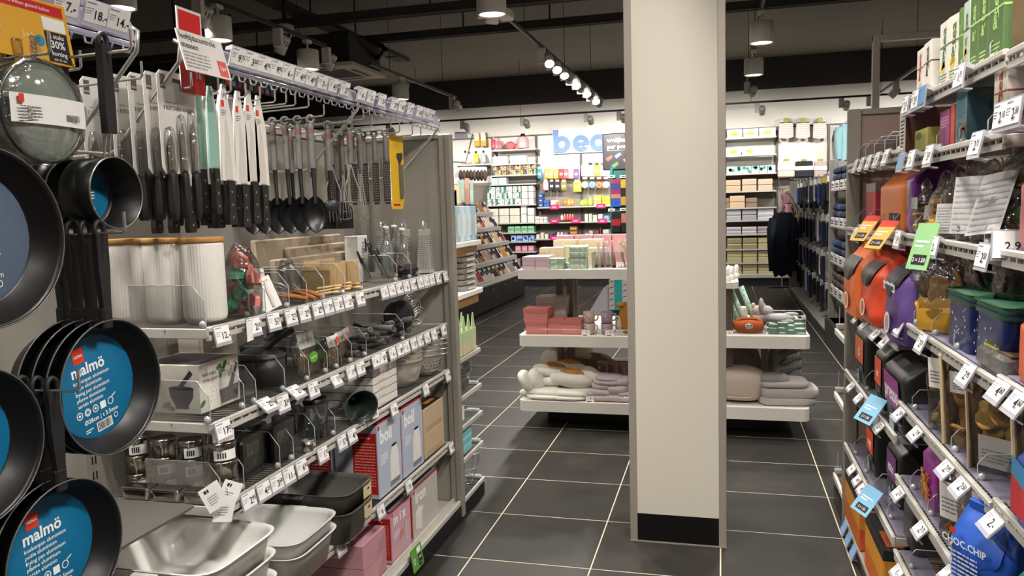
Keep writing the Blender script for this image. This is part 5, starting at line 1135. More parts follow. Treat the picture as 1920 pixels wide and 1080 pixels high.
# ---- goods
def Yx(px, z, X=RX+.02):
    """depth along the gondola of the pixel column px at height z on plane X"""
    lo, hi = .8, 6.
    for _ in range(40):
        mid = (lo+hi)/2
        if pix((X, mid, z))[0] > px: lo = mid
        else: hi = mid
    return lo
def rbox(name, label, cat, z, pf, pn, h, dep, col, X=RX+.025, rz=0, group=None):
    """carton standing on a right-hand shelf: far and near pixel columns of its aisle face"""
    ya, yb = Yx(pf, z+h*.5, X), Yx(pn, z+h*.5, X); dims = (dep, abs(ya-yb), h)
    return carton(name, label, cat, (X+dep/2, (ya+yb)/2, z+.003), dims, col, rz, group), dims
def tea(label, pf, pn, h, col, tc, X=RX+.025, z=RZ2[0], dep=.07, word='tea', acc=None, rz=0):
    t, d = rbox('tea_box', label, 'tea box', z, pf, pn, h, dep, col, X, rz, 'tea cartons'); dx, dy, dz = d; tm = M(tc, .5)
    p = face(t, '-x', dx, dy, dz); p.text('tea', dy*.5, dz*.72, min(dy*.62, dz*.3), tm, .02, rot=1.57); p.text('&\'', dy*.5, dz*.45, dy*.5, tm, .02); p.rect(0, dz*.6, dy, dz*.625, tm); p.lines(dy*.15, dz*.06, dy*.8, dz*.2, 3, tm)
    if acc: p.disc(dy*.4, dz*.3, dy*.22, M(acc, .5)); p.poly([(dy*.2, dz*.26), (dy*.7, dz*.3), (dy*.5, dz*.42)], M(acc, .5))
    p.flush('print'); p = face(t, '-y', dx, dy, dz); p.rect(0, dz*.6, dx*.6, dz*.625, tm); p.ring(dx*.62, dz*.5, dx*.22, dx*.06, tm); p.ring(dx*.6, dz*.78, dx*.2, dx*.06, tm); p.text('tea', dx*.5, dz*.24, dx*.42, tm, .02); p.flush('print')
    return t
tea('white tea carton with red lettering, farthest on the top shelf', 1719, 1731, .16, 'e3ded2', 'b5302a')
tea('white tea carton with purple lettering on the top shelf', 1732, 1746, .165, 'e6e1d4', '4a3440', dep=.1)
tea('white tea carton with green lettering, first on the top shelf', 1762, 1779, .185, 'e4e0d2', '4d7a55', acc='d8b94e')
tea('white and green tea carton leaning beside the green ones', 1780, 1795, .185, 'e2dfcf', '4f7350', acc='d8c04e', X=RX+.028, rz=.12)
tea('green tea carton edge-on between white and green cartons', 1797, 1802, .185, '5f803e', '9fc46c')
tea('green tea carton with pale panel and yellow flower', 1806, 1818, .19, 'b9c7b4', '4f6f50', acc='e0b03f')
tea('mid green tea carton with curly lettering, second green', 1819, 1834, .19, '56713f', 'b7d886'); tea('mid green tea carton, third green', 1835, 1853, .19, '4f6b3b', 'b7d886'); tea('mid green tea carton at the shelf end, nearest green', 1855, 1882, .19, '526d3e', 'a9cc7a', dep=.12)
t, d = rbox('book_box', 'tall dark brown carton with pale spine on the second tea shelf', 'box', RZ2[1], 1687, 1698, .165, .24, '4a2a25', RX+.01); p = face(t, '-x', *d); p.rect(0, 0, d[1], d[2], M('b5b0a6', .5)); p.lines(d[1]*.2, d[2]*.2, d[1]*.7, d[2]*.8, 8, M('7d786f', .5)); p.flush('spine')
t, d = rbox('spice_box', 'yellow-green herb carton standing on the second tea shelf', 'box', RZ2[1], 1713, 1739, .085, .09, 'b9b45e', RX+.04); p = face(t, '-x', *d); p.disc(d[1]*.4, d[2]*.75, d[1]*.22, M('6d7a3a', .5), d[2]*.15); p.rect(d[1]*.04, d[2]*.75, d[1]*.12, d[2]*.85, RED); p.flush('print')
t, d = rbox('drink_box', 'magenta carton between the herb box and teal box', 'box', RZ2[1], 1762, 1780, .115, .08, 'a8407f', RX+.04); p = face(t, '-x', *d); p.lines(d[1]*.1, d[2]*.55, d[1]*.9, d[2]*.85, 4, M('d99ac0', .5)); p.flush('print')
t, d = rbox('drink_box', 'thin orange-red carton beside the magenta one', 'box', RZ2[1], 1782, 1789, .12, .08, 'd0553c', RX+.04)
t, d = rbox('drink_box', 'large teal carton with hexagon print on the second tea shelf', 'box', RZ2[1], 1792, 1813, .148, .2, '4f8288', RX+.035)
p = face(t, '-x', *d); p.lines(d[1]*.1, d[2]*.5, d[1]*.8, d[2]*.9, 8, M('2f5a60', .5)); p.ring(d[1]*.4, d[2]*.25, d[1]*.25, d[1]*.06, M('2a4d52', .5), 6); p.ring(d[1]*.7, d[2]*.15, d[1]*.25, d[1]*.06, M('2a4d52', .5), 6); p.rect(d[1]*.6, d[2]*.2, d[1]*.9, d[2]*.4, M('c0524a', .5)); p.flush('print')
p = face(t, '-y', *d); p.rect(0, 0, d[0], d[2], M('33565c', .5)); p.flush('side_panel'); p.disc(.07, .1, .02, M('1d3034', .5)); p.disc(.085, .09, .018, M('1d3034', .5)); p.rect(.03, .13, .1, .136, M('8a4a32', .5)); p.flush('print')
tea('large cream tea carton with red lettering on the second tea shelf', 1863, 1888, .16, 'ddd5c0', '9e4038', z=RZ2[1], dep=.14, X=RX+.03)
def coffee(label, cat, z, pf, pn, h, dep, col, pan=None, num=None, word=None, X=RX+.03, group='coffee packs', lean=0, dot=True, name='coffee_pack', rough=.42):
    ya, yb = Yx(pf, z+h*.5, X), Yx(pn, z+h*.5, X); w_ = abs(ya-yb)
    t = thing(name, label, cat, (X+dep/2, (ya+yb)/2, z+.004), (0, -lean, PI), group)
    pillow(w_, h, dep, .1, .97, .012, 32, 18, seed=len(label), sho=.76, pp=.22, ex=1.0).build('bag', M(col, rough, bump=.15, scale=12), t)
    MB().box(-.006, -w_*.42, h*.985, .006, w_*.42, h+.012, .002).build('top_seal', M(col, rough), t)
    p = Print(t, (dep/2*1.04, -w_/2, 0), (0, 1, 0), (0, 0, 1))
    if pan: p.rect(w_*.12, h*.34, w_*.88, h*.72, M(pan, .45)); p.flush('colour_panel')
    if word: p.text(word, w_*.5, h*.5, w_*.26, PWHT, .02)
    if num: p.rect(w_*.5, h*.2, w_*.9, h*.33, INK); p.flush('number_panel'); p.text(num, w_*.7, h*.265, h*.085, PWHT, .02)
    if dot: p.disc(w_*.45, h*.1, w_*.12, M('9fc0c4', .5)); p.ring(w_*.45, h*.1, w_*.09, w_*.03, PWHT); p.flush('seal')
    q_ = Print(t, (dep*.3, -w_/2*1.03, 0), (-1, 0, 0), (0, 0, 1)); 
    return t
# upper coffee shelf
t, d = rbox('snack_box', 'tall red-pink carton on the upper coffee shelf by the post', 'box', RZ1[1], 1624, 1641, .205, .12, 'c8404a', RX+.06); MB().box(-d[0]/2-.001, -d[1]/2-.001, d[2]*.82, d[0]/2+.001, d[1]/2+.001, d[2]+.001).build('silver_top', M('a5a29c', .3, .6), t)
coffee('orange coffee pack numbered fourteen on the upper coffee shelf', 'coffee pack', RZ1[1], 1648, 1692, .235, .12, 'd9772f', None, '14', X=RX+.04, dot=False)
coffee('purple coffee pack standing next to the orange pack', 'coffee pack', RZ2[2], 1698, 1712, .245, .2, '6b2f7a', None, None, X=RX+.03, dot=False, rough=.25)
# middle coffee shelf: crumpled orange, red and violet pouches
def pouch(label, z, pf, pn, h, dep, col, patch, X, lean=.0, blob=None, seed=1, word=None, rz=0):
    ya, yb = Yx(pf, z+h*.5, X), Yx(pn, z+h*.5, X); w_ = abs(ya-yb)
    t = thing('coffee_pouch', label, 'coffee pouch', (X+dep/2, (ya+yb)/2, z+.004), (0, -lean, PI+rz), 'large coffee pouches')
    pillow(w_, h, dep, .1, .8, .045, 32, 20, seed=seed, pp=.5).build('pouch', M(col, .38, var=.08, scale=8, bump=.3), t)
    p = Print(t, (dep/2*1.06, -w_/2, 0), (0, 1, 0), (0, 0, 1)); MB().grid(lambda u, v: (dep/2*1.07*(1-.92*max(0, (.08+.34*v-.2)/.38)**1.6)*(1 if abs(u-.5) < .4 else .93), (u-.5)*w_*(.2+.5*min(1, v*2.5)), h*(.5+.34*v)), 9, 7).build('dark_patch', M(patch, .45), t)
    if word: p.text(word, w_*.5, h*.62, w_*.2, PWHT, .02)
    p.disc(w_*.5, h*.2, w_*.16, M('e8dfd6', .45), h*.12); p.flush('cup_print'); p.disc(w_*.5, h*.2, w_*.11, M(blob or col, .45), h*.09); p.flush('cup_fill')
    p2 = Print(t, (dep*.32, w_/2*1.07, 0), (-1, 0, 0), (0, 0, 1)); p2.lines(dep*.1, h*.2, dep*.55, h*.55, 14, M('d9b0a0', .6), 3, .35); p2.flush('small_print')
    MB().box(-.008, -w_*.36, h*.98, .008, w_*.36, h+.02, .002).build('folded_top', M(col, .4), t); return t
pouch('bright orange coffee pouch bulging over the post, farthest', RZ1[2], 1577, 1603, .31, .2, 'dd6a2c', '2b2422', RX-.06, .0, 'c9853f', 3)
pouch('red-orange coffee pouch with white cup print, in front', RZ1[2], 1606, 1634, .30, .24, 'cf4526', '2a211f', RX-.04, .05, 'a8683a', 5)
pouch('dark red coffee pouch behind the red-orange one', RZ1[2], 1634, 1644, .29, .2, 'a8341f', '2a211f', RX+.08, .0, None, 6)
pouch('violet coffee pouch with black patch', RZ1[2], 1651, 1683, .315, .25, '57407a', '1f1b22', RX-.03, .04, 'a2948f', 8, 'ristretto')
# lower coffee shelf
BKC = '232220'
coffee('black coffee pack with orange stripe numbered four', 'coffee pack', RZ1[3], 1603, 1622, .30, .17, BKC, 'd4642c', '4', 'ci', X=RX+.02)
coffee('black coffee pack with orange stripe numbered five', 'coffee pack', RZ1[3], 1640, 1655, .285, .17, BKC, 'd4502c', '5', 'er', X=RX+.02)
coffee('large black espresso pack with purple panel numbered eight', 'coffee pack', RZ1[3], 1662, 1698, .30, .26, BKC, '93257f', '8', 'presso', X=RX+.015, lean=-.06)
coffee('black coffee pack standing behind the purple-panel espresso pack', 'coffee pack', RZ2[4], 1712, 1740, .26, .2, '1d1c1b', None, None, X=RX+.17, dot=False)
# lowest coffee shelf
coffee('black coffee pack with red tag numbered five on the lowest shelf', 'coffee pack', RZ1[4], 1624, 1640, .27, .16, BKC, 'd8481f', '5', 'reg', X=RX+.05)
coffee('black espresso pack with purple band on the lowest coffee shelf', 'coffee pack', RZ1[4], 1662, 1684, .28, .2, BKC, '6f3a70', '8', 'esso', X=RX+.07)
for k, (a, b) in enumerate(((1578, 1612), (1622, 1655))):
    t, d = rbox('capsule_carton', 'orange and amber carton with black top on the base shelf, %s' % ('by the post' if k == 0 else 'nearer'), 'carton', .087, a, b, .24, .2, 'cf6a22', RX+.012, 0, 'orange capsule cartons')
    p = face(t, '-y', *d); p.rect(0, d[2]*.42, d[0], d[2]*.82, M('d9912a', .45)); p.rect(0, d[2]*.82, d[0], d[2], INK); p.rect(0, 0, d[0], d[2]*.42, M('c9532a', .45)); p.flush('colour_bands')
    p = face(t, '-x', *d); p.rect(0, d[2]*.42, d[1], d[2]*.82, M('d9912a', .45)); p.rect(0, d[2]*.82, d[1], d[2], INK); p.flush('colour_bands'); p = face(t, '+z', *d); p.rect(0, 0, d[0], d[1], INK).flush('dark_top'); p.rect(d[0]*.1, d[1]*.1, d[0]*.5, d[1]*.5, M('d8642a', .45)); p.flush('top_print')
for k in range(3):
    t, d = rbox('sachet_pack', 'white sachet pack in the clear base tray, %s' % ordn(k+1), 'pack', .089+.042*k, 1622, 1668, .04, .13, 'e8e5e0', RX+.06, .0, 'white sachet packs'); p = face(t, '-y', *d); p.rect(d[0]*.55, .004, d[0]*.9, .036, M(('c0392b', '5f3a7a', 'a8a29a')[k], .5)); p.lines(.01, .008, d[0]*.45, .03, 2, M('999999', .6)); p.flush('print')
# ---- cookies in bags
def cookie(t, c, R, h, nrm, col, seed=0):
    n = Vector(nrm).normalized(); q_ = n.to_track_quat('Z', 'Y').to_matrix().to_4x4(); b = MB().lathe([(.001, -h/2), (R*.85, -h/2), (R, -h*.1), (R*.96, h*.3), (R*.75, h*.5), (.001, h*.55)], n=14, rf=lambda a, z: 1+.03*math.sin(5*a+seed))
    b.xf(Matrix.Translation(c) @ q_); return b.build('cookie', M(col, .75, var=.25, scale=60, bump=.4), t)
def cookie_bag(label, loc, w, h, d, rot=(0, 0, 0), ckcol='b07a42', low=None, n=10, R=.034, sheet=None, stack='z', gather=.75, seed=1, lab=None, fill=.7, side=None, group='clear bags of cookies'):
    """clear bag facing -x with visible cookies; low: colour of printed lower part; sheet: printed label sheet; side: paper gusset colour"""
    t = thing('cookie_bag', label, 'cookie bag', loc, (rot[0], -rot[1], PI+rot[2]), group)
    pillow(w, h, d, .06, gather, .05, 26, 18, seed=seed, pp=.5).build('film', FILM, t); R_ = random.Random(seed)
    for k in range(n):
        if stack == 'z': c = (R_.uniform(-.15, .15)*d, R_.uniform(-.12, .12)*w, .02+k*(h*fill-.02)/n); nr = (R_.uniform(-.25, .25), R_.uniform(-.2, .2), 1)
        elif stack == 'y': c = (d*.12, -w*.32+k*w*.64/n, h*.16+.02*(k % 2)); nr = (R_.uniform(-.3, .3), 1, R_.uniform(-.4, .4))
        else: c = (R_.uniform(.0, .28)*d, R_.uniform(-.3, .3)*w, R_.uniform(.08, fill)*h); nr = (1, R_.uniform(-.9, .9), R_.uniform(-.9, .9))
        cookie(t, c, R, .011, nr, ckcol, k)
    if low:
        pillow(w*1.03, h*.42, d*1.04, .75, 1, .02, 26, 8, seed=seed+1, pp=.5).build('printed_base', M(low, .35, bump=.2, scale=15), t)
    if sheet:
        a0, a1 = sheet; b = MB().grid(lambda u, v: (d*.53-.02*abs(u-.5)*d, (u-.5)*w*.86, h*(a0+(a1-a0)*v)), 6, 4).build('label_sheet', M('bfbdb8', .55), t)
        p = Print(t, (d*.535, -w*.43, h*a0), (0, 1, 0), (0, 0, 1)); p.lines(w*.05, h*.03, w*.8, h*(a1-a0)*.92, 9, M('a3a5b0', .6), seed, .3); p.flush('small_print')
    if side:
        for s_ in (-1, 1): MB().box(-d*.45, s_*w*.5-.004, 0, d*.45, s_*w*.5+.004, h*.97, .003).build('paper_gusset', M(side, .6), t)
        MB().box(-d*.46, -w*.48, 0, -d*.4, w*.48, h*.97).build('back_sheet', M('a81e22', .5), t)
    if lab:
        p = Print(t, (d*.55, -w*.3, h*lab[0]), (0, 1, 0), (0, 0, 1)); p.rect(0, 0, w*.6, h*lab[1], M(lab[2], .5)); p.flush('sticker'); p.lines(w*.05, h*lab[1]*.15, w*.5, h*lab[1]*.6, 4, M('77767a', .6)); p.flush('small_print')
    MB().blob((0, 0, h*1.0), (d*.12+.01, w*.16*gather, .03), 10, 6, .15, seed).build('twisted_top', FILM, t)
    return t
zc = RZ2[2]+.004
cookie_bag('small clear bag of waffles, farthest on the cookie shelf', (.66, 2.93, zc), .1, .15, .07, ckcol='b98a5a', n=8, seed=2, sheet=(.55, .8))
cookie_bag('small clear bag with silver back beside the waffles', (.665, 2.80, zc), .11, .15, .07, (0, .1, 0), 'c39a66', n=8, seed=3, sheet=(.3, .6))
cookie_bag('small clear bag of cookies with orange-yellow base', (.66, 2.69, zc), .1, .17, .08, ckcol='b07a42', low='e0a52c', n=10, seed=4)
cookie_bag('dark cookies in clear bag with yellow base, set farther back', (.74, 2.74, zc+.03), .13, .22, .1, ckcol='5a3d2a', low='dba829', n=9, seed=5)
cookie_bag('clear bag twisted shut with curled top, second row', (.80, 2.52, zc), .16, .235, .12, ckcol='8a6238', n=9, seed=6)
cookie_bag('clear bag of waffles with text-covered back, middle', (.67, 2.52, zc), .14, .19, .1, (0, .1, .5), 'a8743e', n=12, sheet=(.05, .5), seed=7)
cookie_bag('clear bag with printed ingredients sheet, third along', (.67, 2.345, zc), .16, .185, .1, (0, .1, .4), 'c07038', n=8, sheet=(.08, .9), seed=8)
cookie_bag('leaning clear bag with dense blue printed label sheet', (.655, 2.19, zc), .16, .18, .09, (.1, .35, .25), 'a9743c', n=8, sheet=(.05, .95), seed=9)
cookie_bag('large clear bag of stacked round oat cookies with green sticker', (.755, 2.17, zc+.05), .19, .21, .15, (0, 0, .2), '9c6a34', n=10, R=.062, seed=10, lab=(.06, .14, '5b8f3f'))
cookie_bag('crumpled clear bag behind under the tea shelf', (.86, 2.33, zc+.03), .2, .22, .14, ckcol='6b4a2c', n=6, seed=12)
zc = RZ2[3]+.004
cookie_bag('clear cookie bag with yellow base, farther of two', (.665, 2.93, zc), .13, .225, .1, (0, 0, .6), ckcol='9c7446', low='e3b423', n=8, stack='x', seed=13)
cookie_bag('clear cookie bag with yellow base, nearer and larger', (.685, 2.73, zc), .17, .25, .12, (0, .03, .6), 'a57b4d', low='c9962a', n=18, stack='x', seed=14, R=.036)
for k, y in enumerate((2.42, 2.16)):
    t = thing('cookie_tin', 'dark blue star-dotted tin with green lid, %s' % ['farther', 'nearer'][k], 'tin', (.745, y, zc), group='blue tins with green lids')
    rdish(.23, .24, .14, .004, .995, 40, .25).build('body', M('1a2a6e', .3, .2), t); rdish(.236, .246, .03, .028, 1, 40, .25).xf(Matrix.Translation((0, 0, .128))).build('lid', M('4d8a66', .35), t)
    p = Print(t, (-.117, .1, 0), (0, -1, 0), (0, 0, 1)); R_ = random.Random(k)
    for j in range(14): p.disc(R_.uniform(.0, .2), R_.uniform(.02, .12), .0035, M('c9d2e8', .5), n=8)
    p.flush('stars'); p = Print(t, (-.1, -.122, 0), (1, 0, 0), (0, 0, 1)); p.rect(.05, .02, .12, .08, M('b07a72', .5)); p.disc(.17, .07, .008, M('b07a72', .5), n=10)
    for j in range(10): p.disc(R_.uniform(.0, .2), R_.uniform(.02, .12), .003, M('c9d2e8', .5), n=8)
    p.flush('print')
for k in range(4): cookie_bag('dark brown clear pouch standing on the blue tins, %s' % ordn(k+1), (.72+.07*(k % 2), 2.48-.115*k, zc+.162), .13, .13, .09, ckcol='3f2c20', n=7, stack='x', gather=.3, seed=30+k, group='dark pouches on the tins')
t = thing('candy_tray', 'clear wrapped tray with yellow lid and pink sweets', 'tray', (.69, 2.09, zc), (0, 0, 0))
MB().box(-.075, -.1, 0, .08, .1, .05, .008).build('tray', CLEAR('cfcac2', .14, .12, bump=.5, milk=.15), t); MB().box(-.06, .0, .051, .07, .095, .056).build('yellow_card', M('c9c04e', .5), t); MB().box(-.06, -.095, .051, .07, .0, .055).build('brown_card', M('6b5440', .5), t)
R_ = random.Random(4)
for k in range(16): MB().blob((R_.uniform(-.05, .06), R_.uniform(-.09, -.01), .02+R_.uniform(0, .015)), (.014, .014, .012), 8, 6).build('sweet', M('b9604f', .5), t)
zc = RZ2[4]+.004
cookie_bag('clear bag of nuts with white card top, leaning', (.675, 2.62, zc), .12, .26, .08, (0, -.1, .7), 'cda878', n=14, R=.016, stack='x', seed=15, lab=(.55, .36, 'd8d3cc'))
cookie_bag('red-backed window bag of sandwich cookies with pale paper sides', (.70, 2.44, zc), .17, .28, .08, (0, -.1, .75), 'b9853f', n=20, stack='x', seed=16, R=.032, side='cdb892', lab=(.6, .22, 'b9b5ae'))
cookie_bag('window bag of thick golden cookies, nearer the edge', (.71, 2.23, zc), .17, .28, .08, (0, -.1, .75), 'c79a4a', n=20, stack='x', seed=17, R=.034, side='cdb892', lab=(.08, .3, 'a8a4a0'))
cookie_bag('grey empty film bag drooping over the fifth cookie shelf', (.67, 2.51, zc+.2), .15, .085, .08, ckcol='8a857d', n=1, seed=18)
zc = RZ3[3]+.004
cookie_bag('window bag with pale side and brown cookies by the frame edge', (.70, 1.86, zc), .17, .27, .08, (0, -.1, .7), 'b88a45', n=18, stack='x', seed=19, R=.034, side='d6c39c')
t = coffee('blue and red biscuit bag at the very frame edge', 'biscuit bag', RZ3[3], 1900, 1960, .18, .1, '2f4f9a', None, None, X=RX+.0, dot=False, name='biscuit_bag', group='biscuit bags'); 
p = Print(t, (.053, -.09, 0), (0, 1, 0), (0, 0, 1)); p.poly([(0, .02), (.16, .02), (.16, .07), (0, .1)], M('c8323a', .5)); p.poly([(0, .1), (.16, .07), (.16, .12), (0, .14)], M('3f8fc0', .5)); p.flush('colour_bands')
zc = RZ2[5]+.004
t = coffee('purple pretzel bag with brown sticks printed', 'pretzel bag', RZ2[5], 1728, 1752, .2, .1, '8f2f86', None, None, X=RX+.04, dot=False, name='pretzel_bag', group='snack bags')
p = Print(t, (-.03, .052, 0), (-1, 0, 0), (0, 0, 1)); p.lines(-.02, .1, .05, .16, 5, M('d8a8cf', .5), 3); p.flush('small_print')
R_ = random.Random(5)
for k in range(22):
    MB().tube([(.054, R_.uniform(-.05, .05), .01+R_.uniform(0, .05)), (.058, R_.uniform(-.05, .05), .06+R_.uniform(0, .05))], .0028, 5).build('pretzel_stick', M('b8743a', .6), t)
cookie_bag('clear bag of apricot pieces with white text card', (.68, 2.47, zc), .14, .22, .09, (0, -.05, .6), 'c98f3a', n=8, stack='x', seed=21, R=.026, lab=(.3, .5, 'cfcac4'))
cookie_bag('clear bag of grey-brown biscuits beside the apricot bag', (.68, 2.34, zc), .12, .22, .1, ckcol='8f7a60', n=10, stack='x', seed=22)
t = pouch('bright blue chocolate cookie bag on the sixth shelf', RZ2[5], 1800, 1850, .235, .13, '1f4ea8', '1f4ea8', RX-.02, -.1, '1f4ea8', 9, None, .45); 
w_ = .2
p = Print(t, (.076, -.09, 0), (0, 1, 0), (0, 0, 1)); p.text('CHOC.CHIP', .07, .17, .026, PWHT, .02); p.lines(.02, .07, .11, .15, 7, M('c5d3ee', .5), 4); p.rect(.03, .19, .048, .205, LOGO); p.flush('print'); p.disc(.15, .05, .03, M('a9743c', .6)); p.disc(.12, .035, .025, M('b58247', .6)); p.flush('cookie_print')
for k in range(8): MB().box(-.004, -.006, 0, .004, .006, .004).build('chocolate_chip', M('3a2417', .6), t, (.079, .06-.016*(k % 4), .03+.014*(k//2)))
pouch('darker blue chocolate cookie bag behind the bright one', RZ2[5], 1846, 1890, .24, .13, '1b3f86', '1b3f86', RX+.1, 0, '1b3f86', 10)
coffee('teal and purple snack bag low at the frame edge', 'snack bag', RZ3[4], 1888, 1950, .2, .1, '3f8f7f', '6b3f7a', None, X=RX+.0, dot=False, name='snack_bag', group='snack bags')
coffee('red and black low pack under the wire shelf', 'snack bag', RZ2[6], 1692, 1712, .2, .18, '2c2624', None, None, X=RX+.05, dot=False, name='snack_bag', group='snack bags')
coffee('orange low pack under the wire shelf', 'snack bag', RZ2[6], 1716, 1740, .17, .2, 'c9562e', None, None, X=RX+.2, dot=False, name='snack_bag', group='snack bags')
coffee('brown kraft bag at the top edge corner by the tea shelf', 'tea bag pack', RZ3[0]+.13, 1893, 1960, .22, .1, '6d5a3a', None, None, X=RX+.03, dot=False, name='kraft_bag', group='kraft bags')
wire_shelf(GR, -1, .9, 1.99, RZ3[0]+.125, RX, RB-.02, (), .07, .2)
coffee('pink pouch cut by the frame edge beside the ingredients bag', 'snack bag', RZ3[1], 1908, 1975, .18, .1, 'c9707a', None, None, X=RX+.02, dot=False, name='snack_bag', group='snack bags')
coffee('orange pouch cut by the frame edge above the biscuit shelf', 'snack bag', RZ3[2], 1906, 1975, .16, .1, 'd9663c', None, None, X=RX+.02, dot=False, name='snack_bag', group='snack bags')
# ================================================================== end cap of the right gondola
ER = thing('end_cap_shelving', 'wire-shelf end cap on the far end of the grocery gondola', 'shelving', (0, 0, 0))
MB().box(.67, 4.33, .08, 1.5, 4.345, 2.12).build('back_panel', RBP, ER)
MB().box(.612, 4.33, 0, 1.5, 4.70, .1).build('plinth', M('0d0d0e', .4), ER)
for z in (1.0, .64, .17):
    sh = MB().box(.606, 4.348, z-.03, .622, 4.70, z+.004, .004).box(.622, 4.686, z-.03, 1.5, 4.70, z+.004, .003).build('shelf', WHITE, ER); g_ = MB()
    for j in range(17): g_.cyl((.62, 4.36+j*.02, z-.006), (1.49, 4.36+j*.02, z-.006), .0022, n=4, cap=False)
    g_.build('wire_grid', WIRE, sh); MB().box(.612, 4.66, z+.004, .69, 4.70, z+.03, .004).build('label_holder', EDGE, sh)
    MB().box(.63, 4.70, z, .634, 4.705, z+.12).build('clear_end', EDGE, sh)
t = carton('salmon_pack', 'salmon coloured pack on the upper end-cap shelf', 'pack', (.70, 4.5, 1.005), (.1, .2, .12), 'c98a72')
# ================================================================== DISPLAY TABLES (middle of the floor)
TY0, TY1 = 5.86, 7.0
TABW = M('e4e0d6', .4, var=.02, scale=3); LEGM = M('6f675e', .45, .3)
def rrect(x0, y0, x1, y1, r, n=5):
    P = []
    for cx, cy, a0 in ((x1-r, y0+r, -PI/2), (x1-r, y1-r, 0), (x0+r, y1-r, PI/2), (x0+r, y0+r, PI)):
        for k in range(n+1): a = a0+k*PI/2/n; P.append((cx+r*math.cos(a), cy+r*math.sin(a)))
    return P
def slab(x0, y0, z0, x1, y1, z1, r=.05): return MB().prism(rrect(x0, y0, x1, y1, r), (0, 0, z0), (1, 0, 0), (0, 1, 0), (0, 0, 1), z1-z0)
def table(label, x0, x1, tiers, legs, guards=()):
    t = thing('tiered_table', label, 'display table', (0, 0, 0))
    for z0, z1, a, b, y0, y1 in tiers: slab(a, y0, z0, b, y1, z1).build('tier', TABW, t)
    for x, y, zt in legs: MB().box(x-.025, y-.025, .1, x+.025, y+.025, zt, .003).build('leg', LEGM, t)
    slab(x0+.16, TY0+.3, 0, x1-.16, TY1-.3, .15, .02).build('base', M('111011', .5), t)
    for z, a, b, y in guards:
        MB().tube([(a, y+.3, z), (a, y+.3, z+.045), (a, y, z+.045), (b, y, z+.045)], .003, 5).build('guard_wire', CHROME, t)
        for x in (a, a+(b-a)*.5): MB().cyl((x, y, z), (x, y, z+.045), .003, n=5).build('guard_post', CHROME, t)
    return t
table('white three-tier display table stacked with gifts left of the column', -1.54, -.32, [(.15, .232, -1.54, -.32, TY0, TY1), (.66, .745, -1.53, -.32, TY0, TY1), (1.184, 1.252, -1.53, -.32, TY0, TY1)], [(-1.285, 6.3, 1.19), (-1.195, 6.3, 1.19), (-.55, 6.3, 1.19), (-1.24, 6.75, 1.19)], [(.745, -1.49, -.36, 5.9), (.232, -1.49, -.36, 5.9)])
table('white display table with plush toys right of the column', -.28, .60, [(.15, .24, -.28, .60, TY0, TY1), (.674, .762, -.28, .60, TY0, TY1), (1.105, 1.15, -.28, .112, TY0, 6.6)], [(.31, 6.27, .68), (.05, 6.1, 1.11), (-.2, 6.6, 1.11)])
Z_T, Z_M, Z_L = 1.253, .746, .233
def fbox(px0, py0, px1, py1, Y, dep, col, name, label, cat, group=None, mat=None, lid=None, rz=0, zb=None):
    """box whose near face fills the pixel rectangle at depth Y"""
    a, b = ony(px0, py1, Y), ony(px1, py0, Y); c = ony(px0, py0, Y)
    z0 = zb if zb is not None else a.z; h_ = b.z-a.z; h_ = max(h_, .008); w_ = b.x-a.x
    return carton(name, label, cat, ((a.x+b.x)/2, Y+dep/2, z0), (w_, dep, h_), col, rz, group, mat=mat, lid=lid), (w_, dep, h_)
# top tier
n_ = 0
for r_ in range(3):
    for c_ in range(2):
        for d_ in range(2):
            n_ += 1
            t = carton('soap_box', 'lilac patterned gift box in the brick-like stack, %s of twelve' % ordn(n_), 'gift box', (-1.435+.103*c_, 5.935+.125*d_, Z_T+.033*r_), (.1, .12, .032), 'd9bcc4', group='stack of lilac gift boxes')
            if d_ == 0: p = face(t, '-y', .1, .12, .032); [p.disc(.01+.012*k, .012+.008*(k % 2), .0035, M('e9d6da', .5), n=8) for k in range(7)]; p.flush('dots')
def flower_box(loc, dims, col, label, group, fl='e9ece4', rz=0):
    t = carton('floral_box', label, 'gift box', loc, dims, col, rz, group); p = face(t, '-y', *dims); R = random.Random(int(loc[0]*997))
    for k in range(int(dims[0]/.022)):
        x, y = R.uniform(.012, dims[0]-.012), R.uniform(.008, dims[2]-.008)
        for j in range(5): a = 2*PI*j/5; p.disc(x+.006*math.cos(a), y+.006*math.sin(a), .0035, M(fl, .5), n=6)
    p.flush('flowers'); p = face(t, '+z', *dims)
    for k in range(int(dims[0]/.02)):
        x, y = R.uniform(.012, dims[0]-.012), R.uniform(.012, dims[1]-.012)
        for j in range(5): a = 2*PI*j/5; p.disc(x+.006*math.cos(a), y+.006*math.sin(a), .0035, M(fl, .5), n=6)
    p.flush('flowers'); return t
for k, (x, y, z) in enumerate(((-1.235, 5.96, 0), (-1.235, 5.96, .041), (-1.115, 6.05, 0), (-1.06, 5.96, 0), (-1.06, 5.96, .041), (-1.06, 5.96, .085), (-1.06, 5.98, .126), (-1.10, 6.12, .04))):
    flower_box((x, y, Z_T+z), (.125, .12, .04), '9fb39a', 'sage green box with white daisies, %s of eight' % ordn(k+1), 'sage green daisy boxes')
for k, (x, y, z, h_) in enumerate(((-1.32, 6.25, 0, .15), (-1.14, 6.3, 0, .16), (-.98, 6.3, 0, .14), (-1.26, 6.5, 0, .2), (-1.05, 6.52, 0, .2))):
    t = flower_box((x, y, Z_T+z), (.19, .14, h_), 'e2d6b8', 'cream box covered in yellow and orange blossoms, %s of five' % ordn(k+1), 'yellow blossom boxes', ('e0b23a', 'e9c9a0', 'e6a65e', 'f0e6cf', 'd9b64e')[k])
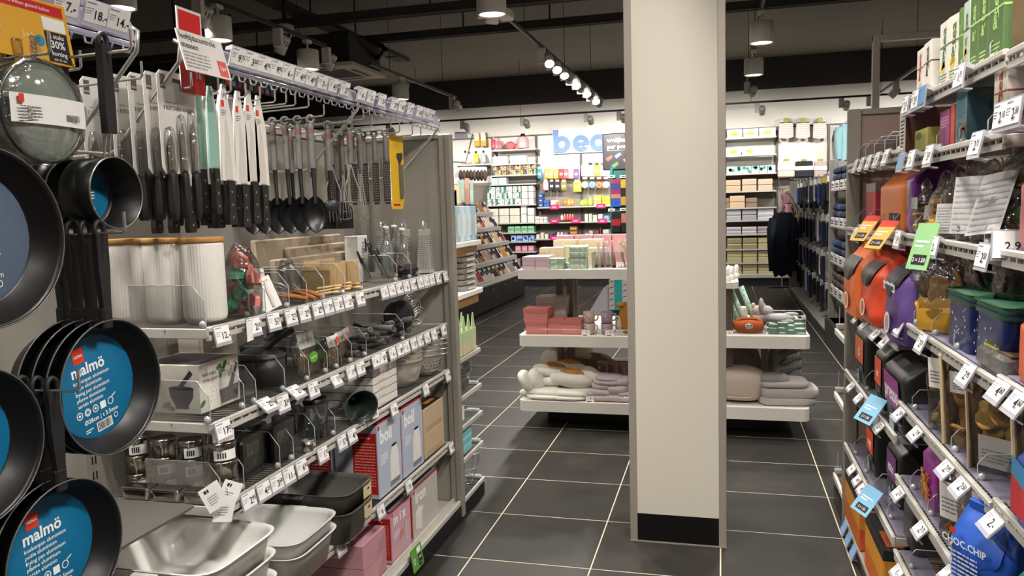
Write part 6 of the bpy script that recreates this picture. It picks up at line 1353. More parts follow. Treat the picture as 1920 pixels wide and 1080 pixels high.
for k in range(5): t = carton('pink_box', 'flat pale pink box at the back of the top tier, %s' % ordn(k+1), 'gift box', (-1.3+.16*k, 6.72, Z_T+.2 if False else Z_T), (.15, .12, .23), 'd9a0a8', group='pink boxes at the back of the table')
def bin_clear(loc, w, d, h, label):
    t = thing('acrylic_bin', label, 'display bin', loc)
    for a in ((-w/2, -d/2, -w/2+.003, d/2), (w/2-.003, -d/2, w/2, d/2), (-w/2, -d/2, w/2, -d/2+.003), (-w/2, d/2-.003, w/2, d/2)): MB().box(a[0], a[1], 0, a[2], a[3], h).build('side', ACRYL, t)
    MB().tube([(-w/2, -d/2, h), (w/2, -d/2, h), (w/2, d/2, h), (-w/2, d/2, h)], .002, 4, True).build('edge', EDGE, t)
    for x in (-w/2, w/2): MB().cyl((x, -d/2, 0), (x, -d/2, h), .002, n=4).build('edge', EDGE, t)
    return t
bin_clear((-.86, 6.06, Z_T), .2, .2, .12, 'clear acrylic bin of wrapped tapers on the top tier'); bin_clear((-.62, 6.06, Z_T), .24, .2, .12, 'clear acrylic bin of wooden fans on the top tier')
R = random.Random(8)
for k in range(7):
    t = thing('wrapped_candle', 'pale pink wrapped taper standing in the clear bin, %s' % ordn(k+1), 'candle', (-.93+.045*(k % 4), 6.0+.09*(k//4), Z_T+.002), (R.uniform(-.1, .1), R.uniform(-.12, .12), 0), 'pink wrapped tapers'); MB().lathe([(.001, 0), (.017, 0), (.014, .1), (.005, .18), (.008, .2), (.001, .205)], n=10).build('wrap', M('c9a3a6' if k % 2 else 'e0d2c6', .5), t); MB().box(-.009, -.018, .004, .009, -.0165, .02).build('dark_label', INK, t)
for k in range(14):
    t = thing('wooden_fan', 'pale wooden stick standing askew in the clear bin, %s' % ordn(k+1), 'wooden stick', (-.71+.028*(k % 7), 6.0+.07*(k//7), Z_T+.002), (R.uniform(-.15, .1), R.uniform(-.6, .6), R.uniform(-.4, .4)), 'pale wooden sticks'); MB().box(-.008, -.002, 0, .008, .002, .23, .001).build('stick', M('d8c6a2', .6), t); MB().blob((0, -.003, .2), (.012, .003, .016), 8, 5).build('pale_charm', M('e9e1d0', .5), t)
# middle tier
SALB = M('d98680', .55); 
for k, (a, b, c, d, Y, dep, col, lb) in enumerate(((986, 605, 1025, 627, 5.93, .17, 'd98680', 'salmon pink felt box, lower of the front pair'), (982, 579, 1026, 604, 5.93, .18, 'd98680', 'salmon pink felt box, upper of the front pair'), (1026, 601, 1056, 629, 5.95, .16, 'd98680', 'salmon pink felt box beside the stacked pair'), (1054, 605, 1089, 631, 5.93, .16, 'd98680', 'salmon pink felt box next to the beige mugs'), (1030, 590, 1060, 604, 6.15, .16, '4f4d4b', 'dark grey felt box under the large grey one'), (1006, 557, 1060, 592, 6.12, .2, 'a5a29d', 'large mid grey felt box on the middle tier'), (1056, 587, 1090, 606, 6.16, .18, '6a6865', 'dark grey felt box behind the salmon box'))):
    zb = Z_M if k in (0, 2, 3, 4, 6) else None
    if k == 1: zb = ony(990, 605, 5.93).z+.001
    t, d_ = fbox(a, b, c, d, Y, dep, col, 'felt_box', lb, 'box', 'felt storage boxes', zb=zb)
    dx, dy, dz = d_; MB().box(-dx/2-.003, -dy/2-.003, dz*.66, dx/2+.003, dy/2+.003, dz+.002, .002).build('lid', M('c97870' if col == 'd98680' else col, .6), t)
def mug(loc, col, label, dots, hang=.0):
    t = thing('mug', label, 'mug', loc, (0, 0, hang), 'stacked mugs'); MB().lathe([(.001, 0), (.036, 0), (.042, .006), (.046, .085), (.043, .085), (.039, .01), (.001, .008)], n=24).build('cup', M(col, .35), t)
    MB().tube([(.042, 0, .07), (.068, 0, .068), (.072, 0, .04), (.06, 0, .02), (.04, 0, .018)], .0065, 7).build('handle', M(col, .35), t)
    for k in range(7): a = -1.2-.35*k; MB().blob((.045*math.cos(a), .045*math.sin(a), .03+.018*(k % 3)), (.005, .005, .005), 6, 4).build('dot', M(dots, .4), t)
for k, (px, col, dots, hz) in enumerate(((1105, 'cdb3a3', '7a5a48', -.4), (1105, 'cdb3a3', '7a5a48', -.2), (1138, 'a793a0', 'd8cdd2', -.1), (1138, 'a793a0', 'd8cdd2', -.1))):
    q = ony(px, 628, 5.97); mug((q.x, 5.98, Z_M+.088*(k % 2)), col, '%s mug with %s, %s of two' % (('beige', 'dark speckles') if k < 2 else ('grey-lilac', 'pale flowers'), ['lower', 'upper'][k % 2]) if False else '%s mug with %s, %s of two' % ((('beige', 'dark speckles') if k < 2 else ('grey-lilac', 'pale flowers'))+(['lower', 'upper'][k % 2],)), dots, hz)
for k in range(3):
    q = ony((1022, 1042, 1058)[k], 560, 6.5); t = thing('felt_basket', 'coral felt basket with round handles behind the grey box, %s' % ordn(k+1), 'basket', (q.x, 6.5, Z_M), group='coral felt baskets'); cm = M('d9695a' if k < 2 else 'b98a8e', .7)
    MB().lathe([(.001, 0), (.06, 0), (.065, .12), (.062, .12), (.056, .006), (.001, .006)], n=20).build('bowl', cm, t); MB().tube([(.055*math.cos(a*PI/10), -.06, .12+.06*math.sin(a*PI/10)) for a in range(11)], .009, 7).build('handle', cm, t); MB().tube([(.055*math.cos(a*PI/10), .06, .12+.06*math.sin(a*PI/10)) for a in range(11)], .009, 7).build('handle', cm, t)
q = ony(1168, 628, 6.0); t = thing('fabric_pouch', 'mustard fox plush peeking out beside the column', 'plush', (q.x+.02, 6.03, Z_M), group='plush animals'); MB().blob((0, 0, .12), (.055, .05, .12), 16, 10, .04, 3).build('body', M('b9792a', .85, bump=.4, scale=90), t); MB().blob((-.04, -.02, .22), (.04, .03, .02), 10, 6).build('ear', M('c98a35', .85), t); MB().blob((-.05, -.01, .08), (.03, .04, .06), 10, 6).build('pale_belly', M('d8cfc0', .85), t)
def stick_tag(px, py, Y, z, price, lab):
    q = ony(px, py, Y); t = thing('price_card', lab, 'price tag', (q.x, Y, z)); MB().box(-.032, -.0015, .0, .032, .0, .048).build('card', PAPER, t); txt(t, price, (.012, -.002, .032), (1, 0, 0), (0, 0, 1), .022, INK, .01); p = Print(t, (-.032, -.0016, 0), (1, 0, 0), (0, 0, 1)); p.rect(.01, .006, .045, .012, INK); p.flush('print')
stick_tag(1098, 625, 5.885, Z_M-.004, '3.-', 'white price card in front of the beige mugs'); stick_tag(1143, 627, 5.885, Z_M-.004, '5.-', 'white price card in front of the lilac mugs'); stick_tag(1106, 751, 5.885, Z_L-.004, '8.-', 'white price card before the white cushions'); stick_tag(1366, 636, 5.885, .75, '2.-', 'white price card beside the fox pouch bin')
# bottom tier: white egg-shaped cushions
EGG = M('e6e2d6', .8, var=.05, bump=.25, scale=40)
eggs = [(986, 716, 13, 40, .55, 5.95), (1006, 714, 14, 42, .45, 5.98), (1036, 697, 42, 20, -.15, 6.05), (1065, 690, 38, 18, -.1, 6.15), (1070, 713, 44, 24, -.1, 5.96), (1026, 736, 42, 16, 0, 5.94), (1067, 738, 40, 16, 0, 5.93), (1022, 748, 40, 10, 0, 5.92), (1066, 752, 38, 9, 0, 5.92), (1040, 714, 42, 16, .1, 6.02), (1108, 712, 30, 34, -.6, 6.05), (1095, 735, 36, 22, -.3, 5.98), (1000, 742, 30, 14, .1, 6.02), (1100, 752, 40, 10, 0, 6.0)]
for k, (px, py, w_, h_, ro, Y) in enumerate(eggs):
    q = ony(px, py, Y); s_ = Y/1440; t = thing('egg_cushion', 'white fried-egg plush cushion in the heap, %s of fourteen' % ordn(k+1), 'cushion', (q.x, Y+.03, max(q.z, Z_L+h_*s_*.5+.002)), (0, -ro, 0), 'heap of white plush cushions')
    MB().blob((0, 0, 0), (w_*s_*.95, .085, h_*s_*.58), 18, 10, .02, k, .85).build('pillow', EGG, t)
    if k in (2, 3, 4): MB().blob((0, .02, h_*s_*.35), (w_*s_*.6, .07, h_*s_*.45), 14, 8).build('yolk', M('c07d2e', .8), t)
LILT = M('c9b9bd', .9, var=.06, bump=.4, scale=120)
for k, (px, py, w_, h_) in enumerate(((1125, 745, 26, 10), (1152, 742, 26, 12), (1130, 728, 22, 12), (1158, 722, 22, 14), (1172, 744, 18, 10), (1140, 712, 26, 8))):
    q = ony(px, py, 5.97); s_ = 5.97/1440; t = thing('folded_towel', 'folded pale lilac plush towel beside the white cushions, %s' % ordn(k+1), 'towel', (q.x, 6.0, max(q.z, Z_L+h_*s_+.002)), (0, .05*(k % 3-1), 0), 'folded lilac towels')
    MB().blob((0, 0, -h_*s_*.4), (w_*s_, .11, h_*s_*.62), 18, 8, .02, k, .45).build('lower_fold', LILT, t); MB().blob((.004, 0, h_*s_*.45), (w_*s_*.96, .105, h_*s_*.55), 18, 8, .03, k+9, .45).build('upper_fold', LILT, t)
for k, (px, py, w_, h_, col) in enumerate(((1042, 668, 28, 14, 'd6cdbb'), (1075, 672, 34, 18, '8f8266'), (1110, 682, 36, 18, '7d7560'), (1090, 664, 22, 12, 'cfc4b0'), (1132, 686, 26, 14, '8a8070'))):
    q = ony(px, py, 6.52); s_ = 6.52/1440; t = thing('canvas_bag', 'crumpled %s canvas bag behind the cushions' % ['cream', 'olive', 'dark olive', 'pale', 'grey-green'][k], 'bag', (q.x, 6.56, q.z), (0, .1*(k-2), 0), 'crumpled canvas bags'); MB().blob((0, 0, 0), (w_*s_, .12, h_*s_), 18, 10, .12, k+30, .8).build('bag', M(col, .9, bump=.3, scale=40), t); MB().tube([(-.04, -.05, h_*s_*.6), (-.02, -.07, h_*s_*1.15), (.02, -.07, h_*s_*1.15), (.04, -.05, h_*s_*.6)], .006, 6).build('strap', M(col, .9), t)
    MB().cyl((0, 0, -h_*s_*.7), (0, 0, Z_L-q.z+.002), w_*s_*.5, n=14).build('stuffing', M(col, .9), t)
for k, px in enumerate((1133, 1152, 1166)):
    q = ony(px, 700, 6.3); t = thing('glass_vase', 'pink patterned glass vase on the bottom tier, %s' % ordn(k+1), 'vase', (q.x, 6.32, Z_L), group='pink patterned vases'); MB().lathe([(.001, 0), (.05, 0), (.055, .01), (.055, .2), (.06, .23), (.057, .23), (.052, .2), (.05, .01), (.001, .008)], n=22).build('vase', CLEAR('c9a09e', .14, .1, milk=.35), t)
    for j in range(10): MB().blob((.056*math.cos(-1.6+.5*(j % 4-1.5)), .056*math.sin(-1.6+.5*(j % 4-1.5)), .03+.018*j), (.008, .004, .006), 6, 4).build('speckle', M('7d3f42', .5), t)
# ---- right table
def plush(loc, label, parts, col, rot=(0, 0, 0), group='plush animals'):
    t = thing('plush_toy', label, 'plush', loc, rot, group)
    for nm, c, r in parts: MB().blob(c, r, 16, 10, .04, len(nm)).build(nm, M(col, .9, bump=.4, scale=110), t)
    return t
ZR = .763
bin_clear((.185, 6.1, ZR), .245, .3, .135, 'clear acrylic bin holding the orange fox pouch'); bin_clear((.45, 6.1, ZR), .25, .3, .135, 'clear acrylic bin of small green boxes')
t = thing('fox_pouch', 'orange fox-faced fabric pouch in the clear bin', 'pouch', (.185, 6.03, ZR+.003)); MB().blob((0, 0, .045), (.115, .06, .048), 22, 12, .04, 5, .75).build('pouch', M('c8622e', .85, bump=.3, scale=60), t); MB().tube([(-.1, 0, .07), (-.05, -.01, .1), (.05, -.01, .1), (.1, 0, .07)], .012, 7).build('gathered_rim', M('c05c2a', .85), t)
MB().blob((.0, -.055, .05), (.035, .008, .022), 12, 8).build('white_face', M('e6e0d6', .85), t); MB().blob((-.008, -.064, .056), (.006, .004, .006), 8, 5).build('eye', INK, t); MB().blob((.016, -.064, .058), (.006, .004, .006), 8, 5).build('eye', INK, t)
R = random.Random(12)
for k in range(14):
    x, y = .36+.06*(k % 4), 5.99+.09*((k//4) % 3); z = .022*(k//5)
    t = carton('tiny_box', 'small sage green soap box in the clear bin, %s of fourteen' % ordn(k+1), 'box', (x, y, ZR+.002+z+.012*(k % 2)), (.075, .045, .024), '6fa088', R.uniform(-.5, .5), 'small green soap boxes'); p = face(t, '+z', .075, .045, .024); p.rect(.008, .008, .067, .037, M('cfd9cf', .5)).flush('pale_label'); p.disc(.03, .022, .008, M('d98a7a', .5)); p.flush('dot')
GP = 'b3b0ae'
plush((.40, 6.17, ZR+.09), 'grey plush rabbit lying over the green boxes', [('body', (0, 0, 0), (.12, .07, .035)), ('head', (-.08, .03, .05), (.05, .045, .04)), ('ear', (-.12, .0, .1), (.02, .012, .05)), ('ear', (.09, 0, .03), (.055, .02, .014)), ('leg', (.06, -.05, -.02), (.05, .025, .02))], GP)
plush((.27, 6.22, ZR+.10), 'pale plush bear with dark eyes behind the fox pouch', [('body', (0, 0, -.03), (.06, .05, .06)), ('head', (-.01, -.01, .04), (.045, .04, .04)), ('ear', (-.045, -.01, .08), (.018, .012, .018)), ('ear', (.025, -.01, .08), (.018, .012, .018))], 'd3cbc2')
for k, (x, rz, h_) in enumerate(((.09, -.38, .33), (.165, -.36, .34), (-.02, -.28, .36), (-.1, -.25, .36), (.02, -.2, .3))):
    t = thing('gift_wrap_roll', 'mint green gift wrap roll with dots standing askew, %s' % ordn(k+1), 'gift wrap', (x+.09, 6.22+.03*k, ZR), (-.12, rz, 0), 'mint gift wrap rolls'); MB().lathe([(.001, 0), (.021, 0), (.021, h_), (.015, h_), (.015, h_-.01), (.001, h_-.01)], n=16).build('roll', M('a9cbb6', .45), t)
    for j in range(9): a = -1.6+.6*(j % 3-1); MB().blob((.021*math.cos(a), .021*math.sin(a), .02+h_*j/9.5), (.004, .004, .006), 6, 4).build('leaf_dot', M('5f7a66', .5), t)
t = carton('cream_tin', 'small cream and coral pack behind the wrap rolls', 'pack', (.13, 6.5, ZR), (.12, .1, .13), 'e3c9bb')
for k in range(5): t = thing('white_ornament', 'white porcelain ornament on the lower top tier, %s' % ordn(k+1), 'ornament', (.03+.018*k-.04*(k % 2), 5.95+.06*k, 1.151), group='white ornaments'); MB().lathe([(.001, 0), (.028, 0), (.025, .03), (.014, .05), (.02, .075), (.012, .1), (.001, .105)], n=16).build('figure', M('e6e4df', .3), t); MB().lathe([(.016, .048), (.018, .05), (.016, .052)], n=14).build('collar', M('b9b5ae', .3), t)
BEI = M('c2b2a6', .8, var=.05, bump=.3, scale=30)
t = thing('floor_cushion', 'round gathered beige cushion on the bottom tier right of the column', 'cushion', (.12, 6.1, .242)); MB().blob((0, 0, .125), (.2, .17, .125), 30, 16, .02, 2, .7).build('cushion', BEI, t)
MB().tube([(.195*math.cos(a*PI/16), .165*math.sin(a*PI/16), .05) for a in range(32)], .008, 6, True).build('piping', BEI, t)
t = thing('floor_cushion', 'second gathered dusky cushion piled behind the beige one', 'cushion', (.07, 6.45, .242)); MB().blob((0, 0, .2), (.22, .17, .2), 26, 14, .05, 7, .75).build('cushion', M('8a7f7b', .85, bump=.3, scale=30), t); MB().blob((.1, -.12, .28), (.06, .04, .06), 12, 8, .15, 3).build('knot', M('7d736f', .85), t)
def plaid():
    m = M('8f8c8a', .9, var=.1, scale=8, bump=.3); return m
t = thing('plaid_throw', 'grey checked fleece throw rolled at the back of the bottom tier', 'throw', (.465, 6.47, .242)); MB().blob((0, 0, .19), (.125, .15, .19), 24, 14, .04, 4, .7).build('roll', plaid(), t)
for k in range(4): MB().tube([(-.12+.02*k, -.1, .06+.08*k), (0, -.155, .09+.08*k), (.11, -.1, .14+.07*k)], .022, 7).build('check_band', M('6b6866', .9, bump=.3), t)
t = thing('folded_throw', 'thick folded light grey fleece throw at the table corner', 'throw', (.45, 6.07, .242), (0, 0, .1)); LG = M('b9b3b0', .95, var=.05, bump=.5, scale=120)
for k, (dx, w_, h_) in enumerate(((0, .2, .045), (.015, .205, .06), (-.02, .17, .03))): MB().blob((dx, 0, .03+.06*k), (w_, .15, h_*.75), 24, 10, .015, k, .4).build('fold', LG, t)
MB().blob((-.1, -.02, .18), (.13, .1, .045), 16, 8, .08, 5).build('draped_end', M('8d8987', .95, bump=.4, scale=90), t)
# ================================================================== GREEN SOCK STAND behind the column
t = thing('sock_stand', 'dark green floor stand with colourful sock packs and black sign', 'display stand', (-1.46, 13.9, 0)); 
MB().box(-.42, 0, 0, .42, .45, 2.48, .01).build('body', M('1f6b60', .5), t)
for x in (-.40, .02): MB().tube([(x, -.02, .05), (x, -.02, 2.4)], .03, 8).build('tube_edge', M('2a9088', .4), t)
MB().box(-.55, -.03, 2.35, .5, .0, 2.98, .02).build('sign_board', M('232227', .4), t)
txt(t, 'vrolijke voeten', (-.47, -.034, 2.86), (1, 0, 0), (0, 0, 1), .105, PWHT, .03, 'LEFT'); txt(t, 'per post of cadeau', (-.47, -.034, 2.75), (1, 0, 0), (0, 0, 1), .105, PWHT, .03, 'LEFT')
p = Print(t, (-.55, -.031, 2.35), (1, 0, 0), (0, 0, 1), .002); p.rect(.08, .33, .9, .338, M('9a9a9a', .5))
for k, (x, y, c_) in enumerate(((.05, .2, 'd0605a'), (.2, .24, '7d93d6'), (.35, .17, 'e0a04a'), (.45, .2, '5f7fd0'), (.62, .2, '4f9a5f'), (.15, .08, '5f9a5a'), (.5, .06, 'd98a8a'), (.75, .1, 'e0b04a'))): p.poly([(x, y), (x+.1, y+.06), (x+.13, y+.02), (x+.04, y-.05)], M(c_, .5))
p.flush('sock_prints')
def sock_pack(px, py0, py1, cols, lab, w_=.17):
    a = ony(px, py0, 13.85); b = ony(px, py1, 13.85); t = thing('sock_pack', lab, 'socks', (a.x, 13.85, b.z), group='sock packs on the green stand'); H = a.z-b.z; n = len(cols)
    for k, c_ in enumerate(cols): MB().box(-w_/2, -.012, H*(n-1-k)/n, w_/2, .012, H*(n-k)/n, .004).build('sock_band', M(c_, .7), t)
    MB().tube([(0, 0, H), (0, .02, H+.03), (0, .05, H+.03)], .004, 5).build('hanger', CHROME, t)
sock_pack(1155, 336, 364, ('a03058', '2a4a9a', 'a03058'), 'magenta and blue sock pack on the green stand'); sock_pack(1155, 364, 388, ('c98a7a', '2a5fc4', '2a5fc4'), 'blue sock pack with rounded toe below it'); sock_pack(1156, 398, 436, ('1d1d20', 'c02a2a', '1d1d20'), 'black and red sock pack on the green stand'); sock_pack(1172, 336, 385, ('d9b03a', '1f1f1f', 'd9a83a'), 'yellow sock pack beside the column'); sock_pack(1172, 400, 436, ('d98a7a', '26262a'), 'salmon and black sock pack beside the column')
for k, (px, py) in enumerate(((1146, 328), (1168, 328), (1146, 391), (1168, 390))): q = ony(px, py, 13.8); t = thing('label_card', 'small white label card on the green stand, %s' % ordn(k+1), 'price tag', (q.x, 13.84, q.z-.05), group='label cards on the green stand'); MB().box(-.06, -.002, 0, .06, .002, .05).build('card', PAPER, t); MB().box(-.03, -.003, .015, .03, -.002, .03).build('ink', INK, t)
t = thing('wrap_stand', 'white bin of teal and striped gift wrap beneath the table edge', 'display bin', (-1.72, 11.9, 0)); MB().prism([(-.33, 0), (.12, 0), (.12, .5), (-.02, .5)], (0, 0, 0), (1, 0, 0), (0, 0, 1), (0, 1, 0), .4).build('white_side', M('d5d5da', .5), t)
MB().box(.06, -.02, .16, .34, .2, .62, .003).build('striped_roll', M('e6e2dc', .5), t); MB().box(.14, -.022, .16, .26, -.02, .62).build('teal_band', M('3fc0bf', .5), t); MB().box(.08, -.02, 0, .32, .2, .16).build('green_base', M('123f33', .5), t)
for k in range(10): MB().prism([(0, 0), (.05, .02), (.05, .03), (0, .015)], (.075 if k % 2 else .275, -.0215, .17+.045*k), (1, 0, 0), (0, 0, 1), (0, -1, 0), .001).build('stripe', M('b5403a' if k % 3 else '3a4a6a', .5), t)
# ================================================================== BACK WALL: beauty department
YW, YS = 17.6, 17.12
UPR = M('55514c', .5, .3)
BW = thing('beauty_shelving', 'wall-mounted beauty shelving with grey panels', 'shelving', (0, 0, 0)); GW = thing('gift_shelving', 'wall-mounted shelving for lidded boxes right of the column', 'shelving', (0, 0, 0))
def wx(px, py, Y=YS): return ony(px, py, Y)
for W, cols, z1 in ((BW, (805, 925, 1007, 1090, 1172, 1255), 3.35), (GW, (1360, 1456, 1553, 1650), 3.25)):
    xs = [wx(c_, 300, YW).x for c_ in cols]
    MB().box(xs[0], YW-.03, .25, xs[-1], YW, 2.35).build('back_panel', M('8b857b', .7, var=.04), W)
    for x in xs: MB().box(x-.025, YW-.05, .2, x+.025, YW-.03, z1, .003).build('upright', UPR, W)
    MB().box(xs[0]-.03, YW-.045, z1, xs[-1]+.03, YW-.02, z1+.03).build('top_rail', UPR, W)
    MB().box(xs[0], YS-.02, 0, xs[-1], YW-.01, .16).build('plinth', M('121213', .5), W); MB().box(xs[0], YS-.05, .16, xs[-1], YW-.01, .24, .005).build('base_shelf', M('b5b3ad', .4), W)
def wshelf(W, px0, px1, py, Y=YS, mat=None, tag_=None):
    a, b = wx(px0, py, Y), wx(px1, py, Y); z = (a.z+b.z)/2
    s = MB().box(a.x, Y, z-.03, b.x, YW-.05, z-.012).box(a.x, Y-.012, z-.04, b.x, Y, z-.008, .003).build('shelf', mat or M('b9b6ae', .4, .2), W)
    for x in (a.x+.01, b.x-.03): MB().prism([(0, 0), (0, -.13), (-.38, -.01), (-.38, 0)], (x, YW-.05, z-.03), (0, 1, 0), (0, 0, 1), (1, 0, 0), .012).build('bracket', UPR, s)
    return z-.011
BX = {}
def row(W, px0, px1, py, items, grp, where, dep=.22, Y=YS+.03, stack=1):
    """items on a wall shelf: (px0, px1, height px, colour, what)"""
    z = wshelf(W, px0, px1, py)
    for it in items:
        a, b, hp, col, what = it[:5]; q0, q1 = wx(a, py, Y), wx(b, py, Y); h_ = hp*17.6/1440; n_ = it[5] if len(it) > 5 else 1
        for s_ in range(n_):
            BX[what+where] = BX.get(what+where, 0)+1
            t = carton('boxed_good', '%s %s, %s from the left' % (what, where, ordn(BX[what+where])), 'box', ((q0.x+q1.x)/2, Y+dep/2, z+s_*(h_/n_)), (q1.x-q0.x-.012, dep, h_/n_-.009), col, group='%s %s' % (what, where), bev=.004)
            if len(it) > 6: it[6](t, (q1.x-q0.x-.012, dep, h_/n_-.009))
    return z
def dots(c, n=9, r=.011):
    def f(t, d):
        p = face(t, '-y', *d, eps=.002); R = random.Random(n+int(t.location.x*50))
        for k in range(n): p.disc(R.uniform(.02, max(.03, d[0]-.02)), R.uniform(.015, max(.02, d[2]-.015)), r, M(c, .5), n=8)
        p.flush('dots')
    return f
def oval(t, d): p = face(t, '-y', *d, eps=.002); p.disc(d[0]/2, d[2]*.45, d[0]*.28, M('e8d23a', .5), d[2]*.26); p.flush('yellow_oval'); p.rect(d[0]*.4, d[2]*.4, d[0]*.6, d[2]*.48, M('b08a2a', .5)); p.flush('print')
def panel(c, x0=.1, y0=.2, x1=.9, y1=.6):
    def f(t, d): p = face(t, '-y', *d, eps=.002); p.rect(d[0]*x0, d[2]*y0, d[0]*x1, d[2]*y1, M(c, .5)); p.flush('label_panel')
    return f
def checks(cs):
    def f(t, d):
        p = face(t, '-y', *d, eps=.002); n = 4
        for k in range(n): p.rect(d[0]*k/n, 0, d[0]*(k+1)/n, d[2], M(cs[(k+int(t.location.x*10)+int(t.location.z*9)) % len(cs)], .5))
        p.flush('pattern_block'); dots('23302c', 8, .012)(t, d)
    return f
# --- bottles
def bottle(W, px, py, hp, col, lab, cap='1c1c1c', wd=.05, Y=YS+.12, rect=False):
    q = wx(px, py, Y); h_ = hp*17.6/1440; t = thing('cosmetic_bottle', lab, 'bottle', (q.x, Y, q.z), group='bottles on the beauty wall')
    if rect: MB().box(-wd, -.04, 0, wd, .04, h_*.78, .012).build('body', M(col, .3), t)
    else: MB().lathe([(.001, 0), (wd, 0), (wd*1.04, .02), (wd, h_*.72), (wd*.4, h_*.8), (wd*.35, h_*.84), (.001, h_*.84)], n=14).build('body', M(col, .3), t)
    MB().lathe([(wd*.42, h_*.8), (wd*.42, h_), (.001, h_)], n=10).build('cap', M(cap, .4), t)
wshelf(BW, 855, 925, 307)
for k, (px, col, lab, hp) in enumerate(((873, 'e6e3da', 'white pump bottle with black cap', 22), (880, 'efeeea', 'plain white tube standing on its cap', 20), (893, 'e3d24e', 'yellow bottle with black pump', 21), (907, 'a9b9c4', 'pale blue-grey bottle with dark cap', 22))): bottle(BW, px, 305, hp, col, lab+' on the glass shelf', wd=.055)
for k, px in enumerate((895, 907)):
    q = wx(px, 274, 17.4); t = thing('gift_sachet', 'orange and white hanging gift set, %s of two' % ordn(k+1), 'gift set', (q.x, 17.4, q.z), group='orange hanging gift sets'); MB().box(-.065, -.03, 0, .065, .03, .26, .01).build('pouch', M('e0a23a', .5), t); MB().prism([(-.06, .12), (.06, .12), (.05, .3), (-.05, .3)], (0, -.034, 0), (1, 0, 0), (0, 0, 1), (0, 1, 0), .004).build('white_card', M('e6dfce', .5), t); MB().cyl((0, .0, .28), (0, .2, .3), .006, n=5).build('peg', CHROME, t)
z = wshelf(BW, 922, 1005, 279)
for k, (px, hp, col, lab) in enumerate(((926, 20, 'd8505f', 'tall red-pink spray bottle'), (932, 17, 'e07a84', 'pink bottle with white cap'), (938, 16, 'd96a70', 'rose tube beside the pink bottle'))): bottle(BW, px, 278, hp, col, lab+' on the top beauty shelf', 'e6b0b4', .045)
q = wx(957, 276, YS+.12); t = thing('bath_flower', 'coral bath puff on the top beauty shelf', 'bath puff', (q.x, YS+.15, z)); MB().blob((0, 0, .09), (.11, .09, .09), 18, 12, .12, 3).build('puff', M('d95f66', .8), t); MB().tube([(-.08, 0, .16), (0, -.02, .2), (.08, 0, .16)], .006, 5).build('cord', M('e6b0b4', .7), t)
q = wx(970, 276, YS+.12); t = thing('bath_flower', 'small peach bath puff next to the large perfume bottle', 'bath puff', (q.x-.02, YS+.25, z)); MB().blob((0, 0, .07), (.08, .07, .07), 16, 10, .12, 5).build('puff', M('e8a890', .8), t); MB().tube([(-.06, 0, .12), (0, -.02, .15), (.06, 0, .12)], .005, 5).build('cord', M('e6c0b4', .7), t)
bottle(BW, 981, 278, 26, 'dfa6a8', 'large pink perfume bottle with black stopper on the top beauty shelf', '1c1c1c', .12)
row(BW, 922, 1005, 306, [(923, 951, 15, 'efede8', 'white speckled gift carton', 1, dots('b9b5ae', 8, .008)), (956, 987, 15, 'efede8', 'white speckled gift carton', 1, dots('b9b5ae', 8, .008))], '', 'on the second beauty shelf')
cs = ('1f6a5a', 'd98a8a', 'e0a04a', '7a4a2a', 'e3b9a0', '2a7a7a')
row(BW, 920, 1005, 327, [(921+14*k, 935+14*k, 20, cs[k % 6], 'bright patterned soap box', 2, checks(('1f6a5a', 'd98a8a', 'e0a04a', 'e3b9a0') if k % 2 else ('e0a04a', '7a4a2a', '2a7a7a', 'd98a8a'))) for k in range(6)], '', 'on the third beauty shelf')
row(BW, 918, 1005, 344, [(921, 934, 13, 'a9cbd2', 'pale blue speckled carton', 1, dots('e6eef0', 8)), (934, 950, 13, 'b5d0d4', 'pale blue speckled carton', 1, dots('e6eef0', 8))], '', 'on the fourth beauty shelf')
row(BW, 912, 1005, 383, [(914+16*k, 929+16*k, 34, 'e3e5df', 'green and white patterned carton', 3, checks(('3f8a72', 'e6e6e0', 'cfe0d4', 'e9e9e4'))) for k in range(4)]+[(978, 990, 34, 'e3dccf', 'cream patterned carton', 3, dots('b9a88f', 6, .009)), (991, 1001, 34, 'e9e5dd', 'cream patterned carton', 3, dots('c9b89f', 5, .009))], '', 'on the fifth beauty shelf')
row(BW, 912, 1005, 417, [(916+20*k, 935+20*k, 27, 'cfcdbf', 'pale sage carton', 2, dots('a9a899', 7, .008)) for k in range(3)]+[(977, 988, 31, 'e6e2d8', 'off-white tall carton', 2, dots('b5ad9f', 5, .008)), (989, 1002, 27, 'dcd9cd', 'off-white carton', 2, dots('b5ad9f', 5, .008))], '', 'on the sixth beauty shelf')
row(BW, 930, 1005, 435, [(952+12.5*k, 964+12.5*k, 12, '8fc49a', 'green paper tissue pack', 1, panel('5fa074', .1, .3, .9, .7)) for k in range(4)], '', 'on the seventh beauty shelf')
row(BW, 935, 1005, 452, [(958+11*k, 968.5+11*k, 12, '9fbbe0', 'blue and white wipes pack', 1, dots('2a4f9a', 2, .03)) for k in range(4)], '', 'on the eighth beauty shelf')
row(BW, 945, 1005, 471, [(966+12*k, 977+12*k, 11, 'c98aa0', 'pink wipes pack', 1, panel('dba9ba', .1, .3, .9, .7)) for k in range(3)], '', 'on the ninth beauty shelf')
row(BW, 945, 1005, 500, [(950+14*k, 962+14*k, 16, ('5a4a5a', '8a8088')[k % 2], 'dark carton', 1, panel('a98a9a')) for k in range(4)], '', 'on the lowest beauty shelf')
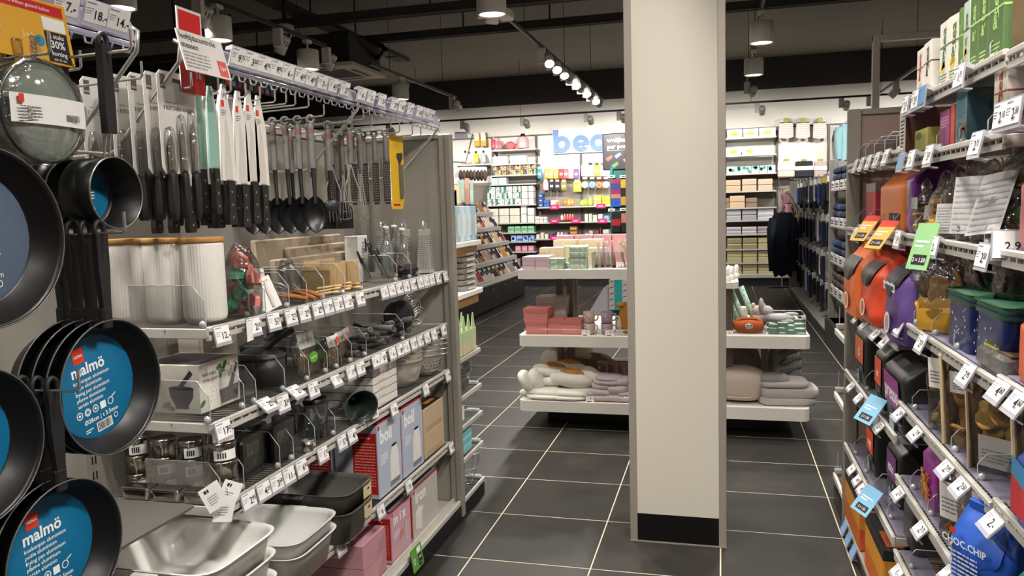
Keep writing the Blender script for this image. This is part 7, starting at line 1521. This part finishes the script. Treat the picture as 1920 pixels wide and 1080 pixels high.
# --- letters of the department sign, on a white board
q0, q1 = wx(1007, 285, 17.50), wx(1300, 240, 17.50)
t = thing('department_sign', 'white board with large blue lower-case letters of the beauty department', 'sign', (q0.x, 17.50, 0)); zb, zt = wx(1037, 287, 17.5).z, wx(1037, 244, 17.5).z
MB().box(.36, .02, zb-.02, 3.6, .05, zt+.02).build('board', M('e9e7e0', .5), t); BLUEL = M('5f84d0', .5, var=.02)
H = zt-zb; RR = H*.36; TH = RR*.56; xh = RR*2
def arc(cx, a0, a1, n=22):
    P = [(cx+RR*math.cos(a0+(a1-a0)*k/n), RR+RR*math.sin(a0+(a1-a0)*k/n)) for k in range(n+1)]
    return P+[(cx+(RR-TH)*math.cos(a1-(a1-a0)*k/n), RR+(RR-TH)*math.sin(a1-(a1-a0)*k/n)) for k in range(n+1)]
def ring_mesh(b, cx, a0, a1, n=28):
    for k in range(n):
        u, v = a0+(a1-a0)*k/n, a0+(a1-a0)*(k+1)/n
        q = [(cx+r*math.cos(t_), RR+r*math.sin(t_)) for r, t_ in ((RR, u), (RR, v), (RR-TH, v), (RR-TH, u))]; b.prism(q, (.36, .018, zb), (1, 0, 0), (0, 0, 1), (0, -1, 0), .045)
def bar(b, x0, z0, x1, z1): b.box(.36+x0, -.033, zb+z0, .36+x1, .018, zb+z1)
wl = [wx(p_, 265, 17.5).x-q0.x-.36 for p_ in (1053, 1089, 1122, 1156, 1182, 1206)]
for k, ch in enumerate('beauty'):
    b = MB(); c_ = wl[k]
    if ch == 'b': ring_mesh(b, c_, 0, 2*PI); bar(b, c_-RR, 0, c_-RR+TH, H)
    elif ch == 'e': ring_mesh(b, c_, .0, 2*PI-.62); bar(b, c_-RR+TH*.5, RR-TH*.38, c_+RR*.99, RR+TH*.3)
    elif ch == 'a': ring_mesh(b, c_, 0, 2*PI); bar(b, c_+RR-TH, 0, c_+RR, xh)
    elif ch == 'u': ring_mesh(b, c_, PI, 2*PI); bar(b, c_-RR, RR, c_-RR+TH, xh); bar(b, c_+RR-TH, 0, c_+RR, xh)
    elif ch == 't': bar(b, c_-TH/2, 0, c_+TH/2, H); bar(b, c_-RR*.6, xh-TH, c_+RR*.6, xh)
    else: ring_mesh(b, c_, PI, 2*PI); bar(b, c_-RR, RR, c_-RR+TH, xh); bar(b, c_+RR-TH, -RR*.5, c_+RR, xh)
    b.build('letter', BLUEL, t)
# --- hanging sachets
def sachet(px, py0, py1, wp, col, lab, shape='r', head='e6e4de', Y=17.38):
    a, b = wx(px, py0, Y), wx(px, py1, Y); H = a.z-b.z; w_ = wp*17.8/1440; t = thing('face_mask_sachet', lab, 'sachet', (a.x, Y, b.z), group='hanging sachets on the beauty wall')
    if shape == 'r': MB().box(-w_/2, -.012, 0, w_/2, .012, H*.84, .01).build('pack', M(col, .4), t)
    else: MB().lathe([(.001, -.015), (w_*.5, -.01), (w_*.52, 0), (w_*.5, .01), (.001, .015)], ax='y', n=22).xf(Matrix.Translation((0, 0, w_*.5))).build('pack', M(col, .4), t); MB().lathe([(w_*.3, -.017), (w_*.36, -.018)], ax='y', n=18).xf(Matrix.Translation((0, 0, w_*.5))).build('ring_print', M('efece4', .5), t)
    MB().box(-w_*.32, -.008, H*.82, w_*.32, .004, H, .004).build('header', M(head, .5), t); MB().box(-w_*.3, -.0135, H*.3, w_*.3, -.0122, H*.5).build('print', M('f0ece4' if shape == 'r' else col, .5), t)
    MB().cyl((0, .004, H*.94), (0, .2, H*.96), .006, n=5).build('peg', CHROME, t)
for k, (px, c_, nm) in enumerate(((1011, '3fa0cc', 'sky blue'), (1025, 'e0a63a', 'amber'), (1032, 'ecd061', 'light yellow'), (1042, 'e6cf4a', 'lemon yellow'), (1052, 'd8382c', 'bright red'), (1061, 'd85f68', 'coral'), (1070, 'd6c296', 'cream'), (1080, '7d4a9a', 'purple'))): sachet(px, 313, 335, 9, c_, '%s face mask sachet in the upper hanging row' % nm)
for k, (px, c_, nm) in enumerate(((1095, 'b5b2b8', 'silver'), (1107, 'd9d9d6', 'black and white'), (1119, 'dba63a', 'brown-topped amber'), (1130, 'dba3a8', 'rose and brown'), (1140, '8fa4e0', 'periwinkle'))): sachet(px, 305, 331, 11, c_, '%s face mask sachet under the blue letters' % nm, 'r', ('c9c6c6', '23232a', '5a3a26', '7a5a58', 'b9c4e8')[k])
for k, (px, c_, nm, w_) in enumerate(((1023, 'dba5b0', 'pale pink', 10), (1034, '1f1f20', 'glossy black', 9), (1045, '26241f', 'black with yellow print', 10), (1057, '8a7d3a', 'olive gold', 11), (1082, 'a9c22e', 'lime green', 15))): sachet(px, 337, 357 if k < 4 else 360, w_, c_, '%s sachet in the lower hanging row' % nm)
for k, (px, c_, nm) in enumerate(((1096, 'cfc9ae', 'cream'), (1110, '6f9fdc', 'blue'), (1123, 'c9652a', 'orange-brown'), (1136, 'ddb5c0', 'pink'))): sachet(px, 332, 353, 12, c_, '%s round bath pouch in the lower hanging row' % nm, 'o')
z = row(BW, 1007, 1148, 386, [(1009, 1019, 26, '2a4a86', 'navy blue cream carton', 3, panel('b9c4dc', .3, .3, .7, .6)), (1019, 1030, 14, '3a5fa8', 'royal blue cream carton', 2), (1032, 1048, 13, 'e3c9b5', 'carton with a portrait photo', 1, dots('b07a5a', 1, .05)), (1113, 1128, 19, 'e6d63a', 'bright yellow carton', 2, panel('f0efe6', .1, .1, .9, .45)), (1129, 1144, 17, 'ecdc3f', 'bright yellow carton', 2, panel('c9b82a', .1, .6, .9, .8))], '', 'on the first mask shelf')
for k, (px, c_, nm, hp) in enumerate(((1060, 'e0782a', 'orange spray', 13), (1067, 'eda25a', 'peach', 11), (1073, 'e58a3c', 'amber orange', 12), (1092, 'e3e03a', 'yellow', 10), (1098, '8fd040', 'lime', 12), (1107, 'c9c05a', 'olive yellow', 16))): bottle(BW, px, 385, hp, c_, '%s bottle on the first mask shelf' % nm, c_, .045)
row(BW, 1003, 1148, 415, [(1003, 1011, 12, 'e6dcd6', 'small white carton', 2, dots('b98a8a', 3, .008)), (1011, 1019, 11, 'e9e0da', 'small white carton', 2, dots('b98a8a', 3, .008)), (1019, 1026, 11, 'e2d6ce', 'small white carton', 2), (1096, 1103, 14, 'b9c4b5', 'grey-green carton', 1), (1104, 1110, 14, 'c4cdbe', 'grey-green carton', 1), (1111, 1120, 12, 'aebcae', 'grey-green carton', 1), (1121, 1130, 13, 'c9cfc6', 'grey-green carton', 1), (1132, 1142, 10, '6fb0cc', 'sky blue carton', 1)], '', 'on the second mask shelf')
for k in range(5): bottle(BW, 1054+5*k, 413, 11, ('e6b5b5', 'd84a4a', 'd0403f', 'c9484a', 'c23a40')[k], 'small red-pink bottle on the second mask shelf, %s' % ordn(k+1), 'd9c0c0', .032)
row(BW, 1003, 1148, 446, [(1005+8*k, 1012+8*k, 9+3*(k % 2), ('d9d2c6', 'cfc4b9')[k % 2], 'cream jar carton', 1) for k in range(3)]+[(1030, 1037, 9, '5a3a5a', 'plum carton', 1), (1038, 1043, 12, '4a2f4f', 'plum carton', 1), (1044, 1049, 12, 'cfc4cc', 'pale carton', 1), (1051, 1056, 12, 'c9bcc6', 'pale carton', 1), (1057, 1065, 11, '8a6a90', 'mauve carton', 1), (1068, 1083, 22, '8a5a34', 'brown box with orange prints', 3, panel('c98a4a')), (1097, 1103, 9, 'b5a494', 'taupe carton', 1), (1104, 1112, 14, 'a8a29c', 'grey carton', 1), (1118, 1123, 14, '8f3a2a', 'rust red carton', 1), (1124, 1128, 18, '5a3028', 'dark red tall carton', 1), (1130, 1142, 15, 'b9b9bb', 'silver carton', 2)], '', 'on the third mask shelf')
row(BW, 1007, 1148, 475, [(1010+12*k, 1021+12*k, 9, ('c9707a', 'd98a9a', '6a6a72', 'b9a0a8')[k % 4], 'low rosy carton', 1) for k in range(10)], '', 'on the fourth mask shelf')
row(BW, 1007, 1148, 505, [(1012+13*k, 1024+13*k, 12, ('6a5a5a', '9a8a8a')[k % 2], 'low dark carton', 1) for k in range(9)], '', 'on the fifth mask shelf')
for k, (px, py) in enumerate(((1040, 388), (1127, 386), (1040, 414), (1080, 414), (1130, 414), (1040, 446))):
    q = wx(px, py, YS-.02); t = thing('promo_strip', 'magenta promotion strip on the mask shelves, %s' % ordn(k+1), 'promo card', (q.x, YS-.03, q.z-.05), group='magenta promotion strips'); MB().box(-.1, -.004, 0, .1, 0, .1).build('card', M('c02a6a', .4), t); MB().box(-.06, -.0055, .03, .04, -.004, .06).build('print', M('e6a0c0', .5), t)
# ================================================================== GIFT WALL (right of the column)
row(GW, 1360, 1456, 256, [(1363, 1392, 15, 'f0eee8', 'white carton with yellow oval', 1, oval), (1393, 1422, 15, 'f0eee8', 'white carton with yellow oval', 1, oval), (1423, 1455, 15, 'f0eee8', 'white carton with yellow oval', 1, oval)], '', 'on the top gift shelf')
row(GW, 1360, 1456, 289, [(1361, 1389, 14, 'f0eee8', 'white carton with yellow oval', 1, oval), (1391, 1420, 14, 'f0eee8', 'white carton with yellow oval', 1, oval)], '', 'on the second gift shelf')
row(GW, 1360, 1456, 324, [(1362+15.5*k, 1377+15.5*k, 13, 'dfe8e6', 'teal printed white carton', 1, dots('2a8f8a', 3, .035)) for k in range(6)], '', 'on the third gift shelf')
row(GW, 1360, 1456, 357, [(1361, 1389, 20, 'c4ab8c', 'wood-brown lidded box', 2, panel('cdb698', .03, .72, .97, .95)), (1391, 1419, 21, 'cfb097', 'wood-brown lidded box', 2, panel('d9bfa6', .03, .72, .97, .95)), (1421, 1449, 20, 'd3b59d', 'wood-brown lidded box', 2, panel('e0c6ae', .03, .72, .97, .95))], '', 'on the fourth gift shelf')
row(GW, 1360, 1456, 388, [(1361, 1368, 18, '8a7462', 'dark wood-brown box', 2), (1368, 1397, 21, 'cbb08c', 'kraft lidded box', 2, panel('d6bd9a', .03, .72, .97, .95)), (1398, 1420, 17, '8a7564', 'dark wood-brown box', 2)], '', 'on the fifth gift shelf')
row(GW, 1360, 1456, 412, [(1362, 1390, 19, 'a9a7ae', 'grey lidded box', 2, panel('bdbbc2', .03, .72, .97, .95)), (1391, 1419, 19, '9d9aa0', 'grey lidded box', 2, panel('b1aeb4', .03, .72, .97, .95)), (1420, 1451, 20, 'd9d4da', 'pale striped lidded box', 3, panel('b5bccc', .03, .2, .97, .6))], '', 'on the sixth gift shelf')
row(GW, 1360, 1456, 438, [(1362, 1390, 13, 'c4c0c6', 'pale grey lidded box', 2, panel('8f8c94', .03, .2, .97, .5)), (1391, 1419, 13, 'cdc8cc', 'pale grey lidded box', 2, panel('9a969e', .03, .2, .97, .5)), (1420, 1449, 13, 'b9a8ac', 'pale grey lidded box', 2, panel('7d6a70', .03, .2, .97, .5))], '', 'on the seventh gift shelf')
for py, nm, hp in ((466, 'eighth', 20), (492, 'ninth', 21), (517, 'tenth', 20)):
    row(GW, 1360, 1456, py, [(1363+29*k, 1391+29*k, hp, ('8a835f', '8f8864', 'b5ab80')[k] if nm == 'eighth' else 'b9b084', 'olive lidded box', 2, panel('c6bd92', .03, .75, .97, .97)) for k in range(3)], '', 'on the %s gift shelf' % nm)
# hanging garments
STR = M('d9bdb4', .85, var=.1)
for k in range(3):
    q0, q1 = wx(1460+32*k, 258, 17.35), wx(1488+31*k, 230, 17.35); t = thing('hanging_shorts', 'pink and white striped garment clipped on a hanger, %s of three' % ordn(k+1), 'clothing', ((q0.x+q1.x)/2, 17.35, q0.z), group='striped garments on clip hangers'); w_ = q1.x-q0.x; H = q1.z-q0.z
    MB().grid(lambda u, v: ((u-.5)*w_*(1-.08*v), -.03*math.cos((u-.5)*3), H*v-.03*math.sin(PI*u)*(1-v)), 10, 6).build('cloth', M('d6b3a8', .85), t)
    for j in range(8): MB().grid(lambda u, v: ((u-.5)*w_*(1-.08*(j+.5)/8)*.99, -.004-.03*math.cos((u-.5)*3), H*(j+.3)/8+H/16*v-.03*math.sin(PI*u)*(1-(j+.5)/8)), 8, 2).build('stripe', M('e9dcd4', .85), t)
    MB().box(-w_*.45, -.01, H, w_*.45, .01, H+.02).build('hanger_bar', BLACK, t); MB().box(-.05, -.02, H+.01, .05, .02, H+.1, .01).build('clip', M('8fa02a', .5), t); MB().cyl((0, 0, H+.1), (0, .2, H+.12), .008, n=5).build('peg', CHROME, t)
for k, (a, b, c_, lab) in enumerate(((1458, 1490, 'd9c6bd', 'folded pink striped pack hung below the shorts'), (1491, 1524, '23242b', 'folded black garment pack with white band'), (1526, 1550, 'b5a09c', 'folded taupe garment pack beside the black one'))):
    q0, q1 = wx(a, 333, 17.35), wx(b, 300, 17.35); t = thing('garment_pack', lab, 'clothing', ((q0.x+q1.x)/2, 17.35, q0.z), group='hanging garment packs'); w_ = q1.x-q0.x; H = q1.z-q0.z; MB().box(-w_/2, -.05, 0, w_/2, .03, H*.45, .02).build('lower_fold', M(c_, .85), t); MB().box(-w_/2, -.055, H*.47, w_/2, .03, H*.95, .02).build('upper_fold', M(c_, .85), t); MB().box(-w_/2-.004, -.06, H*.42, w_/2+.004, -.05, H*.66).build('paper_band', M('e6e2d8', .5), t); MB().box(-.05, -.02, H*.94, .05, .02, H*1.08, .01).build('clip', M('8fa02a', .5), t); MB().cyl((0, 0, H*1.06), (0, .2, H*1.07), .008, n=5).build('peg', CHROME, t)
def garment(px0, py0, px1, py1, Y, col, lab, sleeves=True, depth=.1):
    a, b = ony(px0, py1, Y), ony(px1, py0, Y); w_ = b.x-a.x; H = b.z-a.z; t = thing('hanging_garment', lab, 'clothing', ((a.x+b.x)/2, Y, a.z)); m_ = M(col, .9, var=.1, scale=15, bump=.2)
    def sh(v): return (.36 if v > .93 else .5) if v > .86 else .40+.06*math.sin(v*9)
    MB().grid(lambda u, v: (w_*sh(v)*math.cos(2*PI*u)*(1+.04*math.sin(6*PI*u)), depth*math.sin(2*PI*u)*(1+.2*math.sin(10*PI*u)), H*(.04*math.sin(6*PI*u)*(1-v)+v)), 24, 12, True, True).build('body', m_, t)
    if sleeves:
        for s_ in (-1, 1): MB().tube([(s_*w_*.38, 0, H*.9), (s_*w_*.5, -.02, H*.72), (s_*w_*.48, -.03, H*.35), (s_*w_*.46, -.03, H*.06)], [.09, .085, .075, .06], 10).build('sleeve', m_, t)
    MB().tube([(-w_*.4, 0, H*.94), (0, 0, H*1.02), (w_*.4, 0, H*.94)], .012, 6).tube([(0, 0, H*1.02), (0, 0, H*1.06), (.03, 0, H*1.09), (.05, 0, H*1.07)], .006, 5).build('hanger', BLACK, t)
    return t
garment(1446, 398, 1490, 515, 15.2, '1d2536', 'navy blue jacket hanging at the end of the sock gondola'); garment(1463, 362, 1487, 398, 15.9, 'c08a9a', 'dusty pink top hanging behind the navy jacket', False); garment(1466, 382, 1489, 402, 15.6, 'c995a0', 'lower pink top tucked behind the navy jacket', False); garment(1571, 232, 1600, 303, 17.3, '7fa6ad', 'blue-grey shirt hung high on the wall')
q0 = wx(1570, 240, 17.2)
for k, (px, py) in enumerate(((1467, 358), (1470, 376))): pass
t = thing('garment_rail', 'chrome rail carrying the navy jacket and pink tops', 'rail', (ony(1475, 360, 15.6).x, 15.5, 0)); zr = ony(1475, 352, 15.6).z; MB().tube([(0, -.45, zr), (0, 1.95, zr)], .012, 8).build('bar', CHROME, t); MB().tube([(0, 1.2, zr), (0, 1.2, .0)], .016, 8).build('upright', CHROME, t); MB().box(-.25, 1.1, 0, .25, 1.3, .02).build('foot', BLACK, t)
# ================================================================== SOCK GONDOLA
SX = 1.25
SG = thing('sock_gondola', 'grey hook gondola full of dark socks beyond the table', 'shelving', (0, 0, 0)); SGM = M('9f9c95', .5, .2)
MB().box(SX+.42, 10.25, .1, SX+.45, 15.85, 2.14).build('back_panel', M('a8a59d', .6), SG); MB().box(SX, 10.25, .0, SX+.45, 15.85, .07).build('plinth', M('26241f', .5), SG); MB().box(SX, 10.25, .07, SX+.44, 15.85, .10, .004).build('base_shelf', M('b0ada5', .45), SG)
for y in (15.82, 13.95, 12.1, 10.28): MB().box(SX+.36, y-.03, .1, SX+.42, y+.03, 2.15, .004).build('upright', SGM, SG)
MB().box(SX-.02, 15.80, 0, SX+.05, 15.87, 2.14, .005).build('end_post', SGM, SG); MB().box(SX+.05, 15.82, .1, SX+.42, 15.85, 2.12).build('end_panel', M('aeaba3', .5), SG); MB().box(SX-.02, 15.80, 2.10, SX+.44, 15.87, 2.15, .005).build('top_rail', SGM, SG)
SCOL = ('16171c', '1b1c22', '202742', '14151a', 'd8d5d0', '1a2040', '23232a', '2a3f9a', '17181d', '8a8580', '111216', '1d2340')
def sock_bundle(loc, k, lab):
    t = thing('sock_bundle', lab, 'socks', loc, (0, 0, 0), 'socks hanging on the sock gondola'); c_ = SCOL[k % len(SCOL)]; L = .26+.1*((k*7) % 3)/2
    MB().prism([(-.05, 0), (.05, 0), (.055, -L*.7), (.10, -L*.95), (.06, -L), (-.045, -L*.93)], (-.012, 0, -.06), (0, -1, 0), (0, 0, 1), (1, 0, 0), .02).build('front_sock', M(c_, .9, var=.12, scale=30), t); MB().prism([(-.05, 0), (.05, 0), (.055, -L*.72), (.09, -L*.97), (.05, -L), (-.045, -L*.93)], (.012, .006, -.06), (0, -1, 0), (0, 0, 1), (1, 0, 0), .02).build('back_sock', M(SCOL[(k+3) % len(SCOL)], .9), t)
    MB().box(-.016, -.035, -.08, .04, .035, .02, .002).build('header_card', M(('c9c6c0', '8f8c88', 'd8c23a')[0 if k % 5 else 2 if k % 7 == 5 else 1], .5), t)
    return t
k = 0
for r_, z in enumerate((2.02, 1.5, 1.02, .62)):
    for j in range(10):
        y = 10.6+.53*j; hk = MB().tube([(SX+.42, y, z), (SX+.05, y, z+.005), (SX+.035, y, z+.03)], .004, 5).build('hook', CHROME, SG)
        MB().box(SX+.022, y-.03, z+.02, SX+.03, y+.03, z+.055).build('hook_label', M('cfccd0', .4), SG)
        for d_ in range(2):
            k += 1; sock_bundle((SX+.08+.14*d_, y, z), k+r_, '%s pair of socks, row %s, %s hook from the near end' % (['front', 'rear'][d_], ['one', 'two', 'three', 'four'][r_], ordn(j+1)))
# nearer rack of boxed navy underwear
NG = thing('underwear_rack', 'grey shelf rack of boxed navy underwear in front of the socks', 'shelving', (0, 0, 0))
MB().box(SX+.42, 7.6, .1, SX+.45, 10.2, 2.2).build('back_panel', M('a8a59d', .6), NG); MB().box(SX-.01, 10.19, 0, SX+.06, 10.245, 2.2, .005).build('post', SGM, NG); MB().box(SX+.06, 10.2, .1, SX+.42, 10.22, 2.18).build('side_panel', M('aeaba3', .5), NG); MB().box(SX-.05, 7.6, 0, SX+.45, 10.18, .3).build('plinth', M('2a2825', .5), NG)
for z in (1.84, 1.42, 1.0, .62, .3): MB().box(SX+.0, 7.6, z-.02, SX+.42, 10.18, z, .003).build('shelf', SGM, NG)
k = 0
for r_, z in enumerate((1.84, 1.42, 1.0, .62)):
    for j in range(7):
        y = 10.0-.36*j; k += 1
        t = thing('underwear_pack', 'folded navy underwear pack with white label card, shelf %s, %s from the far end' % (['one', 'two', 'three', 'four'][r_], ordn(j+1)), 'clothing', (SX+.15, y, z), group='navy underwear packs'); c_ = ('1f2f52', '18203a', '2a4468', '141a2c')[(j+r_) % 4] if r_ < 3 else '4a382c'
        for s_ in range(3): MB().box(-.13, -.15, .02+.08*s_, .13, .15, .09+.08*s_, .02).build('folded_piece', M(c_, .85, var=.1), t)
        MB().box(-.15, -.15, .001, -.135, .12, .10).build('label_card', M('e3e0dc', .5), t); p = Print(t, (-.1508, .12, 0), (0, -1, 0), (0, 0, 1), .001); p.rect(.02, .08, .06, .092, RED); p.rect(.03, .02, .22, .035, INK); p.rect(.03, .045, .22, .07, M('33446a', .5)); p.flush('print')
# ================================================================== MAKE-UP COUNTER
MC = thing('makeup_counter', 'long make-up counter with black drawers and sloped white trays', 'counter', (0, 0, 0)); CX = -3.85
MB().box(-5.0, 10.6, .02, CX-.01, 15.4, .44).build('carcass', M('161617', .5), MC)
for k in range(6):
    y0 = 10.65+.79*k; f_ = MB().box(CX-.012, y0, .03, CX, y0+.775, .43, .004).build('drawer_front', M('1f1f20', .45), MC); MB().cyl((CX, y0+.1, .36), (CX+.004, y0+.1, .36), .02, n=10).build('lock', CHROME, f_)
MB().box(-5.02, 10.58, .44, CX+.03, 15.42, .48, .006).build('worktop', M('dddad4', .35), MC); WT = M('e9e7e2', .4)
TIER = []
for i in range(5):
    x0, x1 = CX-.02-.14*i, CX-.15-.14*i; z0 = .48+.29*i; z1 = z0+.23
    TIER.append((x0, x1, z0, z1)); MB().add([(x0, 11.6+.12*i, z0), (x0, 15.35-.05*i, z0), (x1, 15.35-.05*i, z1), (x1, 11.6+.12*i, z1), (x0-.03, 11.6+.12*i, z0-.02), (x0-.03, 15.35-.05*i, z0-.02), (x1-.03, 15.35-.05*i, z1-.02), (x1-.03, 11.6+.12*i, z1-.02)], [(0, 1, 2, 3), (7, 6, 5, 4), (0, 4, 5, 1), (1, 5, 6, 2), (2, 6, 7, 3), (3, 7, 4, 0)]).build('tray', WT, MC)
    MB().box(x0-.005, 11.55+.12*i, z0-.03, x0+.03, 15.38-.05*i, z0+.045, .004).build('tray_front', WT, MC); MB().box(x1-.2, 11.6+.12*i, z0-.29 if i else .48, x1, 15.3-.05*i, z1-.02).build('riser', WT, MC)
    for k in range(9): y = 11.62+.12*i+k*(3.72-.17*i)/8.1; MB().prism([(0, 0), (-.13, .23), (-.13, .26), (0, .035)], (x0, y, z0), (1, 0, 0), (0, 0, 1), (0, 1, 0), .008).build('tray_rib', WT, MC)
R = random.Random(21); COS = ('1b1b1c', 'c9b08a', 'b5384a', 'd8cfc4', '2a2527', 'a8743e', 'd9a9a0', '8f8f90', '1d1c1e', 'c78a4a'); kk = 0
for i, (x0, x1, z0, z1) in enumerate(TIER):
    n_ = 27
    for k in range(n_):
        kk += 1; y = 11.72+.12*i+k*(3.5-.17*i)/(n_-1); tb = math.atan2(z1-z0, x0-x1); c_ = COS[(k//3+i*2) % len(COS)]
        t = thing('cosmetic_item', 'make-up tester, %s along tray %s of the counter' % (ordn(k+1), ['one', 'two', 'three', 'four', 'five'][i]), 'make-up', (x0-.03, y, z0+.05), (0, tb-PI/2, 0), 'make-up testers on the counter')
        L = .16+.05*(k % 2); MB().box(-.005, -.024, 0, .03, .024, L*.5, .004).build('base', M(c_ if k % 4 else 'e3e0da', .4), t); MB().box(-.002, -.02, L*.5, .028, .02, L, .004).build('cap', M('1a1a1b' if (k//4) % 2 == 0 else c_, .35), t)
# mirrors / boards above the counter
for k, (px, py0, py1, wp, c_, lab) in enumerate(((866, 337, 380, 12, 'a9cbbd', 'mint green display board at the counter back'), (876, 334, 383, 8, 'd8a090', 'pink portrait strip on the counter display'), (884, 338, 384, 7, '9fc4b2', 'second mint display board with a curved side'))):
    q0, q1 = ony(px, py1, 13.6), ony(px, py0, 13.6); w_ = wp*13.9/1440; t = thing('display_board', lab, 'display board', (q0.x, 13.6+.02*k, q0.z)); H = q1.z-q0.z; MB().box(-w_/2, -.01, 0, w_/2, .01, H, .004).build('board', M(c_, .5), t); MB().box(-w_*.4, -.012, H*.1, w_*.4, -.0105, H*.6).build('picture', M('c98f80' if k == 1 else 'bfd8cc', .5), t); MB().cyl((0, .012, 0), (0, .012, -q0.z+1.45), .012, n=6).build('stem', CHROME, t)
for k in range(8):
    px = 864+6.5*k; q = ony(px, 322, 16.9); t = thing('hair_piece', 'brown hair piece hanging on a white card, %s along the rod' % ordn(k+1), 'hair piece', (q.x, 16.9, q.z), group='hair pieces on the beauty wall'); MB().box(-.04, -.005, 0, .04, .005, .1).build('card', PAPER, t); MB().blob((0, -.01, -.08), (.05, .03, .12), 12, 8, .08, k).build('hair', M(('2a1a14', '4a2c1e', '1c1412')[k % 3], .6), t); MB().cyl((0, .005, .08), (0, .55, .1), .006, n=5).build('peg', CHROME, t)
# ================================================================== STATIONERY GONDOLA (left, beyond the end cap)
SB = thing('stationery_gondola', 'pale gondola with wooden shelf edge and tray stacks beyond the kitchenware', 'shelving', (0, 0, 0)); SBX = -2.31
MB().box(-3.1, 6.2, .0, -2.95, 7.55, 2.3).build('back_panel', M('b5b2aa', .6), SB)
for z in (.955, 1.43): MB().box(-2.95, 6.2, z-.05, SBX, 7.52, z, .006).build('shelf', M('ddd9cf', .45), SB); MB().box(-2.93, 6.22, z-.14, SBX-.04, 7.48, z-.05).build('wood_underside', M('b98d5c', .55, var=.15, scale=12), SB)
for k in range(7):
    t = thing('paper_tray', 'pale grey document tray in the stack, %s from the bottom' % ordn(k+1), 'tray', (-2.52, 7.25, .957+.055*k), group='stack of grey document trays'); rdish(.36, .42, .045, .004, .95, 28).build('tray', M('b9b5ac' if k % 2 else 'a8a49c', .45), t); MB().box(.17, -.12, .01, .185, .12, .035).build('front_lip', M('c9c5bc', .45), t)
for k in range(5):
    t = thing('blue_folder', 'pale blue plastic folder standing on the upper stationery shelf, %s' % ordn(k+1), 'folder', (-2.42, 6.7+.17*k, 1.432), group='pale blue folders'); MB().box(-.15, -.03, 0, .1, .03, .33, .006).build('folder', M(('a9bfc8', '8fa9b5', 'b5c6cc')[k % 3], .4), t); MB().box(.1, -.02, .05, .102, .02, .25).build('label', M('d9c9a0' if k % 2 else 'd8d4cc', .5), t)
for k, (px, py, c_, lab) in enumerate(((851, 350, '9ac43a', 'lime green pack by the stationery frame'), (853, 365, 'dba0a8', 'pink pack by the stationery frame'), (858, 378, 'e6d9b0', 'cream striped pack on the stationery folders'))):
    q = ony(px, py, 7.4); t = carton('small_pack', lab, 'pack', (q.x, 7.35, 1.77), (.09, .06, .1+.05*k), c_)
t = thing('label_wire', 'bent chrome price arm with lilac label on the stationery gondola', 'price arm', (-2.45, 7.5, 0)); a_, b_ = ony(853, 249, 7.5), ony(884, 249, 7.5); c_ = ony(873, 305, 7.5); MB().tube([(a_.x+2.45, 0, a_.z), (b_.x+2.45, 0, b_.z), (b_.x+2.45+.012, 0, b_.z-.02), (c_.x+2.45, 0, c_.z), (-.6, 0, c_.z+.06)], .008, 6).build('arm', CHROME, t); MB().box(a_.x+2.45, -.01, a_.z-.07, b_.x+2.41, .0, a_.z-.01).build('label', LILAC, t); MB().cyl((-.58, 0, c_.z+.06), (-.58, 0, .02), .012, n=6).build('upright', CHROME, t)
MB().box(-2.75, 6.6, 1.77, -2.44, 7.5, 1.79).build('glass_top', ACRYL, SB)
